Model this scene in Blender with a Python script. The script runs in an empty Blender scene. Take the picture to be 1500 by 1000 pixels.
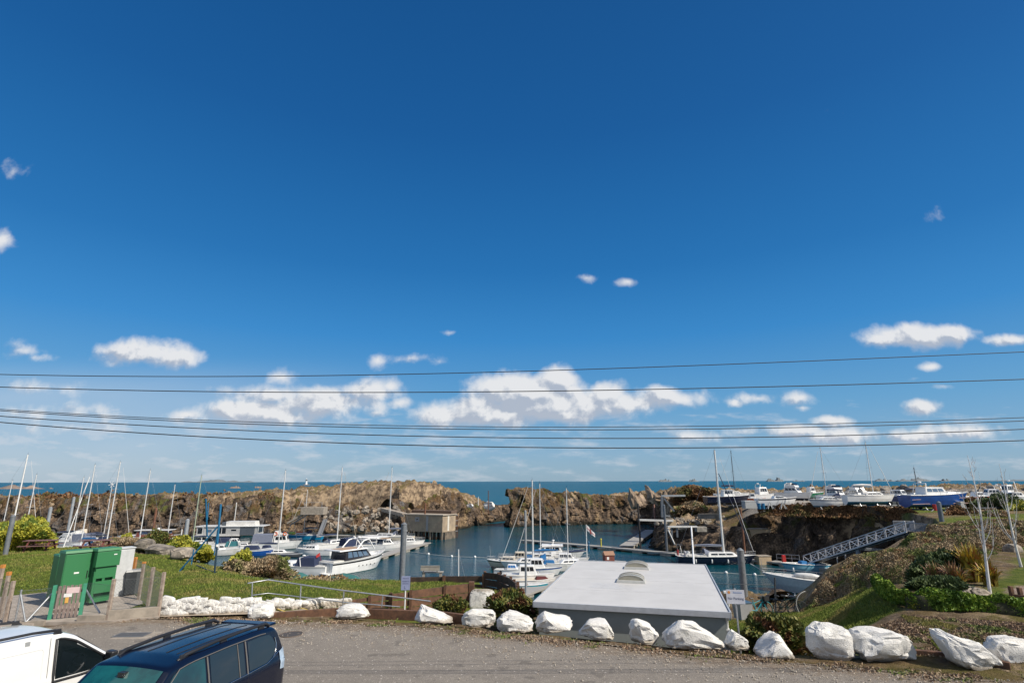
import bpy, bmesh, math, random
import numpy as np
from mathutils import Vector, Matrix, noise as mn
R=math.radians; PI=math.pi
random.seed(7); rng=np.random.default_rng(7)
S=bpy.context.scene; COL=S.collection
# ---------------- camera
PITCH=14.35; FPX=800.0; CH=4.8
sp,cp=math.sin(R(PITCH)),math.cos(R(PITCH))
cam=bpy.data.cameras.new('camera'); cam.sensor_width=36; cam.lens=36*FPX/1500
cam.clip_start=.1; cam.clip_end=90000
co=bpy.data.objects.new('camera',cam); COL.objects.link(co); co.location=(0,0,CH)
co.matrix_world=Matrix.Translation((0,0,CH))@Matrix.Rotation(R(90+PITCH),4,'X')@Matrix.Rotation(R(-.13),4,'Z')
S.camera=co
S.view_settings.view_transform='Standard'; S.view_settings.look='None'
S.view_settings.exposure=0.55; S.view_settings.gamma=1
S.render.engine='CYCLES'
try: S.cycles.max_bounces=6; S.cycles.transparent_max_bounces=16
except Exception: pass
# pixel (1500x1000 photograph) -> world helpers
def ray(x,y):
    dx=(x-750)/FPX; dy=(500-y)/FPX
    return dx, cp-sp*dy, sp+cp*dy
def P(x,y,z):                       # on the level z
    a,f,u=ray(x,y); t=(z-CH)/u; return Vector((a*t,f*t,z))
def PY(x,y,Y):                      # at the distance Y
    a,f,u=ray(x,y); t=Y/f; return Vector((a*t,Y,CH+u*t))
def PT(x,t,z):                      # column x, depth t, level z
    dy=((z-CH)/t-sp)/cp; return Vector(((x-750)/FPX*t,(cp-sp*dy)*t,z))
# ---------------- sun and sky
SUN_EL=43.0; SUN_AZ=118.0            # azimuth measured to the right of the view
sd=Vector((math.sin(R(SUN_AZ))*math.cos(R(SUN_EL)),math.cos(R(SUN_AZ))*math.cos(R(SUN_EL)),math.sin(R(SUN_EL))))
sl=bpy.data.lights.new('sun','SUN'); sl.energy=4.0; sl.angle=R(.5); sl.color=(1,.925,.81)
so=bpy.data.objects.new('sun',sl); COL.objects.link(so)
so.rotation_euler=(-sd).to_track_quat('-Z','Y').to_euler(); so.location=(40,-20,60)
W=bpy.data.worlds.new('World'); S.world=W; W.use_nodes=True
wn=W.node_tree.nodes; wl=W.node_tree.links; wn.clear()
def N(tree,kind,**kw):
    n=tree.nodes.new(kind)
    for k,v in kw.items():
        if k.startswith('i_'):
            key=k[2:]; n.inputs[int(key) if key.isdigit() else key].default_value=v
        else: setattr(n,k,v)
    return n
WT=W.node_tree
def wm(op,a,b=None,c=None,clamp=False):
    n=WT.nodes.new('ShaderNodeMath'); n.operation=op; n.use_clamp=clamp
    for i,v in enumerate((a,b,c)):
        if v is None: continue
        if isinstance(v,(int,float)): n.inputs[i].default_value=v
        else: wl.new(v,n.inputs[i])
    return n.outputs[0]
sky=N(WT,'ShaderNodeTexSky',sky_type='NISHITA',sun_disc=False,sun_elevation=R(SUN_EL),sun_rotation=R(SUN_AZ),altitude=0,air_density=1.0,dust_density=.4,ozone_density=4.0)
tc=N(WT,'ShaderNodeTexCoord'); sep=N(WT,'ShaderNodeSeparateXYZ'); wl.new(tc.outputs['Generated'],sep.inputs[0])
X_,Y_,Z_=sep.outputs
yy=wm('MAXIMUM',Y_,.05)
U_=wm('DIVIDE',X_,yy); V_=wm('DIVIDE',Z_,yy)
front=wm('GREATER_THAN',Y_,.06)
uv=N(WT,'ShaderNodeCombineXYZ'); wl.new(U_,uv.inputs[0]); wl.new(V_,uv.inputs[1])
def wnoise(scale,detail,rough,vec,dist=0):
    n=N(WT,'ShaderNodeTexNoise',i_Scale=scale,i_Detail=detail,i_Roughness=rough,i_Distortion=dist); wl.new(vec,n.inputs['Vector']); return n
# turbulence added to the direction before the cloud shapes are looked up
nz1=wnoise(17,5,.56,uv.outputs[0],.15)
nz2=wnoise(9,4,.6,uv.outputs[0])
def cuv(x,y):
    a,f,u=ray(x,y); return a/f,u/f
clouds=[ # px,py, half width, half height, strength
 (215,514,86,21,1.1),(168,512,46,14,.8),(262,519,44,16,1),(38,512,30,14,.55),(52,522,26,8,.5),(60,566,60,13,.55),(40,602,60,14,.6),(110,605,60,14,.5),(120,625,80,12,.5),
 (395,578,70,18,1.05),(412,552,26,20,.75),(470,580,70,16,1),(540,574,60,17,1.0),(572,566,22,14,.8),(585,590,24,12,.8),(380,602,110,22,1.2),(470,590,110,24,1.15),(340,600,70,18,1.0),(275,606,40,12,.8),(430,610,60,12,.8),
 (553,526,14,10,.5),(600,524,34,10,.6),(640,528,18,9,.4),(550,604,22,8,.5),
 (735,566,56,23,1.2),(820,558,42,24,1.2),(780,575,96,30,1.55),(800,596,150,24,1.3),(700,600,90,22,1.2),(860,588,66,24,1.3),(885,576,36,20,1.2),(660,606,66,19,1.1),(720,608,110,20,1.2),(830,606,90,16,1.1),(975,582,60,17,1.1),(930,590,70,18,1.1),
 (920,413,21,9,.85),(860,407,18,6,.4),(658,487,16,4,.32),
 (1342,494,76,20,1.25),(1300,498,30,12,1.0),(1395,490,36,15,1.1),(1425,488,18,6,.4),(1478,499,34,9,.85),(1362,539,25,8,.85),(1350,597,34,13,1.2),(1340,555,16,6,.45),(1382,567,20,5,.35),
 (1110,584,36,11,.8),(1076,590,12,7,.6),(1172,584,36,14,.9),(1175,598,20,7,.6),(1248,588,20,6,.4),(1218,617,30,9,.9),(1090,632,40,10,.7),(1165,632,50,11,.8),(1230,640,70,13,.8),(1330,642,80,12,.7),(1420,634,70,14,.8),
 (1010,640,60,11,.6),(5,350,20,16,.7),(20,248,26,17,.6),(1235,178,18,14,.22),(1380,322,28,10,.2),
 (360,572,60,10,.5),(240,522,30,14,.8),(1030,576,10,10,.4)]
best=None; bestu=None
for (x,y,a,b,s) in clouds:
    u0,v0=cuv(x,y); u1,_=cuv(x+a,y); _,v1=cuv(x,y-b)
    n=N(WT,'ShaderNodeMapping'); n.vector_type='POINT'
    su=1/(u1-u0)/1.12; sv=1/(v1-v0)/1.12
    n.inputs['Location'].default_value=(-u0*su,-v0*sv,0); n.inputs['Scale'].default_value=(su,sv,0)
    wl.new(uv.outputs[0],n.inputs['Vector'])
    L=N(WT,'ShaderNodeVectorMath',operation='LENGTH'); wl.new(n.outputs[0],L.inputs[0])
    v=wm('MULTIPLY_ADD',L.outputs['Value'],-s*.9,s)
    best=v if best is None else wm('SMOOTH_MAX',best,v,.12)
    if a>=30:
        A2=N(WT,'ShaderNodeVectorMath',operation='ADD'); wl.new(n.outputs[0],A2.inputs[0]); A2.inputs[1].default_value=(.12,.55,0)
        L2=N(WT,'ShaderNodeVectorMath',operation='LENGTH'); wl.new(A2.outputs[0],L2.inputs[0]); v2=wm('MULTIPLY_ADD',L2.outputs['Value'],-s*.9,s)
        bestu=v2 if bestu is None else wm('SMOOTH_MAX',bestu,v2,.12)
nn=wm('MULTIPLY_ADD',nz1.outputs[0],1.5,-.78)
nn2=wm('MULTIPLY_ADD',nz2.outputs[0],.7,-.35)
dens=wm('ADD',wm('ADD',best,nn),nn2)
cum=N(WT,'ShaderNodeMapRange',interpolation_type='SMOOTHSTEP'); wl.new(dens,cum.inputs[0]); cum.inputs[1].default_value=.04; cum.inputs[2].default_value=.74
# low strato-cumulus rows near the horizon, stretched by distance
pl=N(WT,'ShaderNodeCombineXYZ'); vv=wm('ADD',wm('MAXIMUM',V_,0.0),.06)
wl.new(wm('DIVIDE',U_,vv),pl.inputs[0]); wl.new(wm('DIVIDE',1.0,vv),pl.inputs[1])
mp=N(WT,'ShaderNodeMapping'); mp.inputs['Scale'].default_value=(10,42,1); wl.new(uv.outputs[0],mp.inputs[0])
nz3=wnoise(1.15,7,.58,mp.outputs[0],.1)
hb=N(WT,'ShaderNodeMapRange'); wl.new(V_,hb.inputs[0]); hb.inputs[1].default_value=.21; hb.inputs[2].default_value=.11
# more of them to the left
lb=N(WT,'ShaderNodeMapRange'); wl.new(U_,lb.inputs[0]); lb.inputs[1].default_value=.5; lb.inputs[2].default_value=-.7; lb.inputs[3].default_value=-.03; lb.inputs[4].default_value=.10
st=wm('ADD',wm('MULTIPLY_ADD',hb.outputs[0],.5,-.34),wm('ADD',nz3.outputs[0],lb.outputs[0]))
sm=N(WT,'ShaderNodeMapRange',interpolation_type='SMOOTHSTEP'); wl.new(st,sm.inputs[0]); sm.inputs[1].default_value=.63; sm.inputs[2].default_value=.92
low=wm('MULTIPLY',sm.outputs[0],.52)
# thin veil on the left
nz4=wnoise(.5,3,.5,mp.outputs[0],.2)
veil=N(WT,'ShaderNodeMapRange',interpolation_type='SMOOTHSTEP'); wl.new(nz4.outputs[0],veil.inputs[0]); veil.inputs[1].default_value=.35; veil.inputs[2].default_value=.75
vl=N(WT,'ShaderNodeMapRange',interpolation_type='SMOOTHSTEP'); wl.new(U_,vl.inputs[0]); vl.inputs[1].default_value=-.1; vl.inputs[2].default_value=-.75
vb=N(WT,'ShaderNodeMapRange',interpolation_type='SMOOTHSTEP'); wl.new(V_,vb.inputs[0]); vb.inputs[1].default_value=.235; vb.inputs[2].default_value=.15
veilf=wm('MULTIPLY',wm('MULTIPLY',vl.outputs[0],vb.outputs[0]),wm('MULTIPLY_ADD',veil.outputs[0],.06,.26))
calpha=wm('MULTIPLY',wm('MULTIPLY',cum.outputs[0],.93),front)
alpha=wm('MULTIPLY',wm('MAXIMUM',low,veilf),front)
# unseen pale cloud added behind the camera to make the skylight less blue
nzb=wnoise(2.2,5,.6,tc.outputs['Generated'])
bk=wm('MULTIPLY',wm('MULTIPLY_ADD',nzb.outputs[0],1.0,-.05,True),wm('SUBTRACT',1.0,front))
alpha=wm('MAXIMUM',alpha,bk)
# cloud brightness: puffs bright, thick bases greyer
off=N(WT,'ShaderNodeVectorMath',operation='ADD'); wl.new(uv.outputs[0],off.inputs[0]); off.inputs[1].default_value=(.007,.014,0)
nz5=wnoise(17,5,.56,off.outputs[0],.15)
lit=wm('MULTIPLY_ADD',wm('SUBTRACT',nz1.outputs[0],nz5.outputs[0]),5.0,.50)
lit=wm('ADD',lit,wm('MULTIPLY',wm('SUBTRACT',dens,.6),-.22))
lit=wm('SUBTRACT',lit,wm('MULTIPLY',wm('SUBTRACT',bestu,best),1.5))
cr=N(WT,'ShaderNodeValToRGB'); wl.new(lit,cr.inputs[0])
cr.color_ramp.elements[0].position=.15; cr.color_ramp.elements[0].color=(3.2,3.55,4.2,1)
cr.color_ramp.elements[1].position=.85; cr.color_ramp.elements[1].color=(6.0,6.0,6.05,1)
hs=N(WT,'ShaderNodeHueSaturation',i_Saturation=1.22,i_Value=.80,i_Hue=.497); wl.new(sky.outputs[0],hs.inputs['Color'])
ew=N(WT,'ShaderNodeValToRGB'); wl.new(Z_,ew.inputs[0]); el=ew.color_ramp.elements
for k,(p_,c_) in enumerate([(0,(.235,.40,.56)),(.05,(.20,.385,.60)),(.126,(.115,.345,.62)),(.248,(.030,.245,.60)),(.366,(.011,.165,.47)),(.57,(.005,.102,.34)),(.75,(.004,.078,.27))]):
    e_=el[k] if k<2 else el.new(p_); e_.position=p_; e_.color=(*c_,1)
sc_=N(WT,'ShaderNodeVectorMath',operation='SCALE'); wl.new(ew.outputs[0],sc_.inputs[0]); sc_.inputs['Scale'].default_value=7.2
air=N(WT,'ShaderNodeMix',data_type='RGBA'); air.inputs[0].default_value=.78; wl.new(hs.outputs[0],air.inputs[6]); wl.new(sc_.outputs[0],air.inputs[7])
mix=N(WT,'ShaderNodeMix',data_type='RGBA'); wl.new(alpha,mix.inputs[0]); wl.new(air.outputs[2],mix.inputs[6]); mix.inputs[7].default_value=(5.0,5.15,5.5,1)
mixc=N(WT,'ShaderNodeMix',data_type='RGBA'); wl.new(calpha,mixc.inputs[0]); wl.new(mix.outputs[2],mixc.inputs[6]); wl.new(cr.outputs[0],mixc.inputs[7])
bg=N(WT,'ShaderNodeBackground',i_Strength=.095); wl.new(mixc.outputs[2],bg.inputs[0])
wo=N(WT,'ShaderNodeOutputWorld'); wl.new(bg.outputs[0],wo.inputs[0])

# ---------------- materials
MATS={}
def mat(name,col,rough=.6,metal=0,col2=None,scale=4,bump=0,bscale=None,spec=.5,detail=5,trans=0,coat=0,contrast=(.35,.65),coords='Object',alpha=1):
    if name in MATS: return MATS[name]
    m=bpy.data.materials.new(name); m.use_nodes=True; t=m.node_tree; b=t.nodes['Principled BSDF']
    b.inputs['Roughness'].default_value=rough; b.inputs['Metallic'].default_value=metal
    b.inputs['Specular IOR Level'].default_value=spec; b.inputs['Transmission Weight'].default_value=trans
    b.inputs['Coat Weight'].default_value=coat; b.inputs['Coat Roughness'].default_value=.05; b.inputs['Alpha'].default_value=alpha
    c=N(t,'ShaderNodeTexCoord'); nz=N(t,'ShaderNodeTexNoise',i_Scale=scale,i_Detail=detail,i_Roughness=.6)
    t.links.new(c.outputs[coords],nz.inputs['Vector'])
    if col2 is None: col2=tuple(x*.86 for x in col)
    r=N(t,'ShaderNodeValToRGB'); r.color_ramp.elements[0].color=(*col2,1); r.color_ramp.elements[1].color=(*col,1)
    r.color_ramp.elements[0].position=contrast[0]; r.color_ramp.elements[1].position=contrast[1]
    t.links.new(nz.outputs[0],r.inputs[0]); t.links.new(r.outputs[0],b.inputs['Base Color'])
    if bump:
        n2=N(t,'ShaderNodeTexNoise',i_Scale=bscale or scale*4,i_Detail=6,i_Roughness=.65); t.links.new(c.outputs[coords],n2.inputs['Vector'])
        bp=N(t,'ShaderNodeBump',i_Strength=1.0,i_Distance=bump); t.links.new(n2.outputs[0],bp.inputs['Height']); t.links.new(bp.outputs[0],b.inputs['Normal'])
    MATS[name]=m; return m
def tm(t,op,a,b=None,c=None,clamp=False):
    n=t.nodes.new('ShaderNodeMath'); n.operation=op; n.use_clamp=clamp
    for i,v in enumerate((a,b,c)):
        if v is None: continue
        if isinstance(v,(int,float)): n.inputs[i].default_value=v
        else: t.links.new(v,n.inputs[i])
    return n.outputs[0]
def tmix(t,f,a,b):
    n=N(t,'ShaderNodeMix',data_type='RGBA')
    for i,v in ((0,f),(6,a),(7,b)):
        if isinstance(v,tuple): n.inputs[i].default_value=(*v,1)
        elif isinstance(v,(int,float)): n.inputs[i].default_value=v
        else: t.links.new(v,n.inputs[i])
    return n.outputs[2]
def tnoise(t,vec,scale,detail=5,rough=.6,dist=0):
    n=N(t,'ShaderNodeTexNoise',i_Scale=scale,i_Detail=detail,i_Roughness=rough,i_Distortion=dist); t.links.new(vec,n.inputs['Vector']); return n.outputs[0]
def tramp(t,v,a,b):
    n=N(t,'ShaderNodeMapRange',interpolation_type='SMOOTHSTEP'); t.links.new(v,n.inputs[0]); n.inputs[1].default_value=a; n.inputs[2].default_value=b; return n.outputs[0]

# ---------------- mesh helpers
class MB:
    def __init__(s): s.v=[]; s.f=[]; s.m=[]; s.mats=[]; s.cur=0; s.sm=[]
    def use(s,m):
        if m not in s.mats: s.mats.append(m)
        s.cur=s.mats.index(m); return s
    def add(s,vs,fs,smooth=False):
        o=len(s.v); s.v.extend([tuple(v) for v in vs])
        for f in fs: s.f.append(tuple(i+o for i in f)); s.m.append(s.cur); s.sm.append(smooth)
        return s
    def box(s,x0,x1,y0,y1,z0,z1,M=None,tx0=0,tx1=0,ty=0):    # top face may be drawn in by tx0, tx1, ty
        vs=[(x0,y0,z0),(x1,y0,z0),(x1,y1,z0),(x0,y1,z0),(x0+tx0,y0+ty,z1),(x1-tx1,y0+ty,z1),(x1-tx1,y1-ty,z1),(x0+tx0,y1-ty,z1)]
        if M is not None: vs=[M@Vector(v) for v in vs]
        return s.add(vs,[(0,3,2,1),(4,5,6,7),(0,1,5,4),(1,2,6,5),(2,3,7,6),(3,0,4,7)])
    def bar(s,a,b,w,h=None,up=(0,0,1)):
        a=Vector(a); b=Vector(b); h=h or w; d=b-a; L=d.length
        if L<1e-6: return s
        x=d/L; y=Vector(up).cross(x)
        if y.length<1e-3: y=Vector((1,0,0)).cross(x)
        y.normalize(); z=x.cross(y)
        M=Matrix(((x.x,y.x,z.x,a.x),(x.y,y.y,z.y,a.y),(x.z,y.z,z.z,a.z),(0,0,0,1)))
        return s.box(0,L,-w/2,w/2,-h/2,h/2,M)
    def tube(s,pts,r,n=8,caps=True,r1=None):
        pts=[Vector(p) for p in pts]; k=len(pts); o=[]
        prev=None; base=len(s.v); vs=[]
        for i,p in enumerate(pts):
            d=(pts[min(i+1,k-1)]-pts[max(i-1,0)]).normalized()
            if prev is None:
                q=d.cross(Vector((0,0,1)));
                if q.length<1e-3: q=d.cross(Vector((1,0,0)))
            else: q=prev-d*prev.dot(d)
            q.normalize(); prev=q; w=d.cross(q)
            rr=r if r1 is None else r+(r1-r)*i/(k-1)
            if isinstance(r,(list,tuple)): rr=r[i]
            for j in range(n):
                a=2*PI*j/n; vs.append(p+q*math.cos(a)*rr+w*math.sin(a)*rr)
        fs=[]
        for i in range(k-1):
            for j in range(n): fs.append((i*n+j,i*n+(j+1)%n,(i+1)*n+(j+1)%n,(i+1)*n+j))
        s.add(vs,fs,True)
        if caps: s.add(vs[:n],[tuple(range(n))[::-1]]); s.add(vs[-n:],[tuple(range(n))])
        return s
    def disc(s,c,nrm,r,th,n=20):
        c=Vector(c); nrm=Vector(nrm).normalized(); return s.tube([c-nrm*th/2,c+nrm*th/2],r,n)
    def ring(s,c,nrm,R0,r,n=24,m=6):
        nrm=Vector(nrm).normalized(); a=nrm.orthogonal().normalized(); b=nrm.cross(a); c=Vector(c); vs=[]
        for i in range(n):
            t=2*PI*i/n; e=a*math.cos(t)+b*math.sin(t)
            for j in range(m):
                q=2*PI*j/m; vs.append(c+e*(R0+r*math.cos(q))+nrm*r*math.sin(q))
        fs=[(i*m+j,((i+1)%n)*m+j,((i+1)%n)*m+(j+1)%m,i*m+(j+1)%m) for i in range(n) for j in range(m)]
        return s.add(vs,fs,True)
    def grid(s,rows,smooth=True,close=False):
        n=len(rows[0]); vs=[p for r in rows for p in r]; fs=[]
        for i in range(len(rows)-1):
            for j in range(n-1+(1 if close else 0)): fs.append((i*n+j,i*n+(j+1)%n,(i+1)*n+(j+1)%n,(i+1)*n+j))
        return s.add(vs,fs,smooth)
    def prism(s,pts,z0,z1,M=None):       # polygon (x,y) extruded
        n=len(pts); vs=[Vector((x,y,z0)) for x,y in pts]+[Vector((x,y,z1)) for x,y in pts]
        if M is not None: vs=[M@v for v in vs]
        return s.add(vs,[tuple(range(n))[::-1],tuple(range(n,2*n))]+[(i,(i+1)%n,n+(i+1)%n,n+i) for i in range(n)])
    def sph(s,c,rx,ry=None,rz=None,n=12,m=8):
        ry=ry or rx; rz=rz or rx; c=Vector(c)
        rows=[[c+Vector((rx*math.sin(PI*i/m)*math.cos(2*PI*j/n),ry*math.sin(PI*i/m)*math.sin(2*PI*j/n),rz*math.cos(PI*i/m))) for j in range(n)] for i in range(m+1)]
        return s.grid(rows,True,True)
    def build(s,name,parent=None,m=None,bevel=0,loc=None,rot=0):
        me=bpy.data.meshes.new(name); me.from_pydata(s.v,[],s.f)
        if m is not None: me.materials.append(m)
        else:
            for q in s.mats: me.materials.append(q)
            if len(s.mats)>1: me.polygons.foreach_set('material_index',s.m)
        me.polygons.foreach_set('use_smooth',s.sm); me.validate(); me.update()
        bm=bmesh.new(); bm.from_mesh(me); bmesh.ops.recalc_face_normals(bm,faces=bm.faces); bm.to_mesh(me); bm.free()
        o=bpy.data.objects.new(name,me); COL.objects.link(o)
        if parent: o.parent=parent
        if loc is not None: o.location=loc; o.rotation_euler=(0,0,rot)
        if bevel:
            b=o.modifiers.new('bevel','BEVEL'); b.width=bevel; b.segments=2; b.limit_method='ANGLE'; b.angle_limit=R(35)
        return o
def tag(o,label=None,cat=None,group=None,kind=None):
    if label: o['label']=label
    if cat: o['category']=cat
    if group: o['group']=group
    if kind: o['kind']=kind
    return o
def empty(name,loc,rz=0,label=None,cat=None,group=None):
    o=bpy.data.objects.new(name,None); COL.objects.link(o); o.location=loc; o.rotation_euler=(0,0,rz); o.empty_display_size=.3
    return tag(o,label,cat,group)
def fastmesh(name,verts,faces,m,smooth=True):   # numpy arrays
    me=bpy.data.meshes.new(name); nv=len(verts); nf=len(faces); k=faces.shape[1]
    me.vertices.add(nv); me.vertices.foreach_set('co',np.ascontiguousarray(verts,dtype=np.float32).ravel())
    me.loops.add(nf*k); me.loops.foreach_set('vertex_index',faces.astype(np.int32).ravel())
    me.polygons.add(nf); me.polygons.foreach_set('loop_start',np.arange(nf,dtype=np.int32)*k)
    me.polygons.foreach_set('loop_total',np.full(nf,k,dtype=np.int32))
    me.polygons.foreach_set('use_smooth',np.full(nf,smooth))
    me.update(calc_edges=True)
    for q in (m if isinstance(m,list) else [m]): me.materials.append(q)
    o=bpy.data.objects.new(name,me); COL.objects.link(o); return o
def attr(o,name,arr):
    a=o.data.attributes.new(name,'FLOAT','POINT'); a.data.foreach_set('value',np.asarray(arr,dtype=np.float32))
# numpy value noise
_perm=rng.random((256,256,8)).astype(np.float32)
def vnoise(x,y,z=0):
    x=np.asarray(x,float); y=np.asarray(y,float); z=np.zeros_like(x)+z
    xi=np.floor(x).astype(int); yi=np.floor(y).astype(int); zi=np.floor(z).astype(int)
    fx=x-xi; fy=y-yi; fz=z-zi; fx=fx*fx*(3-2*fx); fy=fy*fy*(3-2*fy); fz=fz*fz*(3-2*fz)
    def g(a,b,c): return _perm[a&255,b&255,c&7]
    def l(c): return (g(xi,yi,c)*(1-fx)+g(xi+1,yi,c)*fx)*(1-fy)+(g(xi,yi+1,c)*(1-fx)+g(xi+1,yi+1,c)*fx)*fy
    return (l(zi)*(1-fz)+l(zi+1)*fz)*2-1
def fbm(x,y,z=0,o=4,g=.5):
    s=0; a=1
    for i in range(o): s=s+a*vnoise(np.asarray(x)*2**i+13*i,np.asarray(y)*2**i+7*i,np.asarray(z)*2**i); a*=g
    return s
# ================= THE SETTING =================
WL=-8.2
# shoreline of the harbour basin: position, top level of the rock wall, set-back of its top
SH=[]
def sh(p,zt,w): SH.append((p.x,p.y,zt,w))
for x,y,zt,w in [(-420,790,.4,7),(-200,789,.5,7),(0,788,.6,6),(90,787,.4,6),(200,786,.6,6),(300,785,.4,6),(400,783,.3,5),(440,782,-.2,5),(500,782,-.5,9),(560,783,-.8,9),(590,784,-.6,7),
                 (625,779,.2,6),(660,776,2.2,4),(684,773,1.5,3),(692,771,-1.2,3),(700,769.5,-2.3,3),(720,766,-2.4,3),(741,763,-3.2,3),(775,761,-3.4,3),(800,762,-2,2),
                 (775,765.5,0,2.5),(745,768,1.5,3),(738,770.5,.8,5),(745,772.5,1.6,5),(764,771.5,2.4,4),(800,770,2.0,4),(830,769.5,1.6,4),(870,768.5,.2,4),(910,768,.0,4),(945,768,.3,5),
                 (957,771,.0,5),(958,780,-2.6,4),(948,795,-3.8,5),(946,803,-4.2,6),(965,808,-4.2,6),(1000,812,-3.8,7),(1050,821,-3.8,7),(1085,823,-3.6,6),(1112,824,-2.8,5),(1140,823,-1.2,6)]:
    sh(P(x,y,WL),zt,w)
for x,t,zt,w in [(1180,86.5,-.1,5),(1230,84,.0,5),(1280,78,-.1,4),(1318,72,-.4,3),(1330,66,-1,4),(1318,60,-1,5),(1262,56,-3.5,6),(1200,58,-6.5,5),(1150,62,-7.0,5),(1100,63.5,-7.7,3),(1050,64,-7.9,3),
                 (900,62,-7.9,3),(790,60,-7.9,3),(700,56,-7.9,3),(500,50,-7.5,4),(300,48,-6,6),(100,52,-4,8),(-100,60,-4,8),(-420,76,-4,8)]:
    sh(PT(x,t,WL),zt,w)
SHp=np.array([(a,b) for a,b,_,_ in SH])
def inpoly(x,y,poly):
    c=np.zeros(x.shape,bool); n=len(poly)
    for i in range(n):
        x0,y0=poly[i]; x1,y1=poly[(i+1)%n]
        if y0==y1: continue
        c^=((y0>y)!=(y1>y))&(x<(x1-x0)*(y-y0)/(y1-y0)+x0)
    return c
def pdist(x,y,poly,closed=True,width=None):
    d=np.full(x.shape,1e9); w=np.zeros(x.shape); n=len(poly)
    for i in range(n if closed else n-1):
        a=np.array(poly[i][:2],float); b=np.array(poly[(i+1)%n][:2],float); e=b-a
        t=np.clip(((x-a[0])*e[0]+(y-a[1])*e[1])/(e@e+1e-9),0,1)
        q=np.hypot(x-a[0]-t*e[0],y-a[1]-t*e[1]); m=q<d
        if width is not None: w=np.where(m,width[i]*(1-t)+width[(i+1)%n]*t,w)
        d=np.where(m,q,d)
    return (d,w) if width is not None else d
# control points of the land's upper surface
HC=[]
def hp(x,y,z): v=P(x,y,z); HC.append((v.x,v.y,z))
def hy(x,y,Y): v=PY(x,y,Y); HC.append((v.x,Y,v.z))
EDGE=[(-260,950),(-100,935),(0,925),(120,905),(235,900),(370,903),(500,908),(610,912),(700,920),(800,929),(900,940),(1000,952),(1100,960),(1200,967),(1350,981),(1500,994),(1800,1030)]
for x,y in EDGE: hp(x,y,-.03); v=P(x,y,0); HC.append((v.x*.92,v.y*.92,-.05))
for X in range(-30,31,6): HC.append((X,9,-.05)); HC.append((X,3,-.05))
# left lawn
for x,y,z in [(0,890,-.12),(100,880,-.12),(200,868,-.12),(150,868,-.1),(60,868,-.05),(0,850,.15),(120,840,.15),(230,850,.2),(0,815,.2),(60,806,.2),(120,800,.1),(180,799,.05),(250,812,.1),(300,840,.1),(330,829,-.15),(300,870,.3),(260,875,.3),
              (400,868,.25),(400,843,-.75),(490,865,.1),(500,846,-1.1),(450,846,-.95),(540,847,-1.1),(560,860,-.2),(620,846,-.75),(680,860,-.3),(700,846,-.65),(735,862,-.5),(-150,800,.2),(-300,800,.2),
              (590,893,-.9),(660,890,-1.2),(700,893,-1.0),(745,890,-1.2)]: hp(x,y,z)
HC+=[(-8,23.2,-.08),(-6,23.1,-.4),(-3.5,23.2,-.85),(-3.3,25,-1.0),(-1,24.5,-1.0),(-10.4,23.6,-.02)]
# around the flat roofed building and the terrace behind
for X,Y,z in [(.3,21.6,-1.4),(7.6,19.6,-.9),(1,23,-2.0),(9,21.5,-2.4),(8.9,24,-2.9),(11,31,-3.2),(3,34,-3.4),(1.5,28,-2.8),(0,34,-3.6),(-2,38,-4),(10,36,-3.3),(14,36,-3.4),(5,45,-5.5),(12,46,-5.6),(18,46,-5.0),(5,55,-7.5),(20,56,-7.5),(0,50,-7.2),(-5,48,-6.8),(-12,50,-6.8),(-9,43,-4.5),(-3,42,-4.6),(-16,44,-4.2),(-22,52,-5.5),(-35,56,-4.5),(-60,60,-4),(-3,37,-2.8),(-10,38.5,-2.4),(-15,38,-1.4),(4,22,-1.5)]: HC.append((X,Y,z))
for x,y,z in [(1080,912,-2.9),(1110,903,-3.1),(1150,903,-3.0),(1180,912,-2.2),(1165,893,-3.1),(1190,897,-2.4),(1230,878,-1.9),(1215,925,-1.0),(1180,935,-.6),(1260,925,-.3),(1235,905,-1.5),
              (1280,858,.2),(1293,856,.75),(1310,868,.75),(1335,888,.6),(1300,905,.3),(1330,930,.25),(1400,900,.5),(1500,904,.5),(1600,910,.5),(1400,940,.25),(1500,955,.2),
              (1440,872,.5),(1500,880,.45),(1480,840,.35),(1420,850,.5),(1370,860,.6),(1330,858,.5),(1300,835,.0),(1260,842,-.6),(1230,852,-1.2),(1200,862,-2.0),
              (1250,812,-.8),(1215,830,-1.8),(1290,806,-.5),(1320,790,-.3),(1350,785,-.1),(1400,776,.0),(1450,766,.2),(1500,760,.3),(1350,815,.2),(1420,810,.3),(1500,800,.3),(1600,800,.4),(1650,770,.4),(1460,785,.2)]: hp(x,y,z)
# boat yard headland
for x,y,z in [(1110,741,.6),(1160,742,.5),(1200,743,.45),(1250,749,.4),(1300,755,.3),(1345,764,.1),(1360,755,.45),(1400,750,.5),(1500,752,.5),(1600,755,.5)]: hp(x,y,z)
for x,t,z in [(1110,105,.7),(1200,105,.7),(1300,100,.7),(1400,100,.7),(1500,100,.7),(1650,100,.7),(1330,85,.65),(1420,80,.6),(1110,135,1.2),(1200,130,1.0),(1300,130,1.2),(1400,125,1.6),(1460,120,2.0),(1500,120,2.2),(1600,120,2.6)]:
    v=PT(x,t,z); HC.append((v.x,v.y,z))
for x,y,Y in [(1000,722,128),(1020,714,132),(1045,722,130),(1075,735,122),(1000,745,124),(1050,747,122),(1000,764,118),(1050,768,112),(1090,762,108),(960,766,124),(975,768,120),(1085,775,104),(1110,782,100),(1120,762,102)]: hy(x,y,Y)
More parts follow.
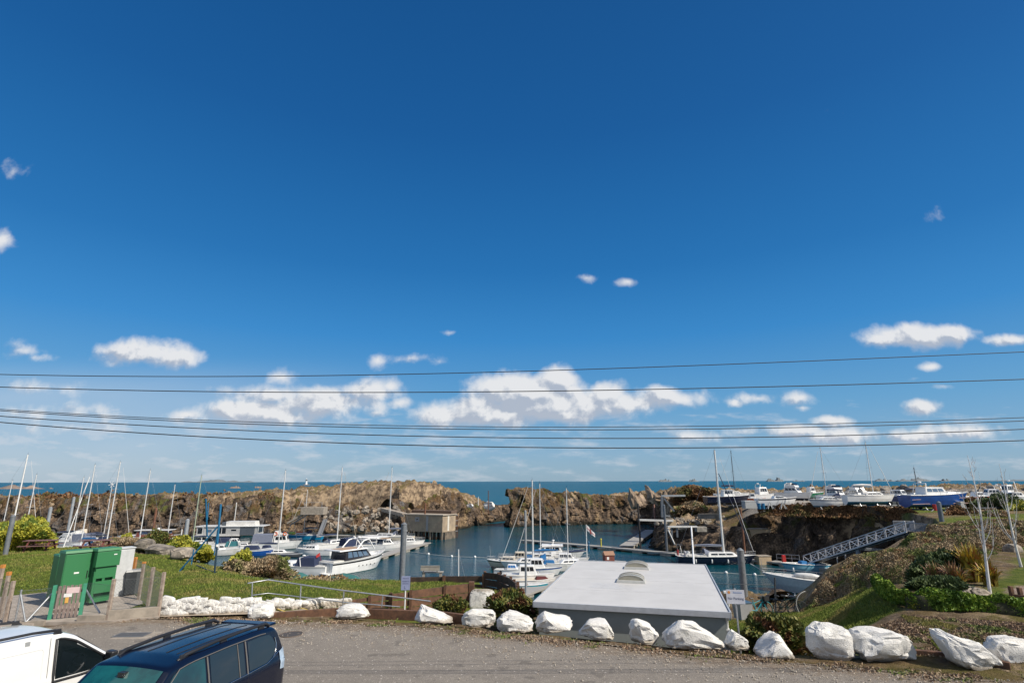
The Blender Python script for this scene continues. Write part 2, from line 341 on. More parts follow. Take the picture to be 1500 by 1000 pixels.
# far rims
for x,y,Y in [(-420,728,152),(-200,728,152),(0,730,150),(100,729,150),(200,728,150),(300,727,150),(400,726,150),(450,724,150),(500,721,151),(540,720,151),(565,717,152),(600,714,153),(640,712.5,154),(660,715,160),(680,724,163),
              (545,736,146),(600,740,150),(560,752,143),(500,755,143),(440,745,146),(695,735,168),(715,743,172),(741,747,176),(760,716,172),(748,728,170),(780,716,171),(800,716,171),(828,718,172),(840,724,173),(880,727,173),(915,725,172),(930,720,172),(950,720,170),(975,722,160),(990,728,140)]: hy(x,y,Y)
for x,y,Y in [(-420,733,190),(0,733,186),(200,731,186),(400,729,186),(500,722,186),(600,713,178),(650,716,180),(760,722,190),(850,728,190),(950,722,190),(1020,722,175),(1100,722,175)]: hy(x,y,Y)
for x,t,z in [(400,29,-.25),(450,29,-.4),(500,29.5,-.5),(560,30,-.6),(620,31,-.75),(400,31,-.7),(500,32,-1.1),(1080,50,-6.6),(1110,50,-6.7),(1140,48,-6.2),(1160,42,-5.0),(1110,57,-7.8),(1150,56,-7.6),(1180,50,-6.6),(1200,50,-5.2),(1110,42,-5.2),(1230,52,-4.4),(1175,38,-4.0),(1000,56,-7.8),(1080,42,-5.2)]:
    v=PT(x,t,z); HC.append((v.x,v.y,z))
HC=np.array(HC)
def tps(r): return r
_A=np.hypot(HC[:,None,0]-HC[None,:,0],HC[:,None,1]-HC[None,:,1]); n_=len(HC)
_A=_A+np.eye(n_)*-.15
_M=np.zeros((n_+3,n_+3)); _M[:n_,:n_]=_A; _M[:n_,n_]=1; _M[:n_,n_+1:]=HC[:,:2]; _M[n_,:n_]=1; _M[n_+1:,:n_]=HC[:,:2].T
_c=np.linalg.lstsq(_M,np.concatenate([HC[:,2],[0,0,0]]),rcond=None)[0]
def Htop(x,y):
    s=_c[n_]+_c[n_+1]*x+_c[n_+2]*y
    for i in range(n_): s=s+_c[i]*np.hypot(x-HC[i,0],y-HC[i,1])
    return s
SHw=[w for _,_,_,w in SH]
edgeW=[tuple(P(x,y,0))[:2] for x,y in EDGE]
def road_side(x,y):      # True on the road side of the edge line
    ex=np.array([e[0] for e in edgeW]); ey=np.array([e[1] for e in edgeW]); return y<np.interp(x,ex,ey)
def ground(x,y,rough=True):
    x=np.asarray(x,float); y=np.asarray(y,float)
    h=Htop(x,y); rs=road_side(x,y)
    far=np.clip((y-45)/60,0,1)
    if rough:
        far=far*np.where((x>34)&(y<118),.12,1)
        h=h+np.where(rs,0,fbm(x*.5,y*.5,0,4)*(.05+far*.55)+far*fbm(x*.16,y*.16,3,3)*.5+far*np.abs(fbm(x*.8,y*.8,4,4))*.8)
    ex=np.array([e[0] for e in edgeW]); ey=np.array([e[1] for e in edgeW])
    k=np.clip((y-np.interp(x,ex,ey))/1.2,0,1); h=np.where(rs,-.05,-.05*(1-k)+h*k)
    d,w=pdist(x,y,[tuple(q) for q in SHp],True,SHw)
    ins=inpoly(x,y,SHp)
    k=np.clip((d-w*.55)/(w*.45),0,1); k=k*k*(3-2*k)
    z=-10.5+(h+10.5)*k; z=np.where(ins,-10.5,z)
    # the far side falls to the open sea
    yf=np.clip((y-186-6*vnoise(x*.05,x*0+3))/6,0,1); z=z*(1-yf)+-10.5*yf
    return z
def G(x,y): return float(ground(np.array([x]),np.array([y]),False)[0])
nu,nv=760,720
us=np.linspace(-1.25,1.25,nu); ys=3*np.exp(np.linspace(0,math.log(205/3),nv))
Yg,Ug=np.meshgrid(ys,us,indexing='ij'); Xg=Ug*Yg*1.0
Zg=np.zeros_like(Xg)
for i in range(0,nv,60): Zg[i:i+60]=ground(Xg[i:i+60],Yg[i:i+60])
vs=np.stack([Xg,Yg,Zg],-1).reshape(-1,3)
idx=np.arange(nu*nv).reshape(nv,nu)
fc=np.stack([idx[:-1,:-1],idx[:-1,1:],idx[1:,1:],idx[1:,:-1]],-1).reshape(-1,4)
def poly_px(pts,z=0): return [tuple(P(x,y,z))[:2] for x,y in pts]
# zones
xf,yf_,zf=vs[:,0],vs[:,1],vs[:,2]
def zone(poly,soft=.6):
    ins=inpoly(xf,yf_,poly); d=pdist(xf,yf_,poly); s=np.where(ins,d,-d)+fbm(xf*.9,yf_*.9,5,3)*.35
    return np.clip(s/soft+.5,0,1)
lawn=[zone([(-60,22),(-12.5,22.3),(-6.6,23.3),(.5,27),(2,31),(-3,36),(-9,38),(-14,37),(-22,46),(-60,60)]),
      zone([(8,20.5),(13,21),(14,26),(17,33),(17,38),(6,37)],.4),
      zone([(17.5,22),(40,22),(60,44),(60,50),(40,46),(30,34),(20,25)],.6),
      zone([tuple(PT(x,t,0))[:2] for x,t in [(1325,88),(1320,76),(1345,73),(1395,77),(1425,84),(1390,92)]],1.2),
      zone([tuple(PT(x,t,0))[:2] for x,t in [(1370,66),(1480,72),(1600,74),(1600,60),(1480,50),(1400,54)]],2),
      zone(poly_px([(1250,806),(1300,803),(1320,800),(1310,812),(1262,818)],-.7),.6)]
lawn.append(zone([tuple(P(x,y,z))[:2] for x,y,z in [(1168,920,-2.2),(1176,897,-2.7),(1205,868,-2.1),(1235,852,-1.3),(1262,847,-.6),(1300,872,.4),(1318,905,.2),(1285,920,-.1),(1215,935,-.8)]],.5))
lawn=np.clip(sum(lawn),0,1)
yard=zone([tuple(PT(x,t,0))[:2] for x,t in [(1085,97),(1150,94),(1200,93),(1250,90),(1330,88),(1430,82),(1700,82),(1700,104),(1430,108),(1200,112),(1090,112)]],1.2)
# concrete standing round the cabinets
gravel=zone([(19.5,21.6),(26,21.2),(27,24),(20,24.3)],.3)
terr=fastmesh('terrain',vs,fc,None if False else [bpy.data.materials.new('land')])
attr(terr,'lawn',lawn); attr(terr,'yard',yard); attr(terr,'gravel',gravel)
tag(terr,kind='structure')
m=terr.data.materials[0]; m.use_nodes=True; t=m.node_tree; b=t.nodes['Principled BSDF']; b.inputs['Roughness'].default_value=.95; b.inputs['Specular IOR Level'].default_value=.15
g=N(t,'ShaderNodeNewGeometry'); pos=g.outputs['Position']
def A(nm): 
    a=N(t,'ShaderNodeAttribute',attribute_name=nm); return a.outputs['Fac']
n1=tnoise(t,pos,.35,6,.6); n2=tnoise(t,pos,2.5,5,.65); n3=tnoise(t,pos,14,4,.7)
grass=tmix(t,tramp(t,n2,.35,.7),(.085,.118,.015),(.19,.205,.038)); grass=tmix(t,tramp(t,n1,.5,.68),grass,(.22,.20,.05))
grass=tmix(t,tramp(t,n3,.3,.75),tmix(t,.5,grass,(.05,.08,.012)),grass)
scrub=tmix(t,tramp(t,n2,.3,.7),(.10,.07,.035),(.25,.17,.09)); scrub=tmix(t,tramp(t,n1,.42,.62),scrub,(.13,.11,.035)); 
soil=tmix(t,tramp(t,n3,.35,.7),(.12,.085,.055),(.26,.20,.14))
scrub=tmix(t,tramp(t,tnoise(t,pos,1.1,5,.7),.52,.62),scrub,soil)
concrete=tmix(t,tramp(t,n2,.3,.7),(.26,.23,.2),(.36,.33,.29))
rockc=tmix(t,tramp(t,tnoise(t,pos,.7,7,.72),.38,.62),(.085,.062,.045),(.38,.28,.18)); scrub=tmix(t,tm(t,'MULTIPLY',tramp(t,tnoise(t,pos,.5,6,.7),.50,.60),.8),scrub,rockc)
sepn=N(t,'ShaderNodeSeparateXYZ'); t.links.new(g.outputs['True Normal'],sepn.inputs[0])
sepp=N(t,'ShaderNodeSeparateXYZ'); t.links.new(pos,sepp.inputs[0])
c=tmix(t,tramp(t,sepn.outputs[2],.82,.6),scrub,rockc)
c=tmix(t,A('lawn'),c,grass); c=tmix(t,A('yard'),c,concrete); c=tmix(t,A('gravel'),c,tmix(t,tramp(t,n3,.35,.65),(.2,.13,.1),(.46,.36,.3)))
t.links.new(c,b.inputs['Base Color'])
bp=N(t,'ShaderNodeBump',i_Strength=1.0,i_Distance=.11); t.links.new(tm(t,'ADD',n3,tm(t,'MULTIPLY',tnoise(t,pos,45,3,.7),.5)),bp.inputs['Height']); t.links.new(bp.outputs[0],b.inputs['Normal'])

# ---- rock walls of the quarry: a broken ribbon along the shoreline
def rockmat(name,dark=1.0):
    m=bpy.data.materials.new(name); m.use_nodes=True; t=m.node_tree; b=t.nodes['Principled BSDF']; b.inputs['Roughness'].default_value=.9; b.inputs['Specular IOR Level'].default_value=.2
    g=N(t,'ShaderNodeNewGeometry'); pos=g.outputs['Position']
    mp=N(t,'ShaderNodeMapping'); mp.inputs['Scale'].default_value=(1,1,.55); t.links.new(pos,mp.inputs[0]); q=mp.outputs[0]
    big=tnoise(t,q,.09,4,.6); mid=tnoise(t,q,.5,6,.65,.4); fine=tnoise(t,q,3.5,5,.7)
    v=N(t,'ShaderNodeTexVoronoi',feature='F1',i_Scale=.55); t.links.new(q,v.inputs['Vector'])
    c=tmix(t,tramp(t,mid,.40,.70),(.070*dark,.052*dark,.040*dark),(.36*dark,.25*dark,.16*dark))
    c=tmix(t,tramp(t,big,.55,.66),c,tmix(t,tramp(t,mid,.4,.6),(.17*dark,.105*dark,.06*dark),(.40*dark,.28*dark,.155*dark)))
    c=tmix(t,tramp(t,tnoise(t,q,.25,4),.56,.66),c,(.145*dark,.135*dark,.13*dark))
    c=tmix(t,tramp(t,fine,.62,.42),c,tmix(t,.72,c,(.022,.017,.013)))
    s=N(t,'ShaderNodeSeparateXYZ'); t.links.new(pos,s.inputs[0])
    hz=tm(t,'ADD',s.outputs[2],tm(t,'MULTIPLY',tm(t,'SUBTRACT',mid,.5),2.2))
    c=tmix(t,tramp(t,hz,-6.9,-7.9),c,(.022,.020,.014))                    # weed and wet rock at the tide line
    veg=tm(t,'MULTIPLY',tramp(t,tm(t,'ADD',hz,tm(t,'MULTIPLY',tm(t,'SUBTRACT',big,.5),16)),-3.4,-1.6),tramp(t,tnoise(t,q,.33,5,.65),.46,.56))
    vc=tmix(t,tramp(t,tnoise(t,q,.22,3),.45,.6),(.13,.075,.035),(.10,.105,.025)); vc=tmix(t,tramp(t,fine,.35,.65),tmix(t,.6,vc,(.02,.02,.01)),vc)
    c=tmix(t,veg,c,vc)
    t.links.new(c,b.inputs['Base Color'])
    bp=N(t,'ShaderNodeBump',i_Strength=1.0,i_Distance=.45); t.links.new(tm(t,'ADD',tm(t,'MULTIPLY',fine,.5),tm(t,'ADD',mid,tm(t,'MULTIPLY',v.outputs['Distance'],.4))),bp.inputs['Height']); t.links.new(bp.outputs[0],b.inputs['Normal'])
    return m
ROCK=rockmat('quarry_rock'); ROCK_SHADED=rockmat('shaded_dark_rock',.42)  # second copy: darker rock, with the right cliff's shade put into its colour
def cliff(name,i0,i1,step,rows=34,amp=1.0,kind='structure',mt=None,shoulders=((1.2,.1),(2.2,-.5),(3.4,-1.8))):
    pts=SH[i0:i1+1]; P0=[]; 
    for k in range(len(pts)-1):
        a=np.array(pts[k]); b=np.array(pts[k+1]); n=max(1,int(np.hypot(*(b-a)[:2])/step))
        for j in range(n): P0.append(a+(b-a)*j/n)
    P0.append(np.array(pts[-1])); P0=np.array(P0); n=len(P0)
    d=np.gradient(P0[:,:2],axis=0); 
    ker=np.ones(9)/9; d=np.stack([np.convolve(np.pad(d[:,k],4,'edge'),ker,'valid') for k in (0,1)],1)
    d/=np.linalg.norm(d,axis=1)[:,None]+1e-9
    # the polygon runs clockwise seen from above (far side left to right): land is on the left of travel
    nrm=np.stack([-d[:,1],d[:,0]],1)
    s=np.concatenate([[0],np.cumsum(np.hypot(*np.diff(P0[:,:2],axis=0).T))])
    V=[]
    for r in range(rows+1):
        f=r/rows
        zt=P0[:,2]+.35+fbm(s*.25,s*0+i0,2,4)*.55
        z=-9.6+(zt+9.6)*f
        back=P0[:,3]*(f**1.15)*.95
        lx=s; 
        # blocky relief: steps of random depth in cells taller than wide
        disp=np.zeros(n)
        for (sx,sz,a,seed) in ((.16,.10,1.5,1),(.42,.28,.8,2),(1.1,.8,.35,4)):
            wx=lx*sx+fbm(lx*.2,z*.2,seed,2)*.8; wz=z*sz+fbm(lx*.15,z*.3,seed+9,2)*.6
            cx=np.floor(wx).astype(int); cz=np.floor(wz+(_perm[cx&255,seed,0]*2)).astype(int)
            fx=wx-cx; e=np.minimum(fx,1-fx)
            disp+=a*(_perm[cx&255,cz&255,seed]-.5)*np.clip(e*9,0,1)-a*.3*(1-np.clip(e*7,0,1))
        disp+=fbm(lx*1.1,z*1.1,6,4)*.28
        disp*=amp*(.45+.55*math.sin(PI*min(1,.12+f*.8)))*(1-.55*max(0,f-.8)/.2)
        off=back-disp
        V.append(np.stack([P0[:,0]+nrm[:,0]*off,P0[:,1]+nrm[:,1]*off,z+fbm(lx*.9,z*.7,7,3)*.3*f],1))
    # a shoulder that runs back into the land
    for q,dz in shoulders:
        off=P0[:,3]*.95+q; V.append(np.stack([P0[:,0]+nrm[:,0]*off,P0[:,1]+nrm[:,1]*off,V[rows][:,2]+dz+fbm(s*.6,s*0+q,3,3)*.25],1))
    V=np.array(V); idx=np.arange(V.shape[0]*n).reshape(-1,n)
    f=np.stack([idx[:-1,:-1],idx[:-1,1:],idx[1:,1:],idx[1:,:-1]],-1).reshape(-1,4)
    o=fastmesh(name,V.reshape(-1,3),f,mt or ROCK,False); tag(o,kind=kind); return o
cliff('quarry_cliff',0,19,.5,42,1.25)
cliff('quarry_cliff',19,30,.4,40,1.0,shoulders=((.5,-.3),(1.0,-2.0)))
cliff('quarry_cliff',30,41,.4,34,1.1)
cliff('quarry_cliff',41,45,.4,36,1.1,mt=ROCK_SHADED)
cliff('quarry_cliff',45,47,.4,36,1.1,mt=ROCK_SHADED)
cliff('quarry_bank',47,len(SH)-1,1.0,18,.6)

# ---- water
def watermat(name,c1,c2,sc,bumpd,rough):
    m=bpy.data.materials.new(name); m.use_nodes=True; t=m.node_tree; b=t.nodes['Principled BSDF']
    b.inputs['Roughness'].default_value=rough; b.inputs['IOR'].default_value=1.33; b.inputs['Specular IOR Level'].default_value=.42
    g=N(t,'ShaderNodeNewGeometry'); pos=g.outputs['Position']
    mp=N(t,'ShaderNodeMapping'); mp.inputs['Scale'].default_value=(1,1.6,1); mp.inputs['Rotation'].default_value=(0,0,R(20)); t.links.new(pos,mp.inputs[0]); q=mp.outputs[0]
    c=tmix(t,tramp(t,tnoise(t,q,sc,4),.3,.7),c1,c2)
    hgt=tm(t,'ADD',tnoise(t,q,sc*30,4,.6),tm(t,'MULTIPLY',tnoise(t,q,sc*6,3,.6),1.5))
    return m,t,b,pos,q,c,hgt
m,t,b,pos,q,c,hgt=watermat('sea_water',(.002,.066,.105),(.003,.092,.138),.02,.3,.25)
# whitecaps
mp2=N(t,'ShaderNodeMapping'); mp2.inputs['Scale'].default_value=(.35,1,1); t.links.new(pos,mp2.inputs[0])
wc=tm(t,'MULTIPLY',tramp(t,tnoise(t,mp2.outputs[0],.05,6,.72),.735,.76),tramp(t,tnoise(t,pos,.004,2),.45,.6))
c=tmix(t,wc,c,(.7,.75,.78)); t.links.new(c,b.inputs['Base Color'])
bp=N(t,'ShaderNodeBump',i_Strength=1.0,i_Distance=.6); t.links.new(hgt,bp.inputs['Height']); t.links.new(bp.outputs[0],b.inputs['Normal'])
b.inputs['Roughness'].default_value=.35; b.inputs['Specular IOR Level'].default_value=.25
SEA=m
o=MB().add([(-60000,60,WL),(60000,60,WL),(60000,60000,WL),(-60000,60000,WL)],[(0,1,2,3)]).build('sea',m=SEA); tag(o,kind='structure')
m,t,b,pos,q,c,hgt=watermat('harbour_water',(.002,.040,.062),(.003,.062,.080),.08,.1,.06)
t.links.new(c,b.inputs['Base Color']); b.inputs['Roughness'].default_value=.08; b.inputs['Specular IOR Level'].default_value=.5
bp=N(t,'ShaderNodeBump',i_Strength=.6,i_Distance=.16); t.links.new(hgt,bp.inputs['Height']); t.links.new(bp.outputs[0],b.inputs['Normal'])
HW=m
cx_=SHp.mean(0)
big=[(-250,40),(150,40),(190,160),(60,184),(-250,184)]
o=MB().add([(x,y,WL+.02) for x,y in big],[(0,1,2,3,4)]).build('harbour_water',m=HW); tag(o,kind='structure')

# ---- road sheet
m=bpy.data.materials.new('worn_asphalt'); m.use_nodes=True; t=m.node_tree; b=t.nodes['Principled BSDF']; b.inputs['Roughness'].default_value=.9; b.inputs['Specular IOR Level'].default_value=.2
g=N(t,'ShaderNodeNewGeometry'); pos=g.outputs['Position']
n1=tnoise(t,pos,.45,5,.6); n2=tnoise(t,pos,2.2,6,.7); n3=tnoise(t,pos,60,3,.8)
c=tmix(t,tramp(t,n2,.25,.75),(.25,.222,.19),(.315,.28,.24)); c=tmix(t,tramp(t,n1,.55,.7),c,(.33,.295,.25))
eg_=N(t,'ShaderNodeAttribute',attribute_name='edge').outputs['Fac']; c=tmix(t,tramp(t,tm(t,'ADD',eg_,tm(t,'MULTIPLY',tm(t,'SUBTRACT',n2,.5),1.1)),.35,.75),c,tmix(t,tramp(t,tnoise(t,pos,5,5,.7),.35,.65),(.17,.125,.085),(.30,.235,.17)))
c=tmix(t,tramp(t,tnoise(t,pos,9,3,.9),.60,.66),c,(.56,.51,.44)); c=tmix(t,tramp(t,tnoise(t,pos,11,3,.9),.39,.33),c,(.09,.075,.06))
c=tmix(t,tramp(t,n3,.40,.60),tmix(t,.62,c,(.07,.06,.05)),c); c=tmix(t,tramp(t,tnoise(t,pos,25,4,.8),.56,.66),c,(.45,.40,.34))
v=N(t,'ShaderNodeTexVoronoi',feature='F1',i_Scale=5.5); t.links.new(pos,v.inputs['Vector'])
c=tmix(t,tramp(t,v.outputs['Distance'],.14,.08),c,(.62,.57,.5))
pat=tramp(t,tnoise(t,pos,1.3,3,.5),.63,.65); c=tmix(t,tm(t,'MULTIPLY',pat,.45),c,(.10,.09,.08))
t.links.new(c,b.inputs['Base Color']); bp=N(t,'ShaderNodeBump',i_Strength=1,i_Distance=.022); t.links.new(tm(t,'ADD',n3,n2),bp.inputs['Height']); t.links.new(bp.outputs[0],b.inputs['Normal'])
ROAD=m
ev=[P(x,y,0) for x,y in EDGE]
mb=MB(); rows=[]
for f in 1-np.linspace(0,1,40)[::-1]**2:
    rows.append([Vector((p.x*1.0,p.y-.2*random.random()-(p.y+3)*(1-f)**1.0-.35,0.0)) for p in ev for _ in (0,)])
mb.grid(rows,False); o=mb.build('road',m=ROAD); tag(o,kind='structure'); _e=[]
for q in o.data.vertices: _e.append(max(0,1-(np.interp(q.co.x,[p.x for p in ev],[p.y for p in ev])-q.co.y)/2.6))
attr(o,'edge',_e)
# ================= COMMON MATERIALS =================
def whitewash():
    m=bpy.data.materials.new('whitewashed_stone'); m.use_nodes=True; t=m.node_tree; b=t.nodes['Principled BSDF']; b.inputs['Roughness'].default_value=.85; b.inputs['Specular IOR Level'].default_value=.2
    pos=N(t,'ShaderNodeNewGeometry').outputs['Position']; n1=tnoise(t,pos,3,5,.65); n2=tnoise(t,pos,9,5,.7); s=N(t,'ShaderNodeSeparateXYZ'); t.links.new(pos,s.inputs[0])
    c=tmix(t,tramp(t,n1,.3,.55),(.60,.58,.54),(.74,.72,.68)); c=tmix(t,tramp(t,n2,.66,.70),c,(.36,.31,.25)); c=tmix(t,tm(t,'MULTIPLY',tramp(t,tnoise(t,pos,1.2,4),.56,.68),.35),c,(.48,.46,.36))
    z=tm(t,'ADD',s.outputs[2],tm(t,'MULTIPLY',tm(t,'SUBTRACT',n2,.5),.35)); band=tm(t,'MULTIPLY',tramp(t,z,.13,.02),tramp(t,z,-.30,-.12)); c=tmix(t,tm(t,'MULTIPLY',band,.7),c,(.25,.19,.12))
    t.links.new(c,b.inputs['Base Color']); bp=N(t,'ShaderNodeBump',i_Strength=1.0,i_Distance=.035); t.links.new(tm(t,'ADD',n2,tnoise(t,pos,30,4,.7)),bp.inputs['Height']); t.links.new(bp.outputs[0],b.inputs['Normal']); return m
white_rock=whitewash()
grey_stone=mat('lichen_stone',(.40,.34,.27),.9,col2=(.17,.15,.125),scale=2.5,bump=.04,bscale=9)
dark_stone=mat('dark_stone',(.30,.26,.21),.9,col2=(.09,.08,.07),scale=2,bump=.04,bscale=9)
conc=mat('weathered_concrete',(.36,.31,.25),.9,col2=(.22,.19,.155),scale=2.5,bump=.008,bscale=40)
conc_post=mat('concrete_post',(.38,.31,.25),.9,col2=(.24,.18,.14),scale=9,bump=.006,bscale=60)
timber=mat('brown_timber',(.155,.075,.040),.8,col2=(.075,.038,.022),scale=5,bump=.008,bscale=30)
timber_shaded=mat('shaded_timber',(.075,.042,.028),.85,col2=(.03,.02,.015),scale=5,bump=.008,bscale=30)  # same timber with the shade of the inner wall faces put into its colour
galv=mat('galvanised_steel',(.50,.51,.52),.42,.65,col2=(.36,.37,.38),scale=12)
dsteel=mat('dark_steel',(.075,.085,.095),.5,.3,col2=(.045,.05,.055),scale=6)
gsteel=mat('grey_painted_steel',(.22,.235,.25),.5,.3,col2=(.15,.16,.17),scale=4)
black=mat('black_rubber',(.016,.016,.017),.6)
blackp=mat('black_plastic',(.02,.02,.022),.38)
wpaint=mat('white_gelcoat',(.78,.78,.77),.28,col2=(.68,.68,.66),scale=1.5,coat=.2)
wdull=mat('dull_white_gelcoat',(.66,.65,.62),.4,col2=(.52,.51,.48),scale=1.5)
cream=mat('cream_gelcoat',(.66,.58,.46),.4,col2=(.55,.48,.37),scale=2)
navy=mat('navy_hull',(.008,.013,.035),.25,col2=(.006,.010,.025),coat=.3)
bluehull=mat('blue_hull',(.012,.075,.30),.3,col2=(.008,.055,.22),scale=1.2,coat=.2)
skyhull=mat('pale_blue_hull',(.05,.27,.42),.4,col2=(.035,.21,.34),scale=2)
antifoul=mat('blue_antifouling',(.02,.16,.26),.8,col2=(.012,.10,.18),scale=2)
greenfoul=mat('green_antifouling',(.01,.11,.095),.6,col2=(.008,.08,.07),scale=2)
darkfoul=mat('dark_antifouling',(.02,.025,.04),.8)
glass=mat('dark_window',(.012,.017,.024),.06,spec=.8)
bglass=mat('blue_window',(.10,.16,.24),.08,spec=.8)
alu=mat('mast_aluminium',(.68,.68,.66),.45,.15,col2=(.56,.56,.55),scale=3)
gold=mat('varnished_spar',(.50,.40,.22),.45,col2=(.38,.29,.15),scale=3)
canvas_n=mat('navy_canvas',(.02,.032,.075),.9); canvas_b=mat('blue_canvas',(.012,.13,.33),.85); canvas_g=mat('grey_canvas',(.16,.18,.24),.85)
canvas_w=mat('white_canvas',(.66,.65,.63),.85); teak=mat('teak_deck',(.42,.29,.19),.75,col2=(.30,.20,.13),scale=6)
red=mat('red_paint',(.42,.03,.025),.5); orange=mat('orange_plastic',(.62,.13,.03),.5); yellow=mat('yellow_plastic',(.62,.50,.03),.5)
lime=mat('lime_plastic',(.33,.50,.04),.5); bluep=mat('bright_blue_paint',(.012,.13,.27),.45,col2=(.01,.10,.20)); redbrown=mat('red_brown_timber',(.20,.06,.04),.7,col2=(.12,.035,.025),scale=6)
greenp=mat('green_cabinet_paint',(.034,.165,.062),.42,col2=(.032,.165,.062),scale=1.3,bump=.001,bscale=9)
gpost=mat('sea_green_paint',(.06,.30,.18),.5,col2=(.045,.22,.13))
picket=mat('weathered_picket',(.26,.20,.18),.85,col2=(.15,.115,.10),scale=7)

def leafmat(name,a,b,c=None,sc=1.5,rough=.6,d=None):
    m=bpy.data.materials.new(name); m.use_nodes=True; t=m.node_tree; s=t.nodes['Principled BSDF']; s.inputs['Roughness'].default_value=rough; s.inputs['Specular IOR Level'].default_value=.3
    g=N(t,'ShaderNodeNewGeometry'); w=N(t,'ShaderNodeTexWhiteNoise'); 
    col=tmix(t,tramp(t,g.outputs['Random Per Island'],.2,.8),a,b)
    if c: col=tmix(t,tramp(t,tnoise(t,g.outputs['Position'],sc,3),.50,.62),col,c)
    if d: col=tmix(t,tramp(t,tnoise(t,g.outputs['Position'],sc*1.9,4),.54,.64),col,d)
    t.links.new(col,s.inputs['Base Color']); return m
def leaves(centers,size,elong=1.6,up=.3,seed=1):
    """leaf-shaped quads round centres (n,3): returns verts, faces"""
    r=np.random.default_rng(seed); n=len(centers)
    d=r.normal(size=(n,3)); d[:,2]+=up; d/=np.linalg.norm(d,axis=1)[:,None]
    q=r.normal(size=(n,3)); w=np.cross(d,q); w/=np.linalg.norm(w,axis=1)[:,None]
    s=(size*(.6+.8*r.random(n)))[:,None]
    v=np.stack([centers-d*s*elong*.5,centers+w*s*.5,centers+d*s*elong*.5,centers-w*s*.5],1).reshape(-1,3)
    return v,np.arange(n*4).reshape(n,4)
def shell_pts(n,rad,seed=1,lump=.22,inner=.72,fmin=-.35):
    """points in the outer layer of a lumpy ellipsoid"""
    r=np.random.default_rng(seed); d=r.normal(size=(n,3)); d/=np.linalg.norm(d,axis=1)[:,None]
    d[:,2]=np.where(d[:,2]<fmin,-d[:,2],d[:,2])
    k=1+lump*fbm(d[:,0]*2.2+seed*3.1,d[:,1]*2.2,d[:,2]*2.2,3)
    rr=(inner+(1-inner)*r.random(n)**.6)*k
    return d*rr[:,None]*np.array(rad)
def bush(label,loc,rad,n,size,m,name='bush',cat='bush',group=None,seed=1,elong=1.6,core=(.03,.03,.012),lump=.25,up=.2,stem=True):
    root=empty(name,loc,0,label,cat,group)
    c=shell_pts(n,rad,seed,lump); v,f=leaves(c,size,elong,up,seed)
    o=fastmesh('foliage',v,f,m,False); o.parent=root
    r=np.random.default_rng(seed); mb=MB()
    for k in range(9):
        a=r.random()*2*PI; e=.35+r.random()*.5
        mb.tube([(0,0,-.3),(rad[0]*.3*math.cos(a),rad[1]*.3*math.sin(a),rad[2]*.3),(rad[0]*.75*math.cos(a)*e,rad[1]*.75*math.sin(a)*e,rad[2]*.8)],.02+.01*rad[2],5,False,.008)
    # a dense mass of twigs keeps the light out of the middle
    rows=[[Vector((rad[0]*.72*math.sin(PI*i/9)*math.cos(2*PI*j/14)*(1+.2*mn.noise(Vector((i*.7,j*.9,seed)))),rad[1]*.72*math.sin(PI*i/9)*math.sin(2*PI*j/14)*(1+.2*mn.noise(Vector((i*.7,j*.9,seed)))),rad[2]*.74*math.cos(PI*i/9))) for j in range(14)] for i in range(10)]
    mb.grid(rows,True,True)
    mb.build('twigs',root,mat('bush_twigs_%02d'%int(core[1]*100),core,.9,scale=6)); return root
lf_redgreen=leafmat('red_green_leaves',(.055,.085,.018),(.16,.15,.035),(.13,.060,.03),1.8)
lf_yellow=leafmat('yellow_green_leaves',(.22,.24,.03),(.42,.38,.05),(.12,.17,.03),1.2)
lf_hedge=leafmat('hedge_leaves',(.075,.15,.012),(.24,.32,.04),(.05,.10,.012),1.5)
lf_dark=leafmat('dark_green_leaves',(.035,.06,.02),(.09,.12,.04),None)
lf_scrub=leafmat('dry_scrub_leaves',(.17,.125,.075),(.38,.29,.18),(.15,.18,.05),.5,.9,(.24,.14,.07))
lf_rust=leafmat('rusty_bramble_leaves',(.11,.055,.025),(.22,.12,.055),(.10,.09,.03),.3,.9)
lf_grass=leafmat('grass_blades',(.085,.13,.016),(.19,.22,.04),(.24,.21,.065),.5,.8)
lf_gold=leafmat('golden_flax_leaves',(.20,.17,.03),(.50,.36,.05),(.28,.10,.03),3,.5)
lf_bronze=leafmat('bronze_flax_leaves',(.16,.07,.04),(.34,.20,.10),(.10,.12,.03),3,.5)

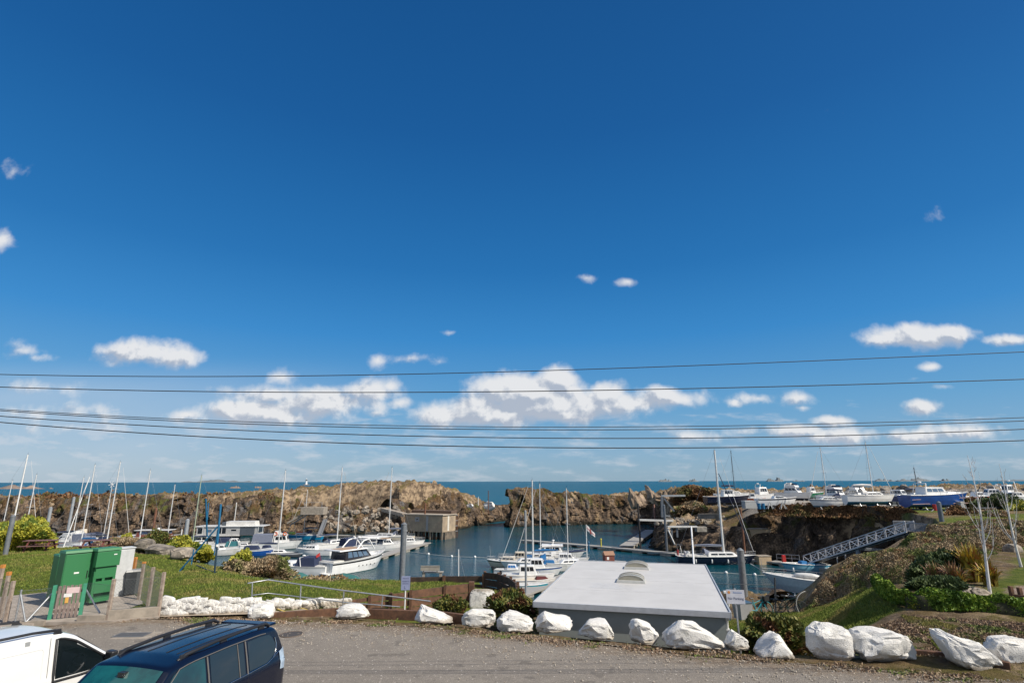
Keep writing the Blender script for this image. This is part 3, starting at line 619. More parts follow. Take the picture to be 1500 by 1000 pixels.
# ================= WHITE BOULDERS =================
def rock(name,label,cat,group,px0,px1,ytop,ybase,m,depth=.8,seed=1,cuts=7,rough=.085,z=None,prof=None,sub=4,parent=None):
    """a boulder whose outline spans px0..px1, standing on the ground at ybase"""
    z0=-.02 if z is None else z
    c=P((px0+px1)/2,ybase,z0); t=c.y*cp+(z0-CH)*sp
    w=(px1-px0)/FPX*t; top=PY((px0+px1)/2,ytop,c.y+.25*w).z-z0; r=random.Random(seed)
    bm=bmesh.new(); bmesh.ops.create_icosphere(bm,subdivisions=sub,radius=1)
    planes=[]
    for k in range(cuts):
        n=Vector((r.uniform(-1,1),r.uniform(-1,.6),r.uniform(-.7,1))).normalized(); planes.append((n,r.uniform(.80,1.12)))
    dep=w*depth
    for v in bm.verts:
        p=v.co.copy()
        p=Vector((math.copysign(abs(p.x)**.5,p.x),math.copysign(abs(p.y)**.5,p.y),math.copysign(abs(p.z)**.5,p.z)))
        for n,d in planes:
            q=p.dot(n)-d
            if q>0: p-=n*q*.94
        q=p*1.7+Vector((seed,0,0))
        p+=v.co*(mn.fractal(q*1.6,1,2,5)*rough*1.6+ (mn.ridged_multi_fractal(q*1.2,1,2,4,1,2)-1.2)*rough*.55)
        v.co=p
    xs=[v.co.x for v in bm.verts]; zs=[v.co.z for v in bm.verts]; ys_=[v.co.y for v in bm.verts]
    x0,x1,za,zb,ya,yb=min(xs),max(xs),min(zs),max(zs),min(ys_),max(ys_)
    for v in bm.verts:
        fx=(v.co.x-x0)/(x1-x0); fz=(v.co.z-za)/(zb-za); fy=(v.co.y-ya)/(yb-ya)
        if prof:
            fz*=np.interp(fx,prof[0],prof[1])
            if len(prof)>2: fx=.5+(fx-.5)*.72+np.interp(fz,(0,1),prof[2])
        v.co=Vector(((fx-.5)*w,(fy-.5)*dep+dep*.42,fz*top*1.12-top*.1))
    me=bpy.data.meshes.new(name); bm.to_mesh(me); bm.free(); me.materials.append(m)
    me.polygons.foreach_set('use_smooth',[True]*len(me.polygons))
    try: me.set_sharp_from_angle(angle=R(28))
    except Exception: pass
    o=bpy.data.objects.new(name,me); COL.objects.link(o); o.location=(c.x,c.y,z0); tag(o,label,cat,group); return o
GB='whitewashed boulders along the road edge'
for i,(a,b,yt,yb,lab,dep,prof) in enumerate([
 (357,393,885,907,'small whitewashed boulder at the foot of the handrail behind the navy car roof',.9,None),
 (488,538,884,906,'low flat whitewashed boulder on the timber edging, below the blue parking sign',.6,((0,.25,.8,1),(.8,1,1,.75))),
 (604,662,884,912,'whitewashed wedge boulder sloping down to the right, beside the left round bush',.7,((0,.12,.4,1),(.6,1,.72,.25))),
 (674,725,890,918,'rounded whitewashed boulder between the two round bushes',.8,((0,.3,.8,1),(.8,1,.9,.8))),
 (725,782,892,926,'blocky whitewashed boulder in front of the second bush, with a dark notch',.8,((0,.05,.35,1),(1,1,.9,.6))),
 (783,840,895,927,'whitewashed boulder with a crest at its left, under the left corner of the flat roof',.75,((0,.25,.5,1),(.6,1,.82,.7))),
 (848,901,907,939,'squat whitewashed boulder with a cracked face, below the middle of the white roof',.8,((0,.3,.8,1),(.7,1,.95,.5))),
 (926,970,906,943,'narrow whitewashed boulder standing left of the largest smooth one',.9,((0,.2,.6,1),(.9,1,.8,.55))),
 (978,1069,903,952,'large smooth egg-shaped whitewashed boulder in front of the building corner',.65,((0,.25,.6,1),(.65,1,.78,.35))),
 (1066,1103,925,953,'small angular whitewashed boulder at the foot of the no parking sign',.9,((0,.4,1),(.5,1,.6))),
 (1116,1168,928,966,'pyramid-shaped whitewashed boulder in front of the red and green bush',.9,((0,.5,.7,1),(.3,1,.95,.3))),
 (1195,1257,909,968,'tall square whitewashed block leaning behind the bush end',.7,((0,.1,.9,1),(.95,1,.85,.8))),
 (1261,1355,922,972,'broad whitewashed boulder with a flat top, second of the large ones at the right',.6,((0,.12,.8,1),(.7,1,1,.65))),
 (1384,1481,914,984,'pointed whitewashed slab leaning left, the tallest of the row',.5,((0,.12,.45,.75,1),(1,1,.70,.68,.3),(.18,-.16))),
 (1466,1530,934,980,'whitewashed boulder cut by the right edge of the picture',.7,((0,.1,1),(.9,1,1)))]):
    rock('white_boulder',lab,'boulder',GB,a,b,yt,yb,white_rock,dep,seed=i*7+3,prof=prof,rough=.085)
rock('white_boulder','big flat-faced whitewashed stone standing against the end of the timber wall','boulder',None,686,729,861,893,white_rock,.3,seed=91,prof=((0,.1,.85,1),(.95,1,.97,.6)),cuts=4,rough=.03,z=-1.0)
# whitewashed rubble wall along the lawn
root=empty('rubble_wall',(0,0,0),0,'low whitewashed rubble stone wall holding up the left lawn','wall')
A0,A1=P(233,902,0),P(366,897,0); A2=P(505,893,-.35); r=random.Random(5)
mb=MB()
def wallpt(f): return A0.lerp(A1,f/.5) if f<.5 else A1.lerp(A2,(f-.5)/.5)
for k in range(230):
        f=r.random(); p=wallpt(f); hgt=.60-.24*f
        q0=r.random(); w=r.uniform(.13,.30); h=r.uniform(.08,.15)*(1.1-.3*f)
        bm=bmesh.new(); bmesh.ops.create_icosphere(bm,subdivisions=2,radius=1)
        vs_=[]; sd_=r.random()*50; rot=Matrix.Rotation(r.uniform(-.25,.25),3,'Y')
        for v in bm.verts:
            q=v.co; q=Vector((math.copysign(abs(q.x)**.33,q.x),math.copysign(abs(q.y)**.4,q.y),math.copysign(abs(q.z)**.35,q.z)))
            q=q*(1+.3*mn.noise(q*1.1+Vector((sd_,0,0))))
            q=rot@Vector((q.x*w,q.y*.07,q.z*h))
            vs_.append(q+Vector((p.x,p.y+.10+r.uniform(-.02,.02),p.z+.06+(hgt-.1)*q0)))
        mb.add(vs_,[tuple(v.index for v in f_.verts) for f_ in bm.faces],True); bm.free()
mb.build('stones',root,white_rock)
mb=MB()
for k in range(40):
    p=wallpt(k/39); 
back=[wallpt(k/30) for k in range(31)]
mb.grid([[p+Vector((0,.12,-.3)) for p in back],[p+Vector((0,.14,.48-.22*i/30)) for i,p in enumerate(back)],[p+Vector((0,.5,.46-.22*i/30)) for i,p in enumerate(back)]],False)
mb.build('mortar',root,white_rock)

# ================= FLAT ROOFED BUILDING =================
u=Vector((6.5,-1.72,0)).normalized(); v_=Vector((-u.y,u.x,0)); B0=Vector((.80,21.85,0)); BW,BD=6.75,11.2
M=Matrix(((u.x,v_.x,0,B0.x),(u.y,v_.y,0,B0.y),(0,0,1,0),(0,0,0,1)))
bld=empty('flat_roofed_building',(0,0,0),0,'low grey building with a pale flat membrane roof and two rooflights behind the boulders','building')
bld.matrix_world=M
roofm=mat('pale_roof_membrane',(.52,.51,.495),.6,col2=(.475,.465,.45),scale=.9,detail=7,contrast=(.35,.6),bump=.002,bscale=8)
wallg=mat('grey_green_render',(.26,.285,.27),.8,col2=(.225,.25,.24),scale=1.5)
MB().box(.14,BW-.14,.13,BD-.14,-4.2,.34).build('wall',bld,wallg)
mb=MB(); mb.box(0,BW,0,BD,.38,.485); mb.build('roof',bld,roofm,bevel=.015)
mb=MB(); 
for a in ((-.03,BW+.03,-.05,-.0),(-.03,BW+.03,BD,BD+.05)): mb.box(*a,.33,.52)
for a in ((-.05,-.0,-.05,BD+.05),(BW,BW+.05,-.05,BD+.05)): mb.box(*a,.332,.525)
mb.build('roof_edge',bld,mat('pale_edge_trim',(.50,.51,.53),.4,.2,coat=.1),bevel=.006)
mb=MB()
for yy_ in (2.9,5.6,8.3): mb.box(.05,BW-.05,yy_,yy_+.05,.485,.489)
mb.box(1.6,3.4,3.3,4.6,.485,.4895)
mb.build('membrane_seam',bld,mat('roof_seam',(.53,.52,.505),.5))
bd=mat('rooflight_dome',(.40,.37,.28),.12,col2=(.30,.28,.22),scale=3,spec=.6,coat=.4,trans=.25)
def local(p): return bld.matrix_world.inverted()@p
for (x,y,w,d,lab) in ((924,851,1.25,1.0,'nearer, larger rooflight with a yellowed dome'),(932,832,1.25,.9,'farther rooflight')):
    c=local(P(x,y,.5)); k=MB(); k.box(c.x-w/2,c.x+w/2,c.y-d/2,c.y+d/2,.486,.60,None,.03,.03,.03)
    k=k.build('rooflight',bld,mat('rooflight_frame',(.42,.42,.40),.5),bevel=.01); tag(k,lab)
    rows=[]
    for i in range(13):
        a=PI*i/12; rows.append([Vector((c.x-math.cos(a)*w*.43,c.y+s_*d*.42,.60+math.sin(a)*.20*(1 if abs(s_)<.99 else .97))) for s_ in (-1,-.5,0,.5,1)])
    mb=MB(); mb.grid(rows,True)
    for s_ in (0,-1):
        col_=[rw[s_] for rw in rows]; mb.add(col_,[tuple(range(13))])
    mb.build('dome',k,bd)
    mb=MB(); 
    for q in (-.43,0,.43):
        mb.tube([(c.x-math.cos(PI*i/12)*w*.44,c.y+q*d*.98,.60+math.sin(PI*i/12)*.21) for i in range(13)],.018,6)
    mb.build('glazing_bar',k,mat('rooflight_frame',(.42,.42,.40),.5))
mb=MB(); mb.tube([(BW-.1,-.02+.02,.36),(BW-.1,.16,.2),(BW-.1,.2,.05),(BW-.1,.2,-3.6)],.045,10)
for z_ in (-.1,-.9,-1.9): mb.box(BW-.17,BW-.03,.14,.275,z_,z_+.05)
mb.build('drainpipe',bld,wpaint)
# ---- building's concrete kerb in front
# ================= FENCED COMPOUND AND CABINETS =================
def cab_matrix(p,az):   # local x = to the right seen from the front, y = depth, z up; front normal has azimuth az
    n=Vector((math.sin(R(az)),math.cos(R(az)),0)); x=Vector((0,0,1)).cross(n); y=-n
    return Matrix(((x.x,y.x,0,p.x),(x.y,y.y,0,p.y),(0,0,1,p.z),(0,0,0,1)))
def place(o,M,sx=1): o.matrix_world=M@Matrix.Diagonal((sx,1,1,1)); return o
pad=MB(); yard_pts=[P(60,912,0),P(160,910,0),P(232,904,0),P(188,864,0),P(120,862,0),P(-60,880,0),P(-60,925,0)]
pad.add([Vector((p.x,p.y,.06)) for p in yard_pts]+[Vector((p.x,p.y,-.3)) for p in yard_pts],[tuple(range(7))]+[(i,i+7,(i+1)%7+7,(i+1)%7) for i in range(7)])
tag(pad.build('pavement',m=mat('pavement_concrete',(.36,.31,.265),.9,col2=(.24,.205,.17),scale=2.2,bump=.01,bscale=30)),kind='structure')
wlab=mat('white_label',(.75,.75,.72),.5)
c1=empty('utility_cabinet',(0,0,0),0,'tall green metal utility cabinet behind the picket gate, with one small white plate','utility cabinet','green utility cabinets'); place(c1,cab_matrix(P(92,892,.06)+Vector((-.2,.6,0)),124),.84)
MB().box(-.52,.52,0,.55,0,.12).build('plinth',c1,conc)
MB().box(-.56,.56,0,.6,.12,2.0).build('casing',c1,greenp,bevel=.012)
MB().box(-.60,.60,-.05,.66,2.0,2.1,None,.03,.03,.06).build('lid',c1,greenp,bevel=.01)
d=MB().box(-.53,.53,-.018,-.001,.18,1.96).build('door',c1,greenp,bevel=.006)
MB().box(-.12,.08,-.024,-.019,1.22,1.28).build('label_plate',d,wlab)
MB().box(.40,.43,-.05,-.019,1.02,1.30).build('handle',d,blackp)
c3=empty('utility_cabinet',(0,0,0),0,'lower dark green cabinet standing just behind and left of the tall one','utility cabinet','green utility cabinets'); place(c3,cab_matrix(P(82,884,.06)+Vector((-.5,1.1,0)),124),.84)
MB().box(-.60,.2,0,.62,0,1.72).build('casing',c3,greenp,bevel=.012); MB().box(-.63,.23,-.03,.65,1.72,1.80,None,.03,.03,.05).build('lid',c3,greenp,bevel=.01); MB().box(-.55,.15,-.015,-.001,.1,1.66).build('door',c3,greenp,bevel=.005)
c2=empty('utility_cabinet',(0,0,0),0,'green cabinet with a jutting hood and open lower panels, right of the tall one','utility cabinet','green utility cabinets'); place(c2,cab_matrix(P(132,887,.06)+Vector((0,.55,0)),120),.84)
MB().box(-.50,.50,.16,.7,.1,2.02).build('casing',c2,mat('dark_green_paint',(.022,.11,.045),.45,col2=(.015,.08,.035)),bevel=.01)
MB().box(-.56,.52,-.08,.72,2.02,2.12,None,.03,.03,.05).build('lid',c2,greenp,bevel=.01)
h=MB().box(-.54,.50,-.06,.16,1.42,2.0).build('hood',c2,greenp,bevel=.012); MB().box(.18,.32,-.07,-.061,1.84,1.88).build('label_plate',h,wlab)
MB().box(-.45,.45,.02,.158,.98,1.40).build('upper_panel',c2,greenp,bevel=.006)
MB().box(-.40,.38,.02,.15,.42,.86).build('lower_panel',c2,greenp,bevel=.006)
MB().box(-.52,.48,-.02,.158,.10,.24).build('kick_plate',c2,greenp,bevel=.006)
for x_ in (-.50,-.12,.34): MB().box(x_,x_+.12,.03,.13,.24 if x_<-.3 else .86,.98 if x_>-.3 else 1.25).build('leg',c2,greenp,bevel=.004)
c4=empty('utility_cabinet',(0,0,0),0,'tall white metal cabinet, the palest of the group, beside the dark bin','utility cabinet'); place(c4,cab_matrix(P(161,874,.06)+Vector((.1,.35,0)),128),.84)
wc_=mat('pale_cabinet_paint',(.52,.53,.53),.5,col2=(.44,.45,.45)); MB().box(-.40,.42,0,.5,0,1.92).build('casing',c4,wc_,bevel=.01); MB().box(-.43,.45,-.03,.53,1.92,1.97).build('lid',c4,wc_,bevel=.01); MB().box(-.36,.38,-.015,-.001,.08,1.86).build('door',c4,wc_,bevel=.006)
bn=empty('wheelie_bin',P(190,869,.06),R(40),'dark grey bin tucked between the white cabinet and the orange-topped fence post','bin')
MB().box(-.27,.27,-.25,.25,.05,.95,None,-.04,-.04,-.04).build('tub',bn,mat('bin_plastic',(.04,.045,.05),.5)); MB().box(-.33,.33,-.31,.31,.95,1.02,None,.04,.04,.04).build('lid',bn,mat('bin_lid',(.36,.36,.35),.5),bevel=.01)
for s_ in (-.2,.2): MB().disc((s_,.24,.09),(1,0,0),.09,.05).build('wheel',bn,black)
# picket gate
gt=empty('picket_gate',(0,0,0),0,'narrow gate of weathered grey pickets between two sea green posts, with a warning notice','gate')
gl,gr=P(68,906,.05),P(118,902,.05); gx=(gr-gl).normalized(); gy=Vector((-gx.y,gx.x,0)); gw=(gr-gl).length
GM=Matrix(((gx.x,gy.x,0,gl.x),(gx.y,gy.y,0,gl.y),(0,0,1,gl.z),(0,0,0,1))); place(gt,GM)
for x_ in (0,gw-.1): MB().box(x_,x_+.11,-.05,.06,0,1.14).build('post',gt,gpost,bevel=.008)
for z_ in (.22,.86): MB().box(.11,gw-.1,.03,.07,z_,z_+.09).build('rail',gt,picket)
for k in range(6):
    x_=.16+k*(gw-.40)/5; MB().box(x_,x_+.09,-.005,.025,.03,1.10+.02*(k%2)).build('picket',gt,picket,bevel=.004)
sg=MB().box(.42,.80,-.02,-.006,.84,1.04).build('notice',gt,mat('faded_notice',(.66,.52,.50),.6,col2=(.55,.42,.42)))
MB().box(.36,.60,-.021,-.007,.72,.838).build('notice',gt,wlab); MB().box(.42,.52,-.0215,-.007,.52,.715).build('notice',gt,mat('orange_notice',(.65,.36,.08),.6))
# plinth and fence
fn=empty('chain_link_fence',(0,0,0),0,'chain link fence on concrete posts and a low concrete plinth round the cabinets','fence')
FA,FB,FC=P(156,909,0),P(230,903,0),P(190,866,.05); FL=P(15,914,0)
def wall_(mb,a,b,h,w=.14,z=-.2): mb.bar(Vector((a.x,a.y,(z+h)/2)),Vector((b.x,b.y,(z+h)/2)),w,h-z)
mb=MB(); wall_(mb,FA,FB,.38,.13); mb.build('plinth',fn,conc,bevel=.01)
mb=MB(); wall_(mb,P(112,910,0),FA+Vector((-.06,0,0)),.24,.13); mb.build('plinth',fn,conc,bevel=.01)
mb=MB(); wall_(mb,FL,P(64,912,0),.12,.13); mb.build('plinth',fn,conc)
op=mat('orange_topped_post',(.40,.33,.26),.9,col2=(.27,.20,.15),scale=9)
def fpost(base,h,orange_=False,w=.105):
    o=MB().box(base.x-w/2,base.x+w/2,base.y-w/2,base.y+w/2,-.1,h).build('post',fn,conc_post,bevel=.01)
    if orange_:
        MB().box(base.x-w/2-.004,base.x+w/2+.004,base.y-w/2-.004,base.y+w/2+.004,h-orange_,h+.006).build('painted_top',o,mat('orange_paint',(.60,.25,.05),.7,col2=(.45,.17,.04),scale=12))
fpost(FA,1.42); fpost(FB,1.55)
for f,o_ in ((.33,0),(.66,0.06),(1.0,.5)): fpost(FB.lerp(FC,f),1.52,o_)
LP=[(P(6,912,0),1.40,.0),(P(-2,906,0),1.62,.12),(P(-12,900,0),1.78,.12),(P(-24,892,0),1.85,.12)]
for p,h_,o_ in LP: fpost(p,h_,o_)
def mesh_panel(a,b,z0,z1):
    mb=MB(); d=b-a; L=math.hypot(d.x,d.y); e=Vector((d.x/L,d.y/L,0)); H=z1-z0; st=.11
    o0=Vector((a.x,a.y,0))
    k=-H
    while k<L:
        for sgn in (1,-1):
            s0,s1=k,k+H; za,zb=(z0,z1) if sgn>0 else (z1,z0)
            t0=max(0,-s0/H); t1=min(1,(L-s0)/H)
            if t1<=t0: continue
            mb.bar(o0+e*(s0+H*t0)+Vector((0,0,za+(zb-za)*t0)),o0+e*(s0+H*t1)+Vector((0,0,za+(zb-za)*t1)),.0032)
        k+=st
    for z_ in (z0,z1): mb.bar(o0+Vector((0,0,z_)),o0+e*L+Vector((0,0,z_)),.008)
    mb.build('wire_mesh',fn,mat('fence_wire',(.16,.17,.17),.5,.3))
mesh_panel(FA,FB,.40,1.38); mesh_panel(P(118,904,0),FA,.26,1.2); mesh_panel(FB,FC,.1,1.45); mesh_panel(FL,P(66,908,0),.14,1.1); mesh_panel(LP[0][0],LP[3][0],.1,1.3)
for a,b in ((P(20,914,0)+Vector((0,0,1.0)),P(37,913,0)+Vector((0,-.05,.1))),(P(68,907,0)+Vector((0,0,.9)),P(38,913,0)+Vector((0,-.05,.1))),(P(118,903,0)+Vector((0,0,.95)),P(143,907,0)+Vector((0,0,.25)))):
    MB().tube([a,b],.03,8).build('brace',fn,galv)
MB().tube([P(20,914,0)+Vector((0,0,-.1)),P(20,914,0)+Vector((0,0,1.15))],.03,8).build('brace',fn,galv)

# ================= LAWN FURNITURE =================
def picnic(loc,rot,label):
    r_=empty('picnic_table',loc,rot,label,'picnic table','picnic tables on the left lawn')
    brown=mat('red_brown_stain',(.17,.05,.035),.7,col2=(.11,.03,.02),scale=5)
    mb=MB()
    for k in range(5): mb.box(-.95,.95,-.36+k*.146,-.36+k*.146+.135,.72,.76)
    mb.build('tabletop',r_,mat('faded_table_boards',(.19,.105,.10),.7,col2=(.14,.07,.065),scale=4))
    for s_ in (-1,1):
        mb=MB(); mb.box(-.95,.95,s_*.78-.13,s_*.78+.13,.42,.46); mb.build('bench_seat',r_,mat('faded_table_boards',(.2,.1,.1)))
    for x_ in (-.62,.62):
        for s_ in (-1,1): MB().bar((x_,s_*.72,0),(x_,s_*.22,.72),.05,.10,up=(1,0,0)).build('leg',r_,brown)
        MB().box(x_+.03,x_+.07,-.88,.88,.33,.42).build('crossbar',r_,brown)
        MB().box(x_+.03,x_+.07,-.36,.36,.63,.72).build('crossbar',r_,brown)
picnic(P(57,806,.17)+Vector((0,0,0)),R(14),'red-brown picnic table on the lawn in front of the yellow-green bush')
picnic(P(138,806,.15),R(8),'picnic table half hidden behind the green cabinets')
rock('lawn_boulder','upright split boulder with a black left face on the lawn, farthest of the three','boulder','natural boulders on the left lawn',189,217,787,803,dark_stone,.8,seed=31,z=.1,prof=((0,.1,.9,1),(1,1,.95,.9)))
rock('lawn_boulder','long dark-sided boulder lying on the lawn, middle of the three','boulder','natural boulders on the left lawn',203,244,794,813,dark_stone,.9,seed=44,z=.1,prof=((0,.15,1),(1,1,.62)))
rock('lawn_boulder','tan rounded boulder on the lawn beside the yellow shrubs','boulder','natural boulders on the left lawn',243,275,801,818,grey_stone,.9,seed=57,z=.12)
# blue swing posts
def bluepost(name,label,base,top,extra):
    r_=empty(name,base,0,label,'metal post','blue metal posts on the lawn'); T=top-base
    MB().tube([(0,0,-.1),T*.42],.05,10).build('lower_tube',r_,mat('dark_blue_steel',(.03,.06,.09),.4,.3))
    MB().tube([T*.42,T],.055,10).build('upper_tube',r_,bluep)
    for a,b,rr in extra: MB().tube([a-base,b-base],rr,8).build('strut',r_,bluep)
    MB().disc(T*.42,T,.075,.12,12).build('collar',r_,wpaint); MB().box(-.16,.16,-.16,.16,-.02,.015).build('base_plate',r_,galv)
b0=P(313,843,-.12); Y0=b0.y
bluepost('swing_post','nearer blue steel swing post with a long slanting strut on the lawn',b0,PY(323,737,Y0+.1),[(P(259,839,.02),PY(318,770,Y0+.05),.045),(PY(313,812,Y0),PY(318,775,Y0+.05),.03)])
b1=PT(304,38.5,-.9); bluepost('swing_post','farther blue steel swing post standing behind the yellow shrubs',b1,PT(301,38.5,3.65),[(P(279,828,-.05),PY(283,803,P(279,828,-.05).y),.035),(PY(303,760,b1.y),PY(305,735,b1.y),.04)])
hz=[P(x,y,-.02)+Vector((0,0,.05)) for x,y in ((287,829),(300,834),(312,838),(330,838),(350,838),(375,840),(400,843))]
tag(MB().tube([Vector((p.x,p.y,G(p.x,p.y)+.05)) for p in hz],.035,6).build('strip',m=dsteel),'dark strip lying across the lawn past the foot of the nearer blue post','strip')  # thin dark tube following the ground past the post foot

# ================= HANDRAIL, TIMBER WALLS, RAMP =================
hr=empty('handrail',(0,0,0),0,'bare galvanised steel handrail with two rails beside the ramp','handrail')
y0=23.55
tp=[PY(362,853,y0),PY(392,847.5,y0+1.4),PY(440,855,y0+.3),PY(503,864,y0),PY(575,873,y0),PY(630,880,y0-.1)]
tp[1]=PY(392,848,y0+.9)
MB().tube([tp[0]]+[tp[1]]+tp[2:],.028,8).build('rail',hr,galv)
lp=[PY(370,870.5,y0),PY(392,867.5,y0+.9),PY(438,873,y0+.3),PY(503,881,y0),PY(585,888,y0)]
MB().tube(lp,.022,8).build('rail',hr,galv)
for (x,yt,yb,Y) in ((369,852.5,889,y0),(440,855.5,897,y0+.3),(503,864.5,889,y0),(560,872,888,y0)): MB().tube([PY(x,yt,Y),PY(x-2,yb,Y)],.026,8).build('post',hr,galv)
# ramp
rp=MB(); L_=[P(233,903,.0),P(300,901,.0),P(393,899,-.0),P(450,898,-.1),P(492,893,-.35)]; U2=[P(233,901,.0),P(300,897,.0),P(366,893,-.0),P(430,889,-.12),P(492,887,-.45)]
rp.grid([[p+Vector((0,0,.035)) for p in L_],[p+Vector((0,.3,.035)) for p in U2]],False); tag(rp.build('ramp_path',m=mat('ramp_concrete',(.38,.32,.25),.9,col2=(.27,.22,.17),scale=2,bump=.006,bscale=40)),kind='structure')
yl=mat('yellow_line',(.55,.40,.10),.8); 
for a,b in (((401,888.5),(421,896)),((440,889),(450,892))): 
    o=MB().bar(P(a[0],a[1],.045),P(b[0],b[1],.045),.06,.006).build('painted_line',m=yl); tag(o,kind='structure')
eg=empty('timber_edging',(0,0,0),0,'long brown timber kerb running behind the boulders at the road edge','edging')
es=[(393,901),(490,894),(538,895),(608,898),(640,899),(690,905)]
for a,b in zip(es[:-1],es[1:]):
    pa,pb=P(*a,.02),P(*b,.02); MB().bar(pa+Vector((0,0,-.06)),pb+Vector((0,0,-.06)),.14,.34).build('sleeper',eg,timber,bevel=.012)
eg2=empty('timber_edging',(0,0,0),0,'weathered timber kerb behind the large boulders at the right end of the road','edging')
for a,b in (((1340,962),(1400,968)),((1400,968),(1480,982))):
    MB().bar(P(*a,.0),P(*b,.0),.16,.36).build('sleeper',eg2,timber,bevel=.012)
def twall(label,pts,ztop,zbot,boards,posts=1.3,m=timber,name='retaining_wall',proud=-1,over=0):
    r_=empty(name,(0,0,0),0,label,'retaining wall','timber retaining walls of the terrace')
    for a,b,za,zb,ba,bb in zip(pts[:-1],pts[1:],ztop[:-1],ztop[1:],zbot[:-1],zbot[1:]):
        n=boards; 
        for k in range(n):
            f0,f1=k/n,(k+.94)/n
            A_=Vector((a.x,a.y,ba+(za-ba)*(f0+f1)/2)); B_=Vector((b.x,b.y,bb+(zb-bb)*(f0+f1)/2))
            MB().bar(A_,B_,.07+.012*(k%2),(za-ba)*(f1-f0)).build('board',r_,m)
        L=(b-a).length; c=max(1,round(L/posts)); d=(b-a).normalized(); q=Vector((d.y,-d.x,0))*proud
        for k in range(c+1):
            p=a.lerp(b,k/c)+q*.09*-1; z1=za+(zb-za)*k/c; z0=ba+(bb-ba)*k/c
            MB().box(p.x-.07,p.x+.07,p.y-.07,p.y+.07,z0-.2,z1+.03+over).build('post',r_,timber,bevel=.01)
    return r_
w0=[P(497,880,-.02),P(540,872,.05),P(600,864,.08),P(650,857,.1),P(690,853,.1)]
twall('long brown timber retaining wall rising beside the ramp below the lawn',w0,[-.02,.05,.08,.1,.1],[-.6,-.9,-1.25,-1.45,-1.5],4,1.25)
gp=w0[-1]; MB_=MB().box(gp.x-.13,gp.x+.13,gp.y-.16,gp.y+.12,-1.7,.16)
tag(MB_.build('timber_post',m=timber,bevel=.015),'thick square timber post at the right end of the long timber wall','post')
w1=[P(598,843,-.3),P(650,841,-.22),P(708,840,-.12)]
twall('low shaded timber kerb wall along the far edge of the lawn behind the bench',w1,[-.34,-.28,-.15],[-1.2,-1.3,-1.5],3,2.0,timber_shaded)
w2=[P(708,837,.0),P(728,839,.02),P(745,845,.05),P(755,853,.05),P(756,863,.0),P(745,871,-.05),P(733,878,-.1)]
twall('curved shaded timber wall closing the right end of the round lawn',w2,[.0,.02,.05,.05,.0,-.05,-.1],[-1.7,-1.8,-1.9,-1.9,-1.9,-1.8,-1.7],5,.7,timber_shaded,proud=1)
# bench
bn=empty('garden_bench',P(631,848.5,-.55)+Vector((0,.15,0)),R(4),'small weathered grey bench at the far lawn edge looking over the water','bench')
gw_=mat('grey_weathered_wood',(.34,.31,.27),.8,col2=(.23,.21,.18),scale=6)
MB().box(-.55,.65,-.2,.2,.36,.41).build('seat',bn,gw_); MB().box(-.62,.45,-.28,-.24,.50,.74).build('backrest',bn,gw_); MB().box(-.62,.45,-.3,-.2,.72,.76).build('backrest_cap',bn,gw_)
for x_ in (-.45,.5): MB().box(x_-.07,x_+.07,-.17,.17,0,.36).build('leg',bn,gw_); 
for x_ in (-.45,.3): MB().bar((x_,-.2,.36),(x_,-.26,.6),.05).build('bracket',bn,gw_)
# ---- signs
def text(s,name,parent,M,size,m,ext=.001,align='CENTER'):
    c=bpy.data.curves.new(name,'FONT'); c.body=s; c.size=size; c.extrude=ext; c.align_x=align; c.align_y='CENTER'
    o=bpy.data.objects.new(name,c); me=bpy.data.meshes.new_from_object(o); bpy.data.objects.remove(o); me.materials.clear(); me.materials.append(m)
    o=bpy.data.objects.new(name,me); COL.objects.link(o); o.parent=parent; o.matrix_local=M; return o
ink=mat('dark_blue_ink',(.03,.04,.10),.6); ink2=mat('blue_ink',(.12,.22,.48),.6); ink3=mat('orange_ink',(.60,.24,.06),.6)
def TM(x,z,y=-.02): return Matrix.Translation((x,y,z))@Matrix.Rotation(R(90),4,'X')
sg=empty('parking_sign',P(1083,944,-.15),R(-12),'white no parking sign on a thin grey post beside the building corner','sign')
MB().tube([(0,.03,-.6),(0,.03,1.62)],.028,8).build('post',sg,galv)
b_=MB().box(-.275,.275,-.012,.0,1.16,1.58).build('sign_board',sg,mat('sign_white',(.58,.58,.62),.5),bevel=.004)
text('No Parking','lettering',b_,TM(0,1.32,-.014),.105,ink); text('Beaucette','lettering',b_,TM(.07,1.50,-.014),.066,ink2)
MB().disc((-.19,-.014,1.50),(0,1,0),.042,.004,20).build('emblem',b_,ink3)
sg=empty('parking_sign',P(592,892,-.5)+Vector((0,-.05,0)),R(6),'small blue-grey notice with dark writing on a white post below the lawn','sign')
MB().tube([(0,.03,-.6),(0,.03,1.12)],.03,8).build('post',sg,wpaint)
b_=MB().box(-.19,.19,-.012,0,.78,1.34).build('sign_board',sg,mat('sign_blue_grey',(.26,.29,.44),.5,col2=(.22,.25,.38)),bevel=.004)
text('PRIVATE','lettering',b_,TM(0,1.24,-.014),.07,ink); text('MARINA','lettering',b_,TM(0,1.13,-.014),.08,ink); text('PARKING','lettering',b_,TM(0,1.04,-.014),.06,ink); text('L','lettering',b_,TM(-.03,.89,-.014),.17,ink)
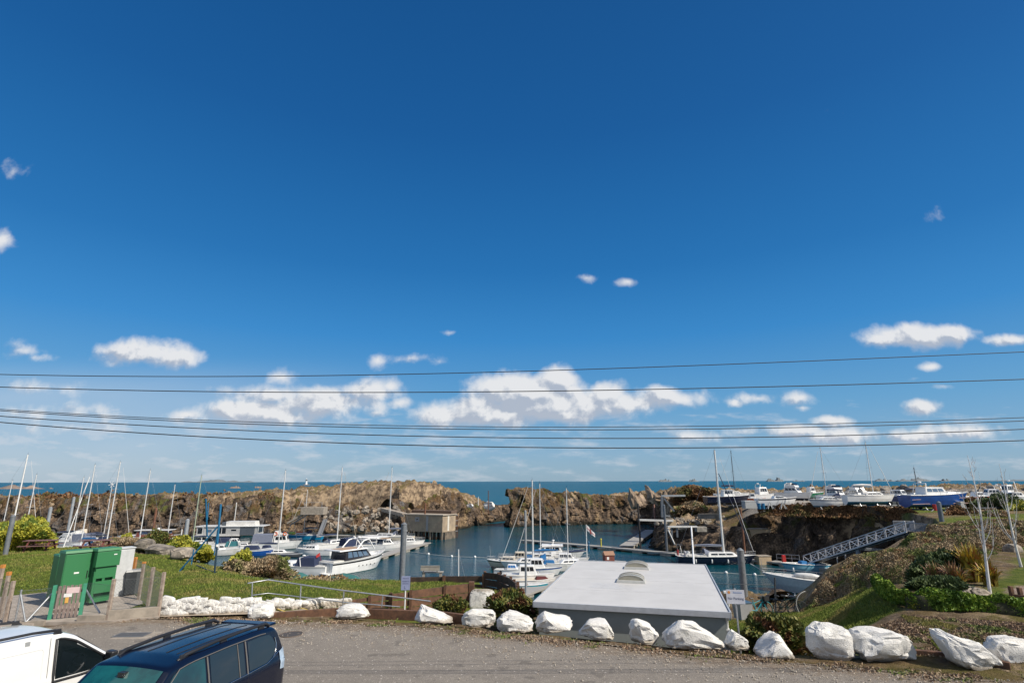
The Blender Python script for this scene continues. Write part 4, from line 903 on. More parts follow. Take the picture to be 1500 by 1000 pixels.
# manhole covers, drain
o=empty('manhole_cover',P(426,928,.003),0,'round dark manhole cover in the asphalt behind the navy car','manhole cover'); MB().disc((0,0,.004),(0,0,1),.33,.012,32).build('lid',o,mat('cast_iron',(.07,.06,.055),.7,col2=(.045,.04,.035),scale=20)); MB().ring((0,0,.004),(0,0,1),.35,.02,32,6).build('frame',o,mat('cast_iron'if 0 else 'rusty_frame',(.12,.09,.07),.8))
dg=empty('drain_grate',P(192,928,.003),R(3),'rectangular metal drain grate in the road in front of the fence','drain'); 
mb=MB()
for a in ((-.5,.5,-.27,-.2),(-.5,.5,.2,.27),(-.5,-.44,-.2,.2),(.44,.5,-.2,.2)): mb.box(*a,-.02,.012)
mb.build('frame',dg,mat('grate_steel',(.20,.20,.20),.5,.5))
for k in range(16): MB().box(-.43+k*.056,-.43+k*.056+.028,-.2,.2,-.02,.008).build('bar',dg,mat('grate_steel',(.2,.2,.2)))
MB().box(-.44,.44,-.2,.2,-.001,.001).build('pit',dg,black)
cc=P(205,928,.003); o=MB().prism([(cc.x-.7,cc.y-.5),(cc.x+.45,cc.y-.42),(cc.x+.5,cc.y+.4),(cc.x-.72,cc.y+.38)],-.02,.0025).build('concrete_patch',m=conc); tag(o,kind='structure')

# ================= VEGETATION, NEAR =================
def gb(x,y,z): p=P(x,y,z); return Vector((p.x,p.y,max(G(p.x,p.y),-.15)+.22))
bush('round red and green bush left of the rounded boulder, in front of the timber post',P(655,895,-.5),(.72,.6,.62),2600,.075,lf_redgreen,'round_bush','bush','clipped red and green bushes by the road',1)
bush('wider red and green bush left of the white roof corner',P(748,898,-.6)+Vector((0,.1,.05)),(1.05,.8,.80),4200,.08,lf_redgreen,'round_bush','bush','clipped red and green bushes by the road',2)
bush('largest red and green bush behind the pyramid-shaped boulder at the right of the building',P(1143,950,-.45)+Vector((0,.35,.02)),(1.18,1.0,.98),8500,.085,lf_redgreen,'round_bush','bush','clipped red and green bushes by the road',3)
bush('large rounded yellow-green conifer bush at the left edge behind the picnic table',P(18,806,.1)+Vector((-.6,.8,.3)),(2.3,2.0,1.9),16000,.13,lf_yellow,'conifer_bush','bush',None,4,1.6,(.06,.07,.01))
for i,(x,y,r_,h_,mm,lb) in enumerate([(183,797,.55,.8,lf_yellow,'small olive bush left of the split boulder'),(224,800,1.2,1.15,lf_redgreen,'rounded dark green and rust bush behind the dark boulder'),(262,806,.85,.9,lf_yellow,'yellow bush behind the tan boulder, nearest the grey mooring pile'),
      (283,809,.9,.75,lf_yellow,'spreading yellow bush right of the tan boulder'),(300,814,.6,.6,lf_yellow,'small yellow bush near the farther blue post'),(352,828,.62,.85,lf_yellow,'bright yellow ball-shaped bush above the brown thicket')]):
    bush(lb,gb(x,y,.05),(r_,r_*.8,h_),2600,.09,mm,'lawn_shrub','shrub','shrubs on the lawn edge',20+i,1.5,(.06,.065,.012),.3)
bush('brown and green thicket on the lawn brow below the blue posts',P(368,845,-.5)+Vector((0,.6,.0)),(2.2,1.3,.95),9500,.085,lf_scrub,'thicket','thicket',None,31,1.8,(.05,.04,.02),.35)
bush('low grey-green thicket on the brow behind the cabinets',P(158,800,.1)+Vector((.3,.8,0)),(2.0,.9,.55),4500,.09,lf_scrub,'thicket','thicket',None,32,1.8,(.05,.05,.03),.35)
# hedge on the bank
hd=empty('clipped_hedge',(0,0,0),0,'long low bright green hedge curving along the top of the bank at the right','hedge')
HPp=[P(1286,858,.75),P(1300,868,.8),P(1325,884,.65),P(1350,893,.55),P(1420,897,.5),P(1500,904,.5),P(1600,913,.5),P(1720,925,.5)]
HPp=[Vector((p.x,p.y,G(p.x,p.y))) for p in HPp]
cs=[];r=np.random.default_rng(8)
seg=[(HPp[i+1]-HPp[i]).length for i in range(len(HPp)-1)]; tot=sum(seg); n=20000
s_=r.random(n)*tot; acc=np.concatenate([[0],np.cumsum(seg)])
hx=np.interp(s_,acc,[p.x for p in HPp]); hy_=np.interp(s_,acc,[p.y for p in HPp]); hz_=np.interp(s_,acc,[p.z for p in HPp])
th=r.random(n)*PI*1.15-.25; rad=.35*(1+.34*fbm(s_*2.1,th*.8,0,3))*(.75+.25*r.random(n)**.5)
cpt=np.stack([hx+np.cos(th)*rad*.15,hy_-np.cos(th)*rad*.8,hz_+.12+np.sin(th)*rad*1.15],1)
v,f=leaves(cpt,.085,1.5,.3,9); o=fastmesh('foliage',v,f,lf_hedge,False); o.parent=hd
mb=MB(); mb.grid([[p+Vector((0,-math.cos(a)*.26,.08+math.sin(a)*.36)) for a in np.linspace(-.3,PI+.3,9)] for p in HPp],True); mb.build('twigs',hd,mat('bush_twigs_03',(.03,.03,.012),.9))

lf_soil=leafmat('dry_weeds_and_litter',(.16,.10,.065),(.34,.25,.17),(.12,.15,.04),1.1,.9)
# ground scrub: leaf litter, dead bracken and heather - uncountable
def scrub_field(name,polys,dens,size,hmax,m,seed,clump=.9,thr=-.1):
    r=np.random.default_rng(seed); out=[]
    for poly in polys:
        pa=np.array(poly); x0,y0=pa.min(0); x1,y1=pa.max(0); n=int((x1-x0)*(y1-y0)*dens)
        x=r.uniform(x0,x1,n); y=r.uniform(y0,y1,n); k=inpoly(x,y,poly); x,y=x[k],y[k]
        nz=fbm(x*clump,y*clump,seed,4); 
        k=(nz>thr)&(r.random(len(x))<np.clip(1.4-y/90,.3,1)); x,y,nz=x[k],y[k],nz[k]
        d=np.minimum(pdist(x,y,poly)/1.2,1)
        z=ground(x,y); hh=hmax*np.clip(nz-thr,0,1)*d
        out.append(np.stack([x,y,z+hh*(r.random(len(x))**.5)],1))
    c=np.concatenate(out); sc=np.clip(c[:,1]/35,.8,1.5); v,f=leaves(c,size,2.6,.9,seed)
    cc=np.repeat(c,4,0); v=cc+(v-cc)*np.repeat(sc,4)[:,None]
    o=fastmesh(name,v,f,m,False); tag(o,kind='stuff'); return o
sp_=[[tuple(P(x,y,z))[:2] for x,y,z in [(1170,892,-2.6),(1182,868,-2.2),(1205,842,-1.7),(1225,822,-1.3),(1256,810,-.7),(1330,814,-.1),(1310,803,-.4),(1345,783,-.1),(1400,774,0),(1500,776,.3),(1560,785,.3),(1520,800,.3),(1470,812,.3),(1440,836,.3),(1390,838,.3),(1340,848,.4),(1290,846,.1),(1250,858,-.8),(1225,878,-1.7),(1195,896,-2.4)]]]
scrub_field('dry_scrub',sp_,1000,.047,.95,lf_scrub,41,.9,-.55)
scrub_field('dry_scrub',[[(-34,44),(-14,35),(-8,35.5),(-4,35.5),(-4,38),(-14,40),(-34,52)],[(.5,22),(1.5,34),(-2,36),(-1,30)]],90,.07,.25,lf_scrub,42,.9,-.3)
scrub_field('bank_weeds',[[tuple(P(x,y,z))[:2] for x,y,z in [(1205,940,-.3),(1290,915,.2),(1340,905,.4),(1500,915,.45),(1700,940,.3),(1700,1010,0),(1500,980,0),(1350,965,0),(1260,955,0)]]],900,.045,.12,lf_soil,43,1.6,-.75)
# weeds, soil crumbs and loose stones where the asphalt ends
_r=np.random.default_rng(90); _n=12000; _x=_r.uniform(-14,17,_n); _ex=np.array([e[0] for e in edgeW]); _ey=np.array([e[1] for e in edgeW]); _y=np.interp(_x,_ex,_ey)-.35+_r.normal(size=_n)*.28+fbm(_x*.8,_x*0,4,3)*.35
_k=fbm(_x*1.3,_y*1.3,8,3)>-.15; _x,_y=_x[_k],_y[_k]; _z=np.maximum(ground(_x,_y),np.where(_y<np.interp(_x,_ex,_ey)-.3,0,-.05))
v,f=leaves(np.stack([_x,_y,_z+.012+.03*_r.random(len(_x))],1),.035,2.0,.6,91); tag(fastmesh('verge_weeds',v,f,lf_soil,False),kind='stuff')
_n=4500; _x=_r.uniform(-12,16,_n); _y=np.interp(_x,_ex,_ey)-.3-np.abs(_r.normal(size=_n))*1.6; _s=.010+.022*_r.random(_n)**3
_cc=np.stack([_x,_y,_s*.5],1); _o=np.array([(1,0,0),(0,1,0),(-1,0,0),(0,-1,0),(0,0,1),(0,0,-.6)])*1.0
v=(_cc[:,None,:]+_o[None]*_s[:,None,None]*(.7+.6*_r.random((_n,6,1)))).reshape(-1,3); _f=np.array([(0,1,4),(1,2,4),(2,3,4),(3,0,4),(1,0,5),(2,1,5),(3,2,5),(0,3,5)]); f=(np.arange(_n)[:,None,None]*6+_f[None]).reshape(-1,3)
tag(fastmesh('loose_gravel',v,f,mat('loose_stones',(.50,.44,.36),.9,col2=(.22,.18,.14),scale=3),False),kind='stuff')
# short grass tufts, denser towards the viewer
def grass_field(polys,n,seed,size=.055):
    r=np.random.default_rng(seed); c=[]
    for poly in polys:
        pa=np.array(poly); x0,y0=pa.min(0); x1,y1=pa.max(0)
        x=r.uniform(x0,x1,n); y=r.uniform(y0,y1,n); k=inpoly(x,y,poly); x,y=x[k],y[k]
        c.append(np.stack([x,y,ground(x,y)+.01],1))
    c=np.concatenate(c); n=len(c); a=r.random(n)*2*PI; h=(size*(.5+r.random(n)))[:,None]; w=h*.22
    dx=np.stack([np.cos(a),np.sin(a),np.zeros(n)],1); ln=r.normal(size=(n,3))*.35; ln[:,2]=1
    v=np.stack([c-dx*w,c+dx*w,c+ln*h+dx*w*.2,c+ln*h-dx*w*.2],1).reshape(-1,3)
    o=fastmesh('grass',v,np.arange(n*4).reshape(n,4),lf_grass,False); tag(o,kind='stuff')
grass_field([[(-34,27.5),(-15.6,26.8),(-13.0,22.9),(-7,24),(-2.5,28),(.2,29),(-1,31.5),(-8,35),(-14,33),(-22,42),(-45,48)]],230000,51)
grass_field([[(8,20.5),(13,21),(14,26),(17,33),(17,38),(8,37)],[(12,17),(17,15.6),(17,16.6),(14,18.5),(13,20)],[tuple(P(x,y,z))[:2] for x,y,z in [(1170,918,-2.2),(1178,897,-2.7),(1205,868,-2.1),(1235,853,-1.3),(1262,848,-.6),(1300,872,.4),(1318,905,.2),(1285,920,-.1),(1215,932,-.8)]]],90000,52,.05)
# ================= BOATS =================
def quad_strip(mb,c,u0,u1,v0,v1,e=.012):
    """thin pane lying on the quad c[0..3] (bottom-left, bottom-right, top-right, top-left), a little proud"""
    c=[Vector(q) for q in c]; n=(c[1]-c[0]).cross(c[3]-c[0]).normalized()
    def b(u,v): return c[0]*(1-u)*(1-v)+c[1]*u*(1-v)+c[2]*u*v+c[3]*(1-u)*v
    p=[b(u0,v0),b(u1,v0),b(u1,v1),b(u0,v1)]; vs=[q+n*e for q in p]+[q-n*.004 for q in p]
    mb.add(vs,[(0,1,2,3),(7,6,5,4),(0,4,5,1),(1,5,6,2),(2,6,7,3),(3,7,4,0)])
def cabin(root,x0,x1,w,z0,h,mt,sf=.5,sb=.1,side=.12,wins=True,gm=None,nwin=3,name='cabin',front=True,band=(.42,.84),taperfront=0,roofover=0):
    y=w/2; yf=y*(1-taperfront)
    vb=[(x0,-y,z0),(x1,-yf,z0),(x1,yf,z0),(x0,y,z0)]; vt=[(x0+sb,-y+side,z0+h),(x1-sf,-yf+side,z0+h),(x1-sf,yf-side,z0+h),(x0+sb,y-side,z0+h)]
    mb=MB(); mb.add(vb+vt,[(0,3,2,1),(4,5,6,7),(0,1,5,4),(1,2,6,5),(2,3,7,6),(3,0,4,7)]); o=mb.build(name,root,mt,bevel=min(.06,h*.12))
    if wins:
        g=gm or glass
        for (a,b,c,d,n) in ((0,1,5,4,nwin),(2,3,7,6,nwin))+(((1,2,6,5,2),) if front else ()):
            q=[(vb+vt)[i] for i in (a,b,c,d)]; m2=MB()
            for k in range(n): quad_strip(m2,q,.08+k*.84/n+.02,.08+(k+1)*.84/n-.02,*band)
            m2.build('window',o,g)
    if roofover:
        r=roofover; MB().add([(x0+sb-r,-y+side-r*.4,z0+h),(x1-sf+r,-yf+side-r*.4,z0+h),(x1-sf+r,yf-side+r*.4,z0+h),(x0+sb-r,y-side+r*.4,z0+h)]+[(x0+sb-r,-y+side-r*.4,z0+h+.07),(x1-sf+r,-yf+side-r*.4,z0+h+.05),(x1-sf+r,yf-side+r*.4,z0+h+.05),(x0+sb-r,y-side+r*.4,z0+h+.07)],[(0,3,2,1),(4,5,6,7),(0,1,5,4),(1,2,6,5),(2,3,7,6),(3,0,4,7)]).build('roof',root,mt,bevel=.02)
    return o
def hull(root,L,B,F,hm,bottom,stripe=None,tw=.8,sheer=.25,rake=.12,draft=.4,full=2.3,deckm=None,band=(.80,.93)):
    lv=[(-draft,.04),(-draft*.6,.55),(-.02,.86),(.08,.885),(F*.45,.94),(F*band[0],.975),(F*band[1],.99),(F,1.0)]
    n=22; rows=[]; rim=[]
    for z,k in lv:
        r_=[]
        for i in range(n+1):
            s=i/n; b=B/2*((tw+(1-tw)*math.sin(PI/2*min(1,s/.5))) if s<.5 else max(0,1-((s-.5)/.5)**full))
            if z<.5*F: b*=1-.35*(s**3)*(1-max(z,0)/(.5*F+1e-6))
            dz=F*sheer*(max(0,s-.1)**2)*max(0,z)/F
            x=(s-.5)*L-(rake*L*(1-(z+draft)/(F+draft)))*(s**4)
            r_.append((x,b*k,z+dz))
        rows.append(r_)
    mb=MB()
    for li in range(len(lv)-1):
        mb.use(bottom if li<3 else (stripe if (stripe and li==5) else hm))
        for sg in (1,-1): mb.grid([[(x,y*sg,z) for x,y,z in rows[li]],[(x,y*sg,z) for x,y,z in rows[li+1]]],True)
    mb.use(hm); tr=[(r_[0][0],r_[0][1],r_[0][2]) for r_ in rows]
    mb.add(tr+[(x,-y,z) for x,y,z in tr][::-1],[tuple(range(2*len(tr)))])
    h=mb.build('hull',root)
    top=rows[-1]; dm=deckm or wdull
    mb=MB(); mb.grid([[(x,y*f,z-.03+.04*(1-f*f)) for x,y,z in top] for f in (-.985,-.5,0,.5,.985)],True); mb.build('deck',root,dm)
    mb=MB()
    for sg in (1,-1): mb.tube([(x,y*sg,z+.01) for x,y,z in top],.035 if L>5 else .03,6)
    mb.build('gunwale',root,wpaint if hm is not wpaint else wdull)
    return top
def railing(root,top,s0,s1,h=.55,m=None,r=.018,inset=.94):
    n=len(top)-1; idx=[i for i in range(n+1) if s0<=i/n<=s1]; mb=MB()
    for sg in (1,-1):
        pts=[(top[i][0],top[i][1]*inset*sg,top[i][2]+h) for i in idx]
        mb.tube(pts,r,5); mb.tube([(x,y,z-h*.5) for x,y,z in pts],r*.6,4)
        for k in idx[::2]: mb.tube([(top[k][0],top[k][1]*inset*sg,top[k][2]),(top[k][0],top[k][1]*inset*sg,top[k][2]+h)],r,5)
    mb.build('guard_rail',root,m or galv)
def rig(root,xm,zb,zt,L,B,Fb,boom=True,cover=canvas_n,spread=1,mm=None,jib=True,mr=None,furlcol=None,boomang=0):
    mm=mm or alu; H=zt-zb; mr=mr or max(.075,H*.0078)
    m=MB().tube([(xm,0,zb),(xm,0,zt)],mr,8,True,mr*.75).build('mast',root,mm)
    for k in range(spread):
        z=zb+H*((k+1)/(spread+1)*.92+.04); MB().bar((xm-.05,-B*.32,z),(xm-.05,B*.32,z),.05,.03).build('spreader',root,mm)
    MB().tube([(xm-.12,0,zt),(xm+.18,0,zt+.02)],.03,5).tube([(xm,0,zt),(xm,0,zt+.45)],.015,4).build('masthead',root,dsteel)
    mb=MB(); w=.013
    for a in ((xm,B*.45),(xm,-B*.45)): mb.tube([(xm,0,zt-.1),(a[0]-.1,a[1],Fb)],w,4,False)
    mb.tube([(xm,0,zt-.05),(-L/2+.1,0,Fb)],w,4,False)
    if not jib: mb.tube([(xm,0,zt-.05),(L/2-.1,0,Fb+.2)],w,4,False)
    mb.build('rigging',root,mat('steel_wire',(.35,.36,.37),.4,.5))
    if jib: MB().tube([(L/2-.25,0,Fb+.35),(xm+.25+.03*H,0,zb+H*.93)],.045,6,True,.02).build('furled_jib',root,furlcol or canvas_w)
    if boom:
        bl=L*.36; a=Vector((xm-.1,0,zb+1.15 if H>6 else zb+.7)); b=a+Vector((-bl,bl*boomang,.08))
        MB().tube([a,b],.06,6).build('boom',root,mm); MB().tube([a+Vector((-.1,0,.14)),a.lerp(b,.5)+Vector((0,0,.17)),b+Vector((0,0,.1))],[.14,.16,.08],8).build('sail_cover',root,cover)
def boatroot(name,label,cat,group,x,y,head,z=WL,t=None):
    p=P(x,y,z) if t is None else PT(x,t,z)
    return empty(name,(p.x,p.y,z),R(head),label,cat,group)
def sailyacht(xt,yt,yb,L,head,label,hm=None,group='sailing yachts moored in the harbour',B=None,F=None,spread=1,mx=.08,z=WL,bottom=None,cover=canvas_n,stripe=None,mm=None,zkeel=0,jib=True,furl=None,teakd=False,simple=False,mr=None,Yb=None):
    hm=hm or wpaint; B=B or L*.31; F=F or .55+L*.055
    Y=Yb if Yb else P(750,yb,z).y; tp=PY(xt,yt,Y); c,s=math.cos(R(head)),math.sin(R(head))
    r_=empty('sailing_yacht',(tp.x-c*mx*L,tp.y-s*mx*L,z),R(head),label,'sailing yacht',group)
    top=hull(r_,L,B,F,hm,bottom or darkfoul,stripe,.62,.18,.14,.45,2.0,teak if teakd else None)
    cabin(r_,-.12*L,.26*L,B*.58,F+.02,.32+.02*L,wpaint,.6,.1,.1,True,glass,3,'coachroof',False,(.3,.75),.35)
    if not simple:
        MB().box(-.36*L,-.14*L,-B*.27,B*.27,F+.02,F+.16).build('cockpit_coaming',r_,wdull,bevel=.03)
        a=MB(); a.grid([[(-.12*L+q*.5,B*.26*math.cos(PI*k/8),F+.35+(.62-q*.25)*math.sin(PI*k/8)) for k in range(9)] for q in (-.9,0,.7)],True); a.build('spray_hood',r_,cover)
        railing(r_,top,.0,1,.55)
        MB().ring((-.40*L,0,F+.6),(1,0,0),.33,.02,16,5).build('steering_wheel',r_,galv)
    rig(r_,mx*L,F+.3,tp.z-z,L,B,F,True,cover,spread,mm,jib and not simple,mr,furl)
    if zkeel:
        MB().box(-.1*L,.12*L,-.12,.12,-zkeel,-.3,None,.2,-.3,0).build('keel',r_,bottom or darkfoul)
    return r_
def motorboat(x,y,L,head,label,hm=None,group='motor boats moored in the harbour',z=WL,t=None,cab=((-.1,.28,.72,1.15,.9,.15,True),),fly=None,B=None,F=None,stripe=None,bottom=None,outboard=False,arch=False,rail=True,canopy=None,extra=None,name='motor_boat',cat='motor boat',gm=None,tw=.88,roofover=0,sheer=.35,cm=None):
    hm=hm or wpaint; B=B or L*.34; F=F or .5+L*.07
    r_=boatroot(name,label,cat,group,x,y,head,z,t)
    top=hull(r_,L,B,F,hm,bottom or darkfoul,stripe,tw,sheer,.16,.4,2.4)
    zz=F
    for (a,b,w,h,sf,sb,win) in cab:
        cabin(r_,a*L,b*L,B*w,F-.02,h,cm or wpaint,sf,sb,.1,win,gm,3,'cabin',True,(.45,.86),.15,roofover); zz=F+h
    if fly:
        a,b,w=fly; MB().box(a*L,b*L,-B*w/2,B*w/2,zz,zz+.42,None,-.05,.25,-.04).build('flybridge',r_,wpaint,bevel=.05)
        cabin(r_,b*L-.9,b*L-.1,B*w*.9,zz+.40,.35,glass,.35,.1,.1,False,name='windscreen')
        MB().box(a*L+.3,a*L+.9,-B*w*.3,B*w*.3,zz+.42,zz+.85).build('helm_seat',r_,wdull,bevel=.04)
    if arch:
        a=arch if arch is not True else -.15; hh=zz+.55
        mb=MB(); mb.tube([(a*L-.3,-B*.42,F),(a*L,-B*.38,hh),(a*L,B*.38,hh),(a*L-.3,B*.42,F)],.055,8); mb.build('radar_arch',r_,wpaint)
        MB().sph((a*L,0,hh+.16),.26,.26,.12,12,6).build('radar_dome',r_,wpaint); MB().tube([(a*L,.3,hh),(a*L-.2,.3,hh+1.5)],.012,4).build('aerial',r_,galv)
    if rail: railing(r_,top,.45,1,.5)
    if outboard:
        ob=MB(); ob.box(-L/2-.42,-L/2-.04,-.17,.17,F-.05,F+.42,None,.05,.05,.04); o=ob.build('outboard_motor',r_,blackp,bevel=.05); MB().box(-L/2-.30,-L/2-.16,-.06,.06,-.4,F-.05).build('leg',o,blackp)
    if canopy:
        a,b,w,h,m=canopy; cabin(r_,a*L,b*L,B*w,F,h,m,.25,.2,.22,False,name='canopy')
    MB().box(-.46*L,-.2*L,-B*.33,B*.33,F-.02,F+.1).build('cockpit',r_,wdull if hm is not navy else teak,bevel=.03)
    if extra: extra(r_,L,B,F,zz,top)
    return r_
def fender(r_,pts,m=None):
    for p in pts: MB().tube([Vector(p)+Vector((0,0,-.30)),Vector(p)+Vector((0,0,-.22)),Vector(p)+Vector((0,0,.22)),Vector(p)+Vector((0,0,.30))],[.04,.11,.11,.04],8).build('fender',r_,m or wpaint)

# ---- left basin, behind the lawn
sailyacht(18,702,797,8,20,'sailing yacht at the far left whose thin grey mast is the first in the row',simple=True)
sailyacht(40.5,664,812,11.5,15,'sailing yacht with the tall thick white mast rising above the yellow-green bush',mm=mat('white_mast',(.74,.73,.70),.4),mr=.14,spread=2)
sailyacht(53.5,693,800,9,170,'sailing yacht with a radar reflector on its mast, just right of the thick white mast',simple=True)
def derrick():
    a=P(92,800,WL+1.2); b=PY(131,697,a.y+3)
    r_=empty('folding_mast',a,0,'long white spar leaning steeply to the right between the left masts','spar'); MB().tube([(0,0,0),b-a],.09,8,True,.06).build('spar',r_,mat('white_mast',(.74,.73,.70))); MB().box(-.3,.3,-.3,.3,-.5,.1).build('spar_foot',r_,wdull); return r_
derrick()
sailyacht(122.5,697,796,8.5,10,'sailing yacht whose mast crosses the leaning white spar',simple=True)
sailyacht(139,679,809,10,165,'sailing yacht with a dark-topped grey mast above the picnic table behind the cabinets',cover=canvas_b)
r_=sailyacht(163.5,711,798,8,0,'small sailing yacht with a white wind turbine on its mast head',simple=True)
tp=PY(163.5,711,P(750,798,WL).y).z-WL
mb=MB(); 
for k in range(6): a=2*PI*k/6+.3; mb.bar((.64,-.12,tp+.5),(.64+.75*math.cos(a),-.12,tp+.5+.75*math.sin(a)),.14,.02,up=(0,1,0))
mb.tube([(.64,-.3,tp+.5),(.64,.3,tp+.5)],.09,8).tube([(.64,0,tp-.05),(.64,0,tp+.5)],.05,6); mb.build('wind_turbine',r_,wpaint)
sailyacht(176,675,803,11,5,'sailing yacht with a tall mast, spreaders and a white radar box behind the white cabinet',spread=2,furl=canvas_w)
sailyacht(220,687,800,9.5,175,'sailing yacht with a slim white mast just above the dark lawn boulder',simple=True)
sailyacht(256,708,801,7.5,20,'small sailing yacht with a short white mast right of the red-cabined boat',simple=True)
sailyacht(295,695,806,9.5,190,'sailing yacht with a pale green mast beside the grey houseboat',mm=mat('pale_green_mast',(.36,.42,.30),.5),simple=True)
motorboat(100,800,10.5,170,'white flybridge motor yacht with a blue cockpit tent, near the left grey pile',cab=((-.12,.25,.75,1.25,1.3,.2,True),),fly=(-.2,.1,.62),arch=True,canopy=(-.46,-.14,.8,1.5,canvas_g))
motorboat(118,794,8.5,175,'cream-roofed motor boat with an open steering shelter behind the leaning spar',cm=cream,hm=cream,cab=((-.05,.12,.6,1.9,.2,.2,True),),rail=True)
motorboat(172,800,9,5,'white motor boat with a navy cover, left of the three lawn boulders',cab=((-.1,.28,.7,.8,.9,.2,True),),canopy=(-.42,-.08,.75,.95,canvas_n))
def flatroof(r_,L,B,F,zz,top):
    MB().box(-.33*L,.34*L,-B*.44,B*.44,zz,zz+.10).build('roof',r_,wpaint,bevel=.02); MB().sph((.06*L,0,zz+.32),.28,.28,.2).build('radar_dome',r_,wpaint)
motorboat(224,793,11,5,'dark red wooden barge boat with a flat white roof below the rock wall',hm=redbrown,cm=redbrown,cab=((-.3,.3,.8,1.35,.2,.2,True),),extra=flatroof,rail=False,gm=bglass)
motorboat(249,799,5.5,260,'small white cabin boat beside a faded red board, right of the red barge',cab=((-.05,.3,.75,.85,.4,.1,True),),outboard=True,rail=False)
motorboat(205,790,9,0,'long low white boat against the rock wall, left of the red barge',cab=((-.1,.25,.6,.45,.5,.2,True),),rail=True)
# houseboat
hb_=empty('houseboat',(P(335,797,WL)),R(4),'modern grey two-storey houseboat with a white-framed flat roof','houseboat')
gw2=mat('pale_grey_cladding',(.42,.42,.41),.6,col2=(.36,.36,.35),scale=2); gd2=mat('slate_cladding',(.085,.10,.12),.6,col2=(.065,.08,.095),scale=2)
MB().box(-6.5,6.3,-2.1,2.1,-.3,.35).build('hull',hb_,mat('dark_steel_hull',(.04,.045,.05),.6))
w=MB().box(-6.2,1.5,-1.7,1.7,.35,2.0).build('lower_cabin',hb_,gd2)
for x_ in (-5.6,-3.9,-1.8,-.2): MB().box(x_,x_+1.1,-1.72,-1.705,.7,1.75).build('window',w,glass)
MB().box(-6.6,2.6,-2.1,2.1,2.0,2.14).build('deck',hb_,wdull)
w=MB().box(-6.3,6.2,-1.8,1.8,2.14,3.85).build('upper_cabin',hb_,gw2)
for x0,x1,z0,z1,m_ in ((-6.0,-4.9,2.5,3.6,glass),(-4.1,-3.2,2.8,3.3,bglass),(-1.9,-.3,2.5,3.6,glass),(.8,1.8,3.0,3.3,glass),(2.6,5.6,2.2,3.8,gd2)): MB().box(x0,x1,-1.825,-1.805,z0,z1).build('window' if m_ is not gd2 else 'side_panel',w,m_)
MB().box(-1.2,-1.1,-1.84,-1.8,2.45,3.65).build('window_frame',w,wpaint)
MB().box(-6.5,7.4,-2.0,2.0,3.85,4.0).build('roof',hb_,wpaint)
MB().box(-.7,5.4,-1.1,1.3,4.0,4.85,None,.0,.2,0).build('roof_cabin',hb_,wdull); MB().box(-1.6,-.8,-1.0,1.2,4.0,4.7).build('stair_box',hb_,gd2)
for x_ in (6.35,7.3): MB().tube([(x_,-1.9,2.0),(x_,-1.9,3.9)],.05,6).build('roof_post',hb_,wpaint)
MB().tube([(6.3,-1.9,2.1),(7.35,-1.9,2.1)],.05,6).build('roof_post',hb_,wpaint)
sailyacht(297,770,800,6,10,'low white day boat with a short mast, moored in front of the houseboat',simple=True,jib=False)
motorboat(322,812,6.5,10,'open white rib boat with grey tubes and a black motor, nearest the blue post',cab=((-.05,.12,.4,.9,.3,.1,True),),outboard=True,rail=False,hm=wdull)
motorboat(350,806,6.5,20,'small teal-topped boat with a frame over its cockpit, below the houseboat',cab=((.0,.25,.6,.6,.4,.1,True),),arch=-.25,hm=wpaint,canopy=(-.4,-.05,.7,.9,mat('teal_canvas',(.02,.13,.15),.8)))
motorboat(374,813,6.2,8,'small blue-hulled boat with white and blue stripes and a navy cover',hm=bluehull,stripe=wpaint,cab=((-.35,.1,.7,.75,.5,.2,False),),cm=canvas_n,rail=False,F=1.05)
motorboat(404,803,9.5,12,'white trawler yacht with a grey tent aft and red lifebuoys on its roof',cab=((-.05,.24,.7,1.5,.5,.1,True),),fly=(-.05,.18,.66),canopy=(-.48,-.06,.85,1.75,canvas_g),arch=-.04,bottom=darkfoul,roofover=.15,
    extra=lambda r_,L,B,F,zz,top:[MB().ring((x_,-B*.34,zz+.28),(0,1,0),.28,.09,16,6).build('lifebuoy',r_,orange) for x_ in (-.02*L,.16*L)])
r_=empty('work_dinghy',P(424,815,WL),R(-14),'dark grey open dinghy lying low in the water below the bare white mast','dinghy'); hull(r_,5,1.7,.5,mat('grey_tube',(.13,.13,.14),.6),darkfoul,None,.8,.5,.2,.2,2.2,mat('grey_tube',(.1,.1,.1)))
sailyacht(418,688,812,9,8,'sailing yacht with a tall bare white mast in front of the white trawler yacht',hm=mat('grey_hull',(.16,.16,.17),.5),F=.45,B=2,simple=True,jib=False)
r_=sailyacht(450,716,789.5,8.6,178,'bright blue sailing yacht at the far pontoon with yellow and green dinghies on its bow',hm=mat('cyan_blue_hull',(.01,.20,.38),.3,coat=.3),cover=canvas_n,furl=canvas_w,mx=.02)
for k,(m_,x_) in enumerate(((yellow,2.2),(lime,2.9),(orange,1.3))): MB().sph((x_,-.15,1.35+.1*k),.95,.42,.28,12,8).build('kayak',r_,m_)
MB().bar((-4.0,0,1.1),(-4.4,0,3.9),.05).build('stern_davit',r_,canvas_b); fender(r_,[(-1.5,-1.4,.5),(-2.6,-1.3,.5)])
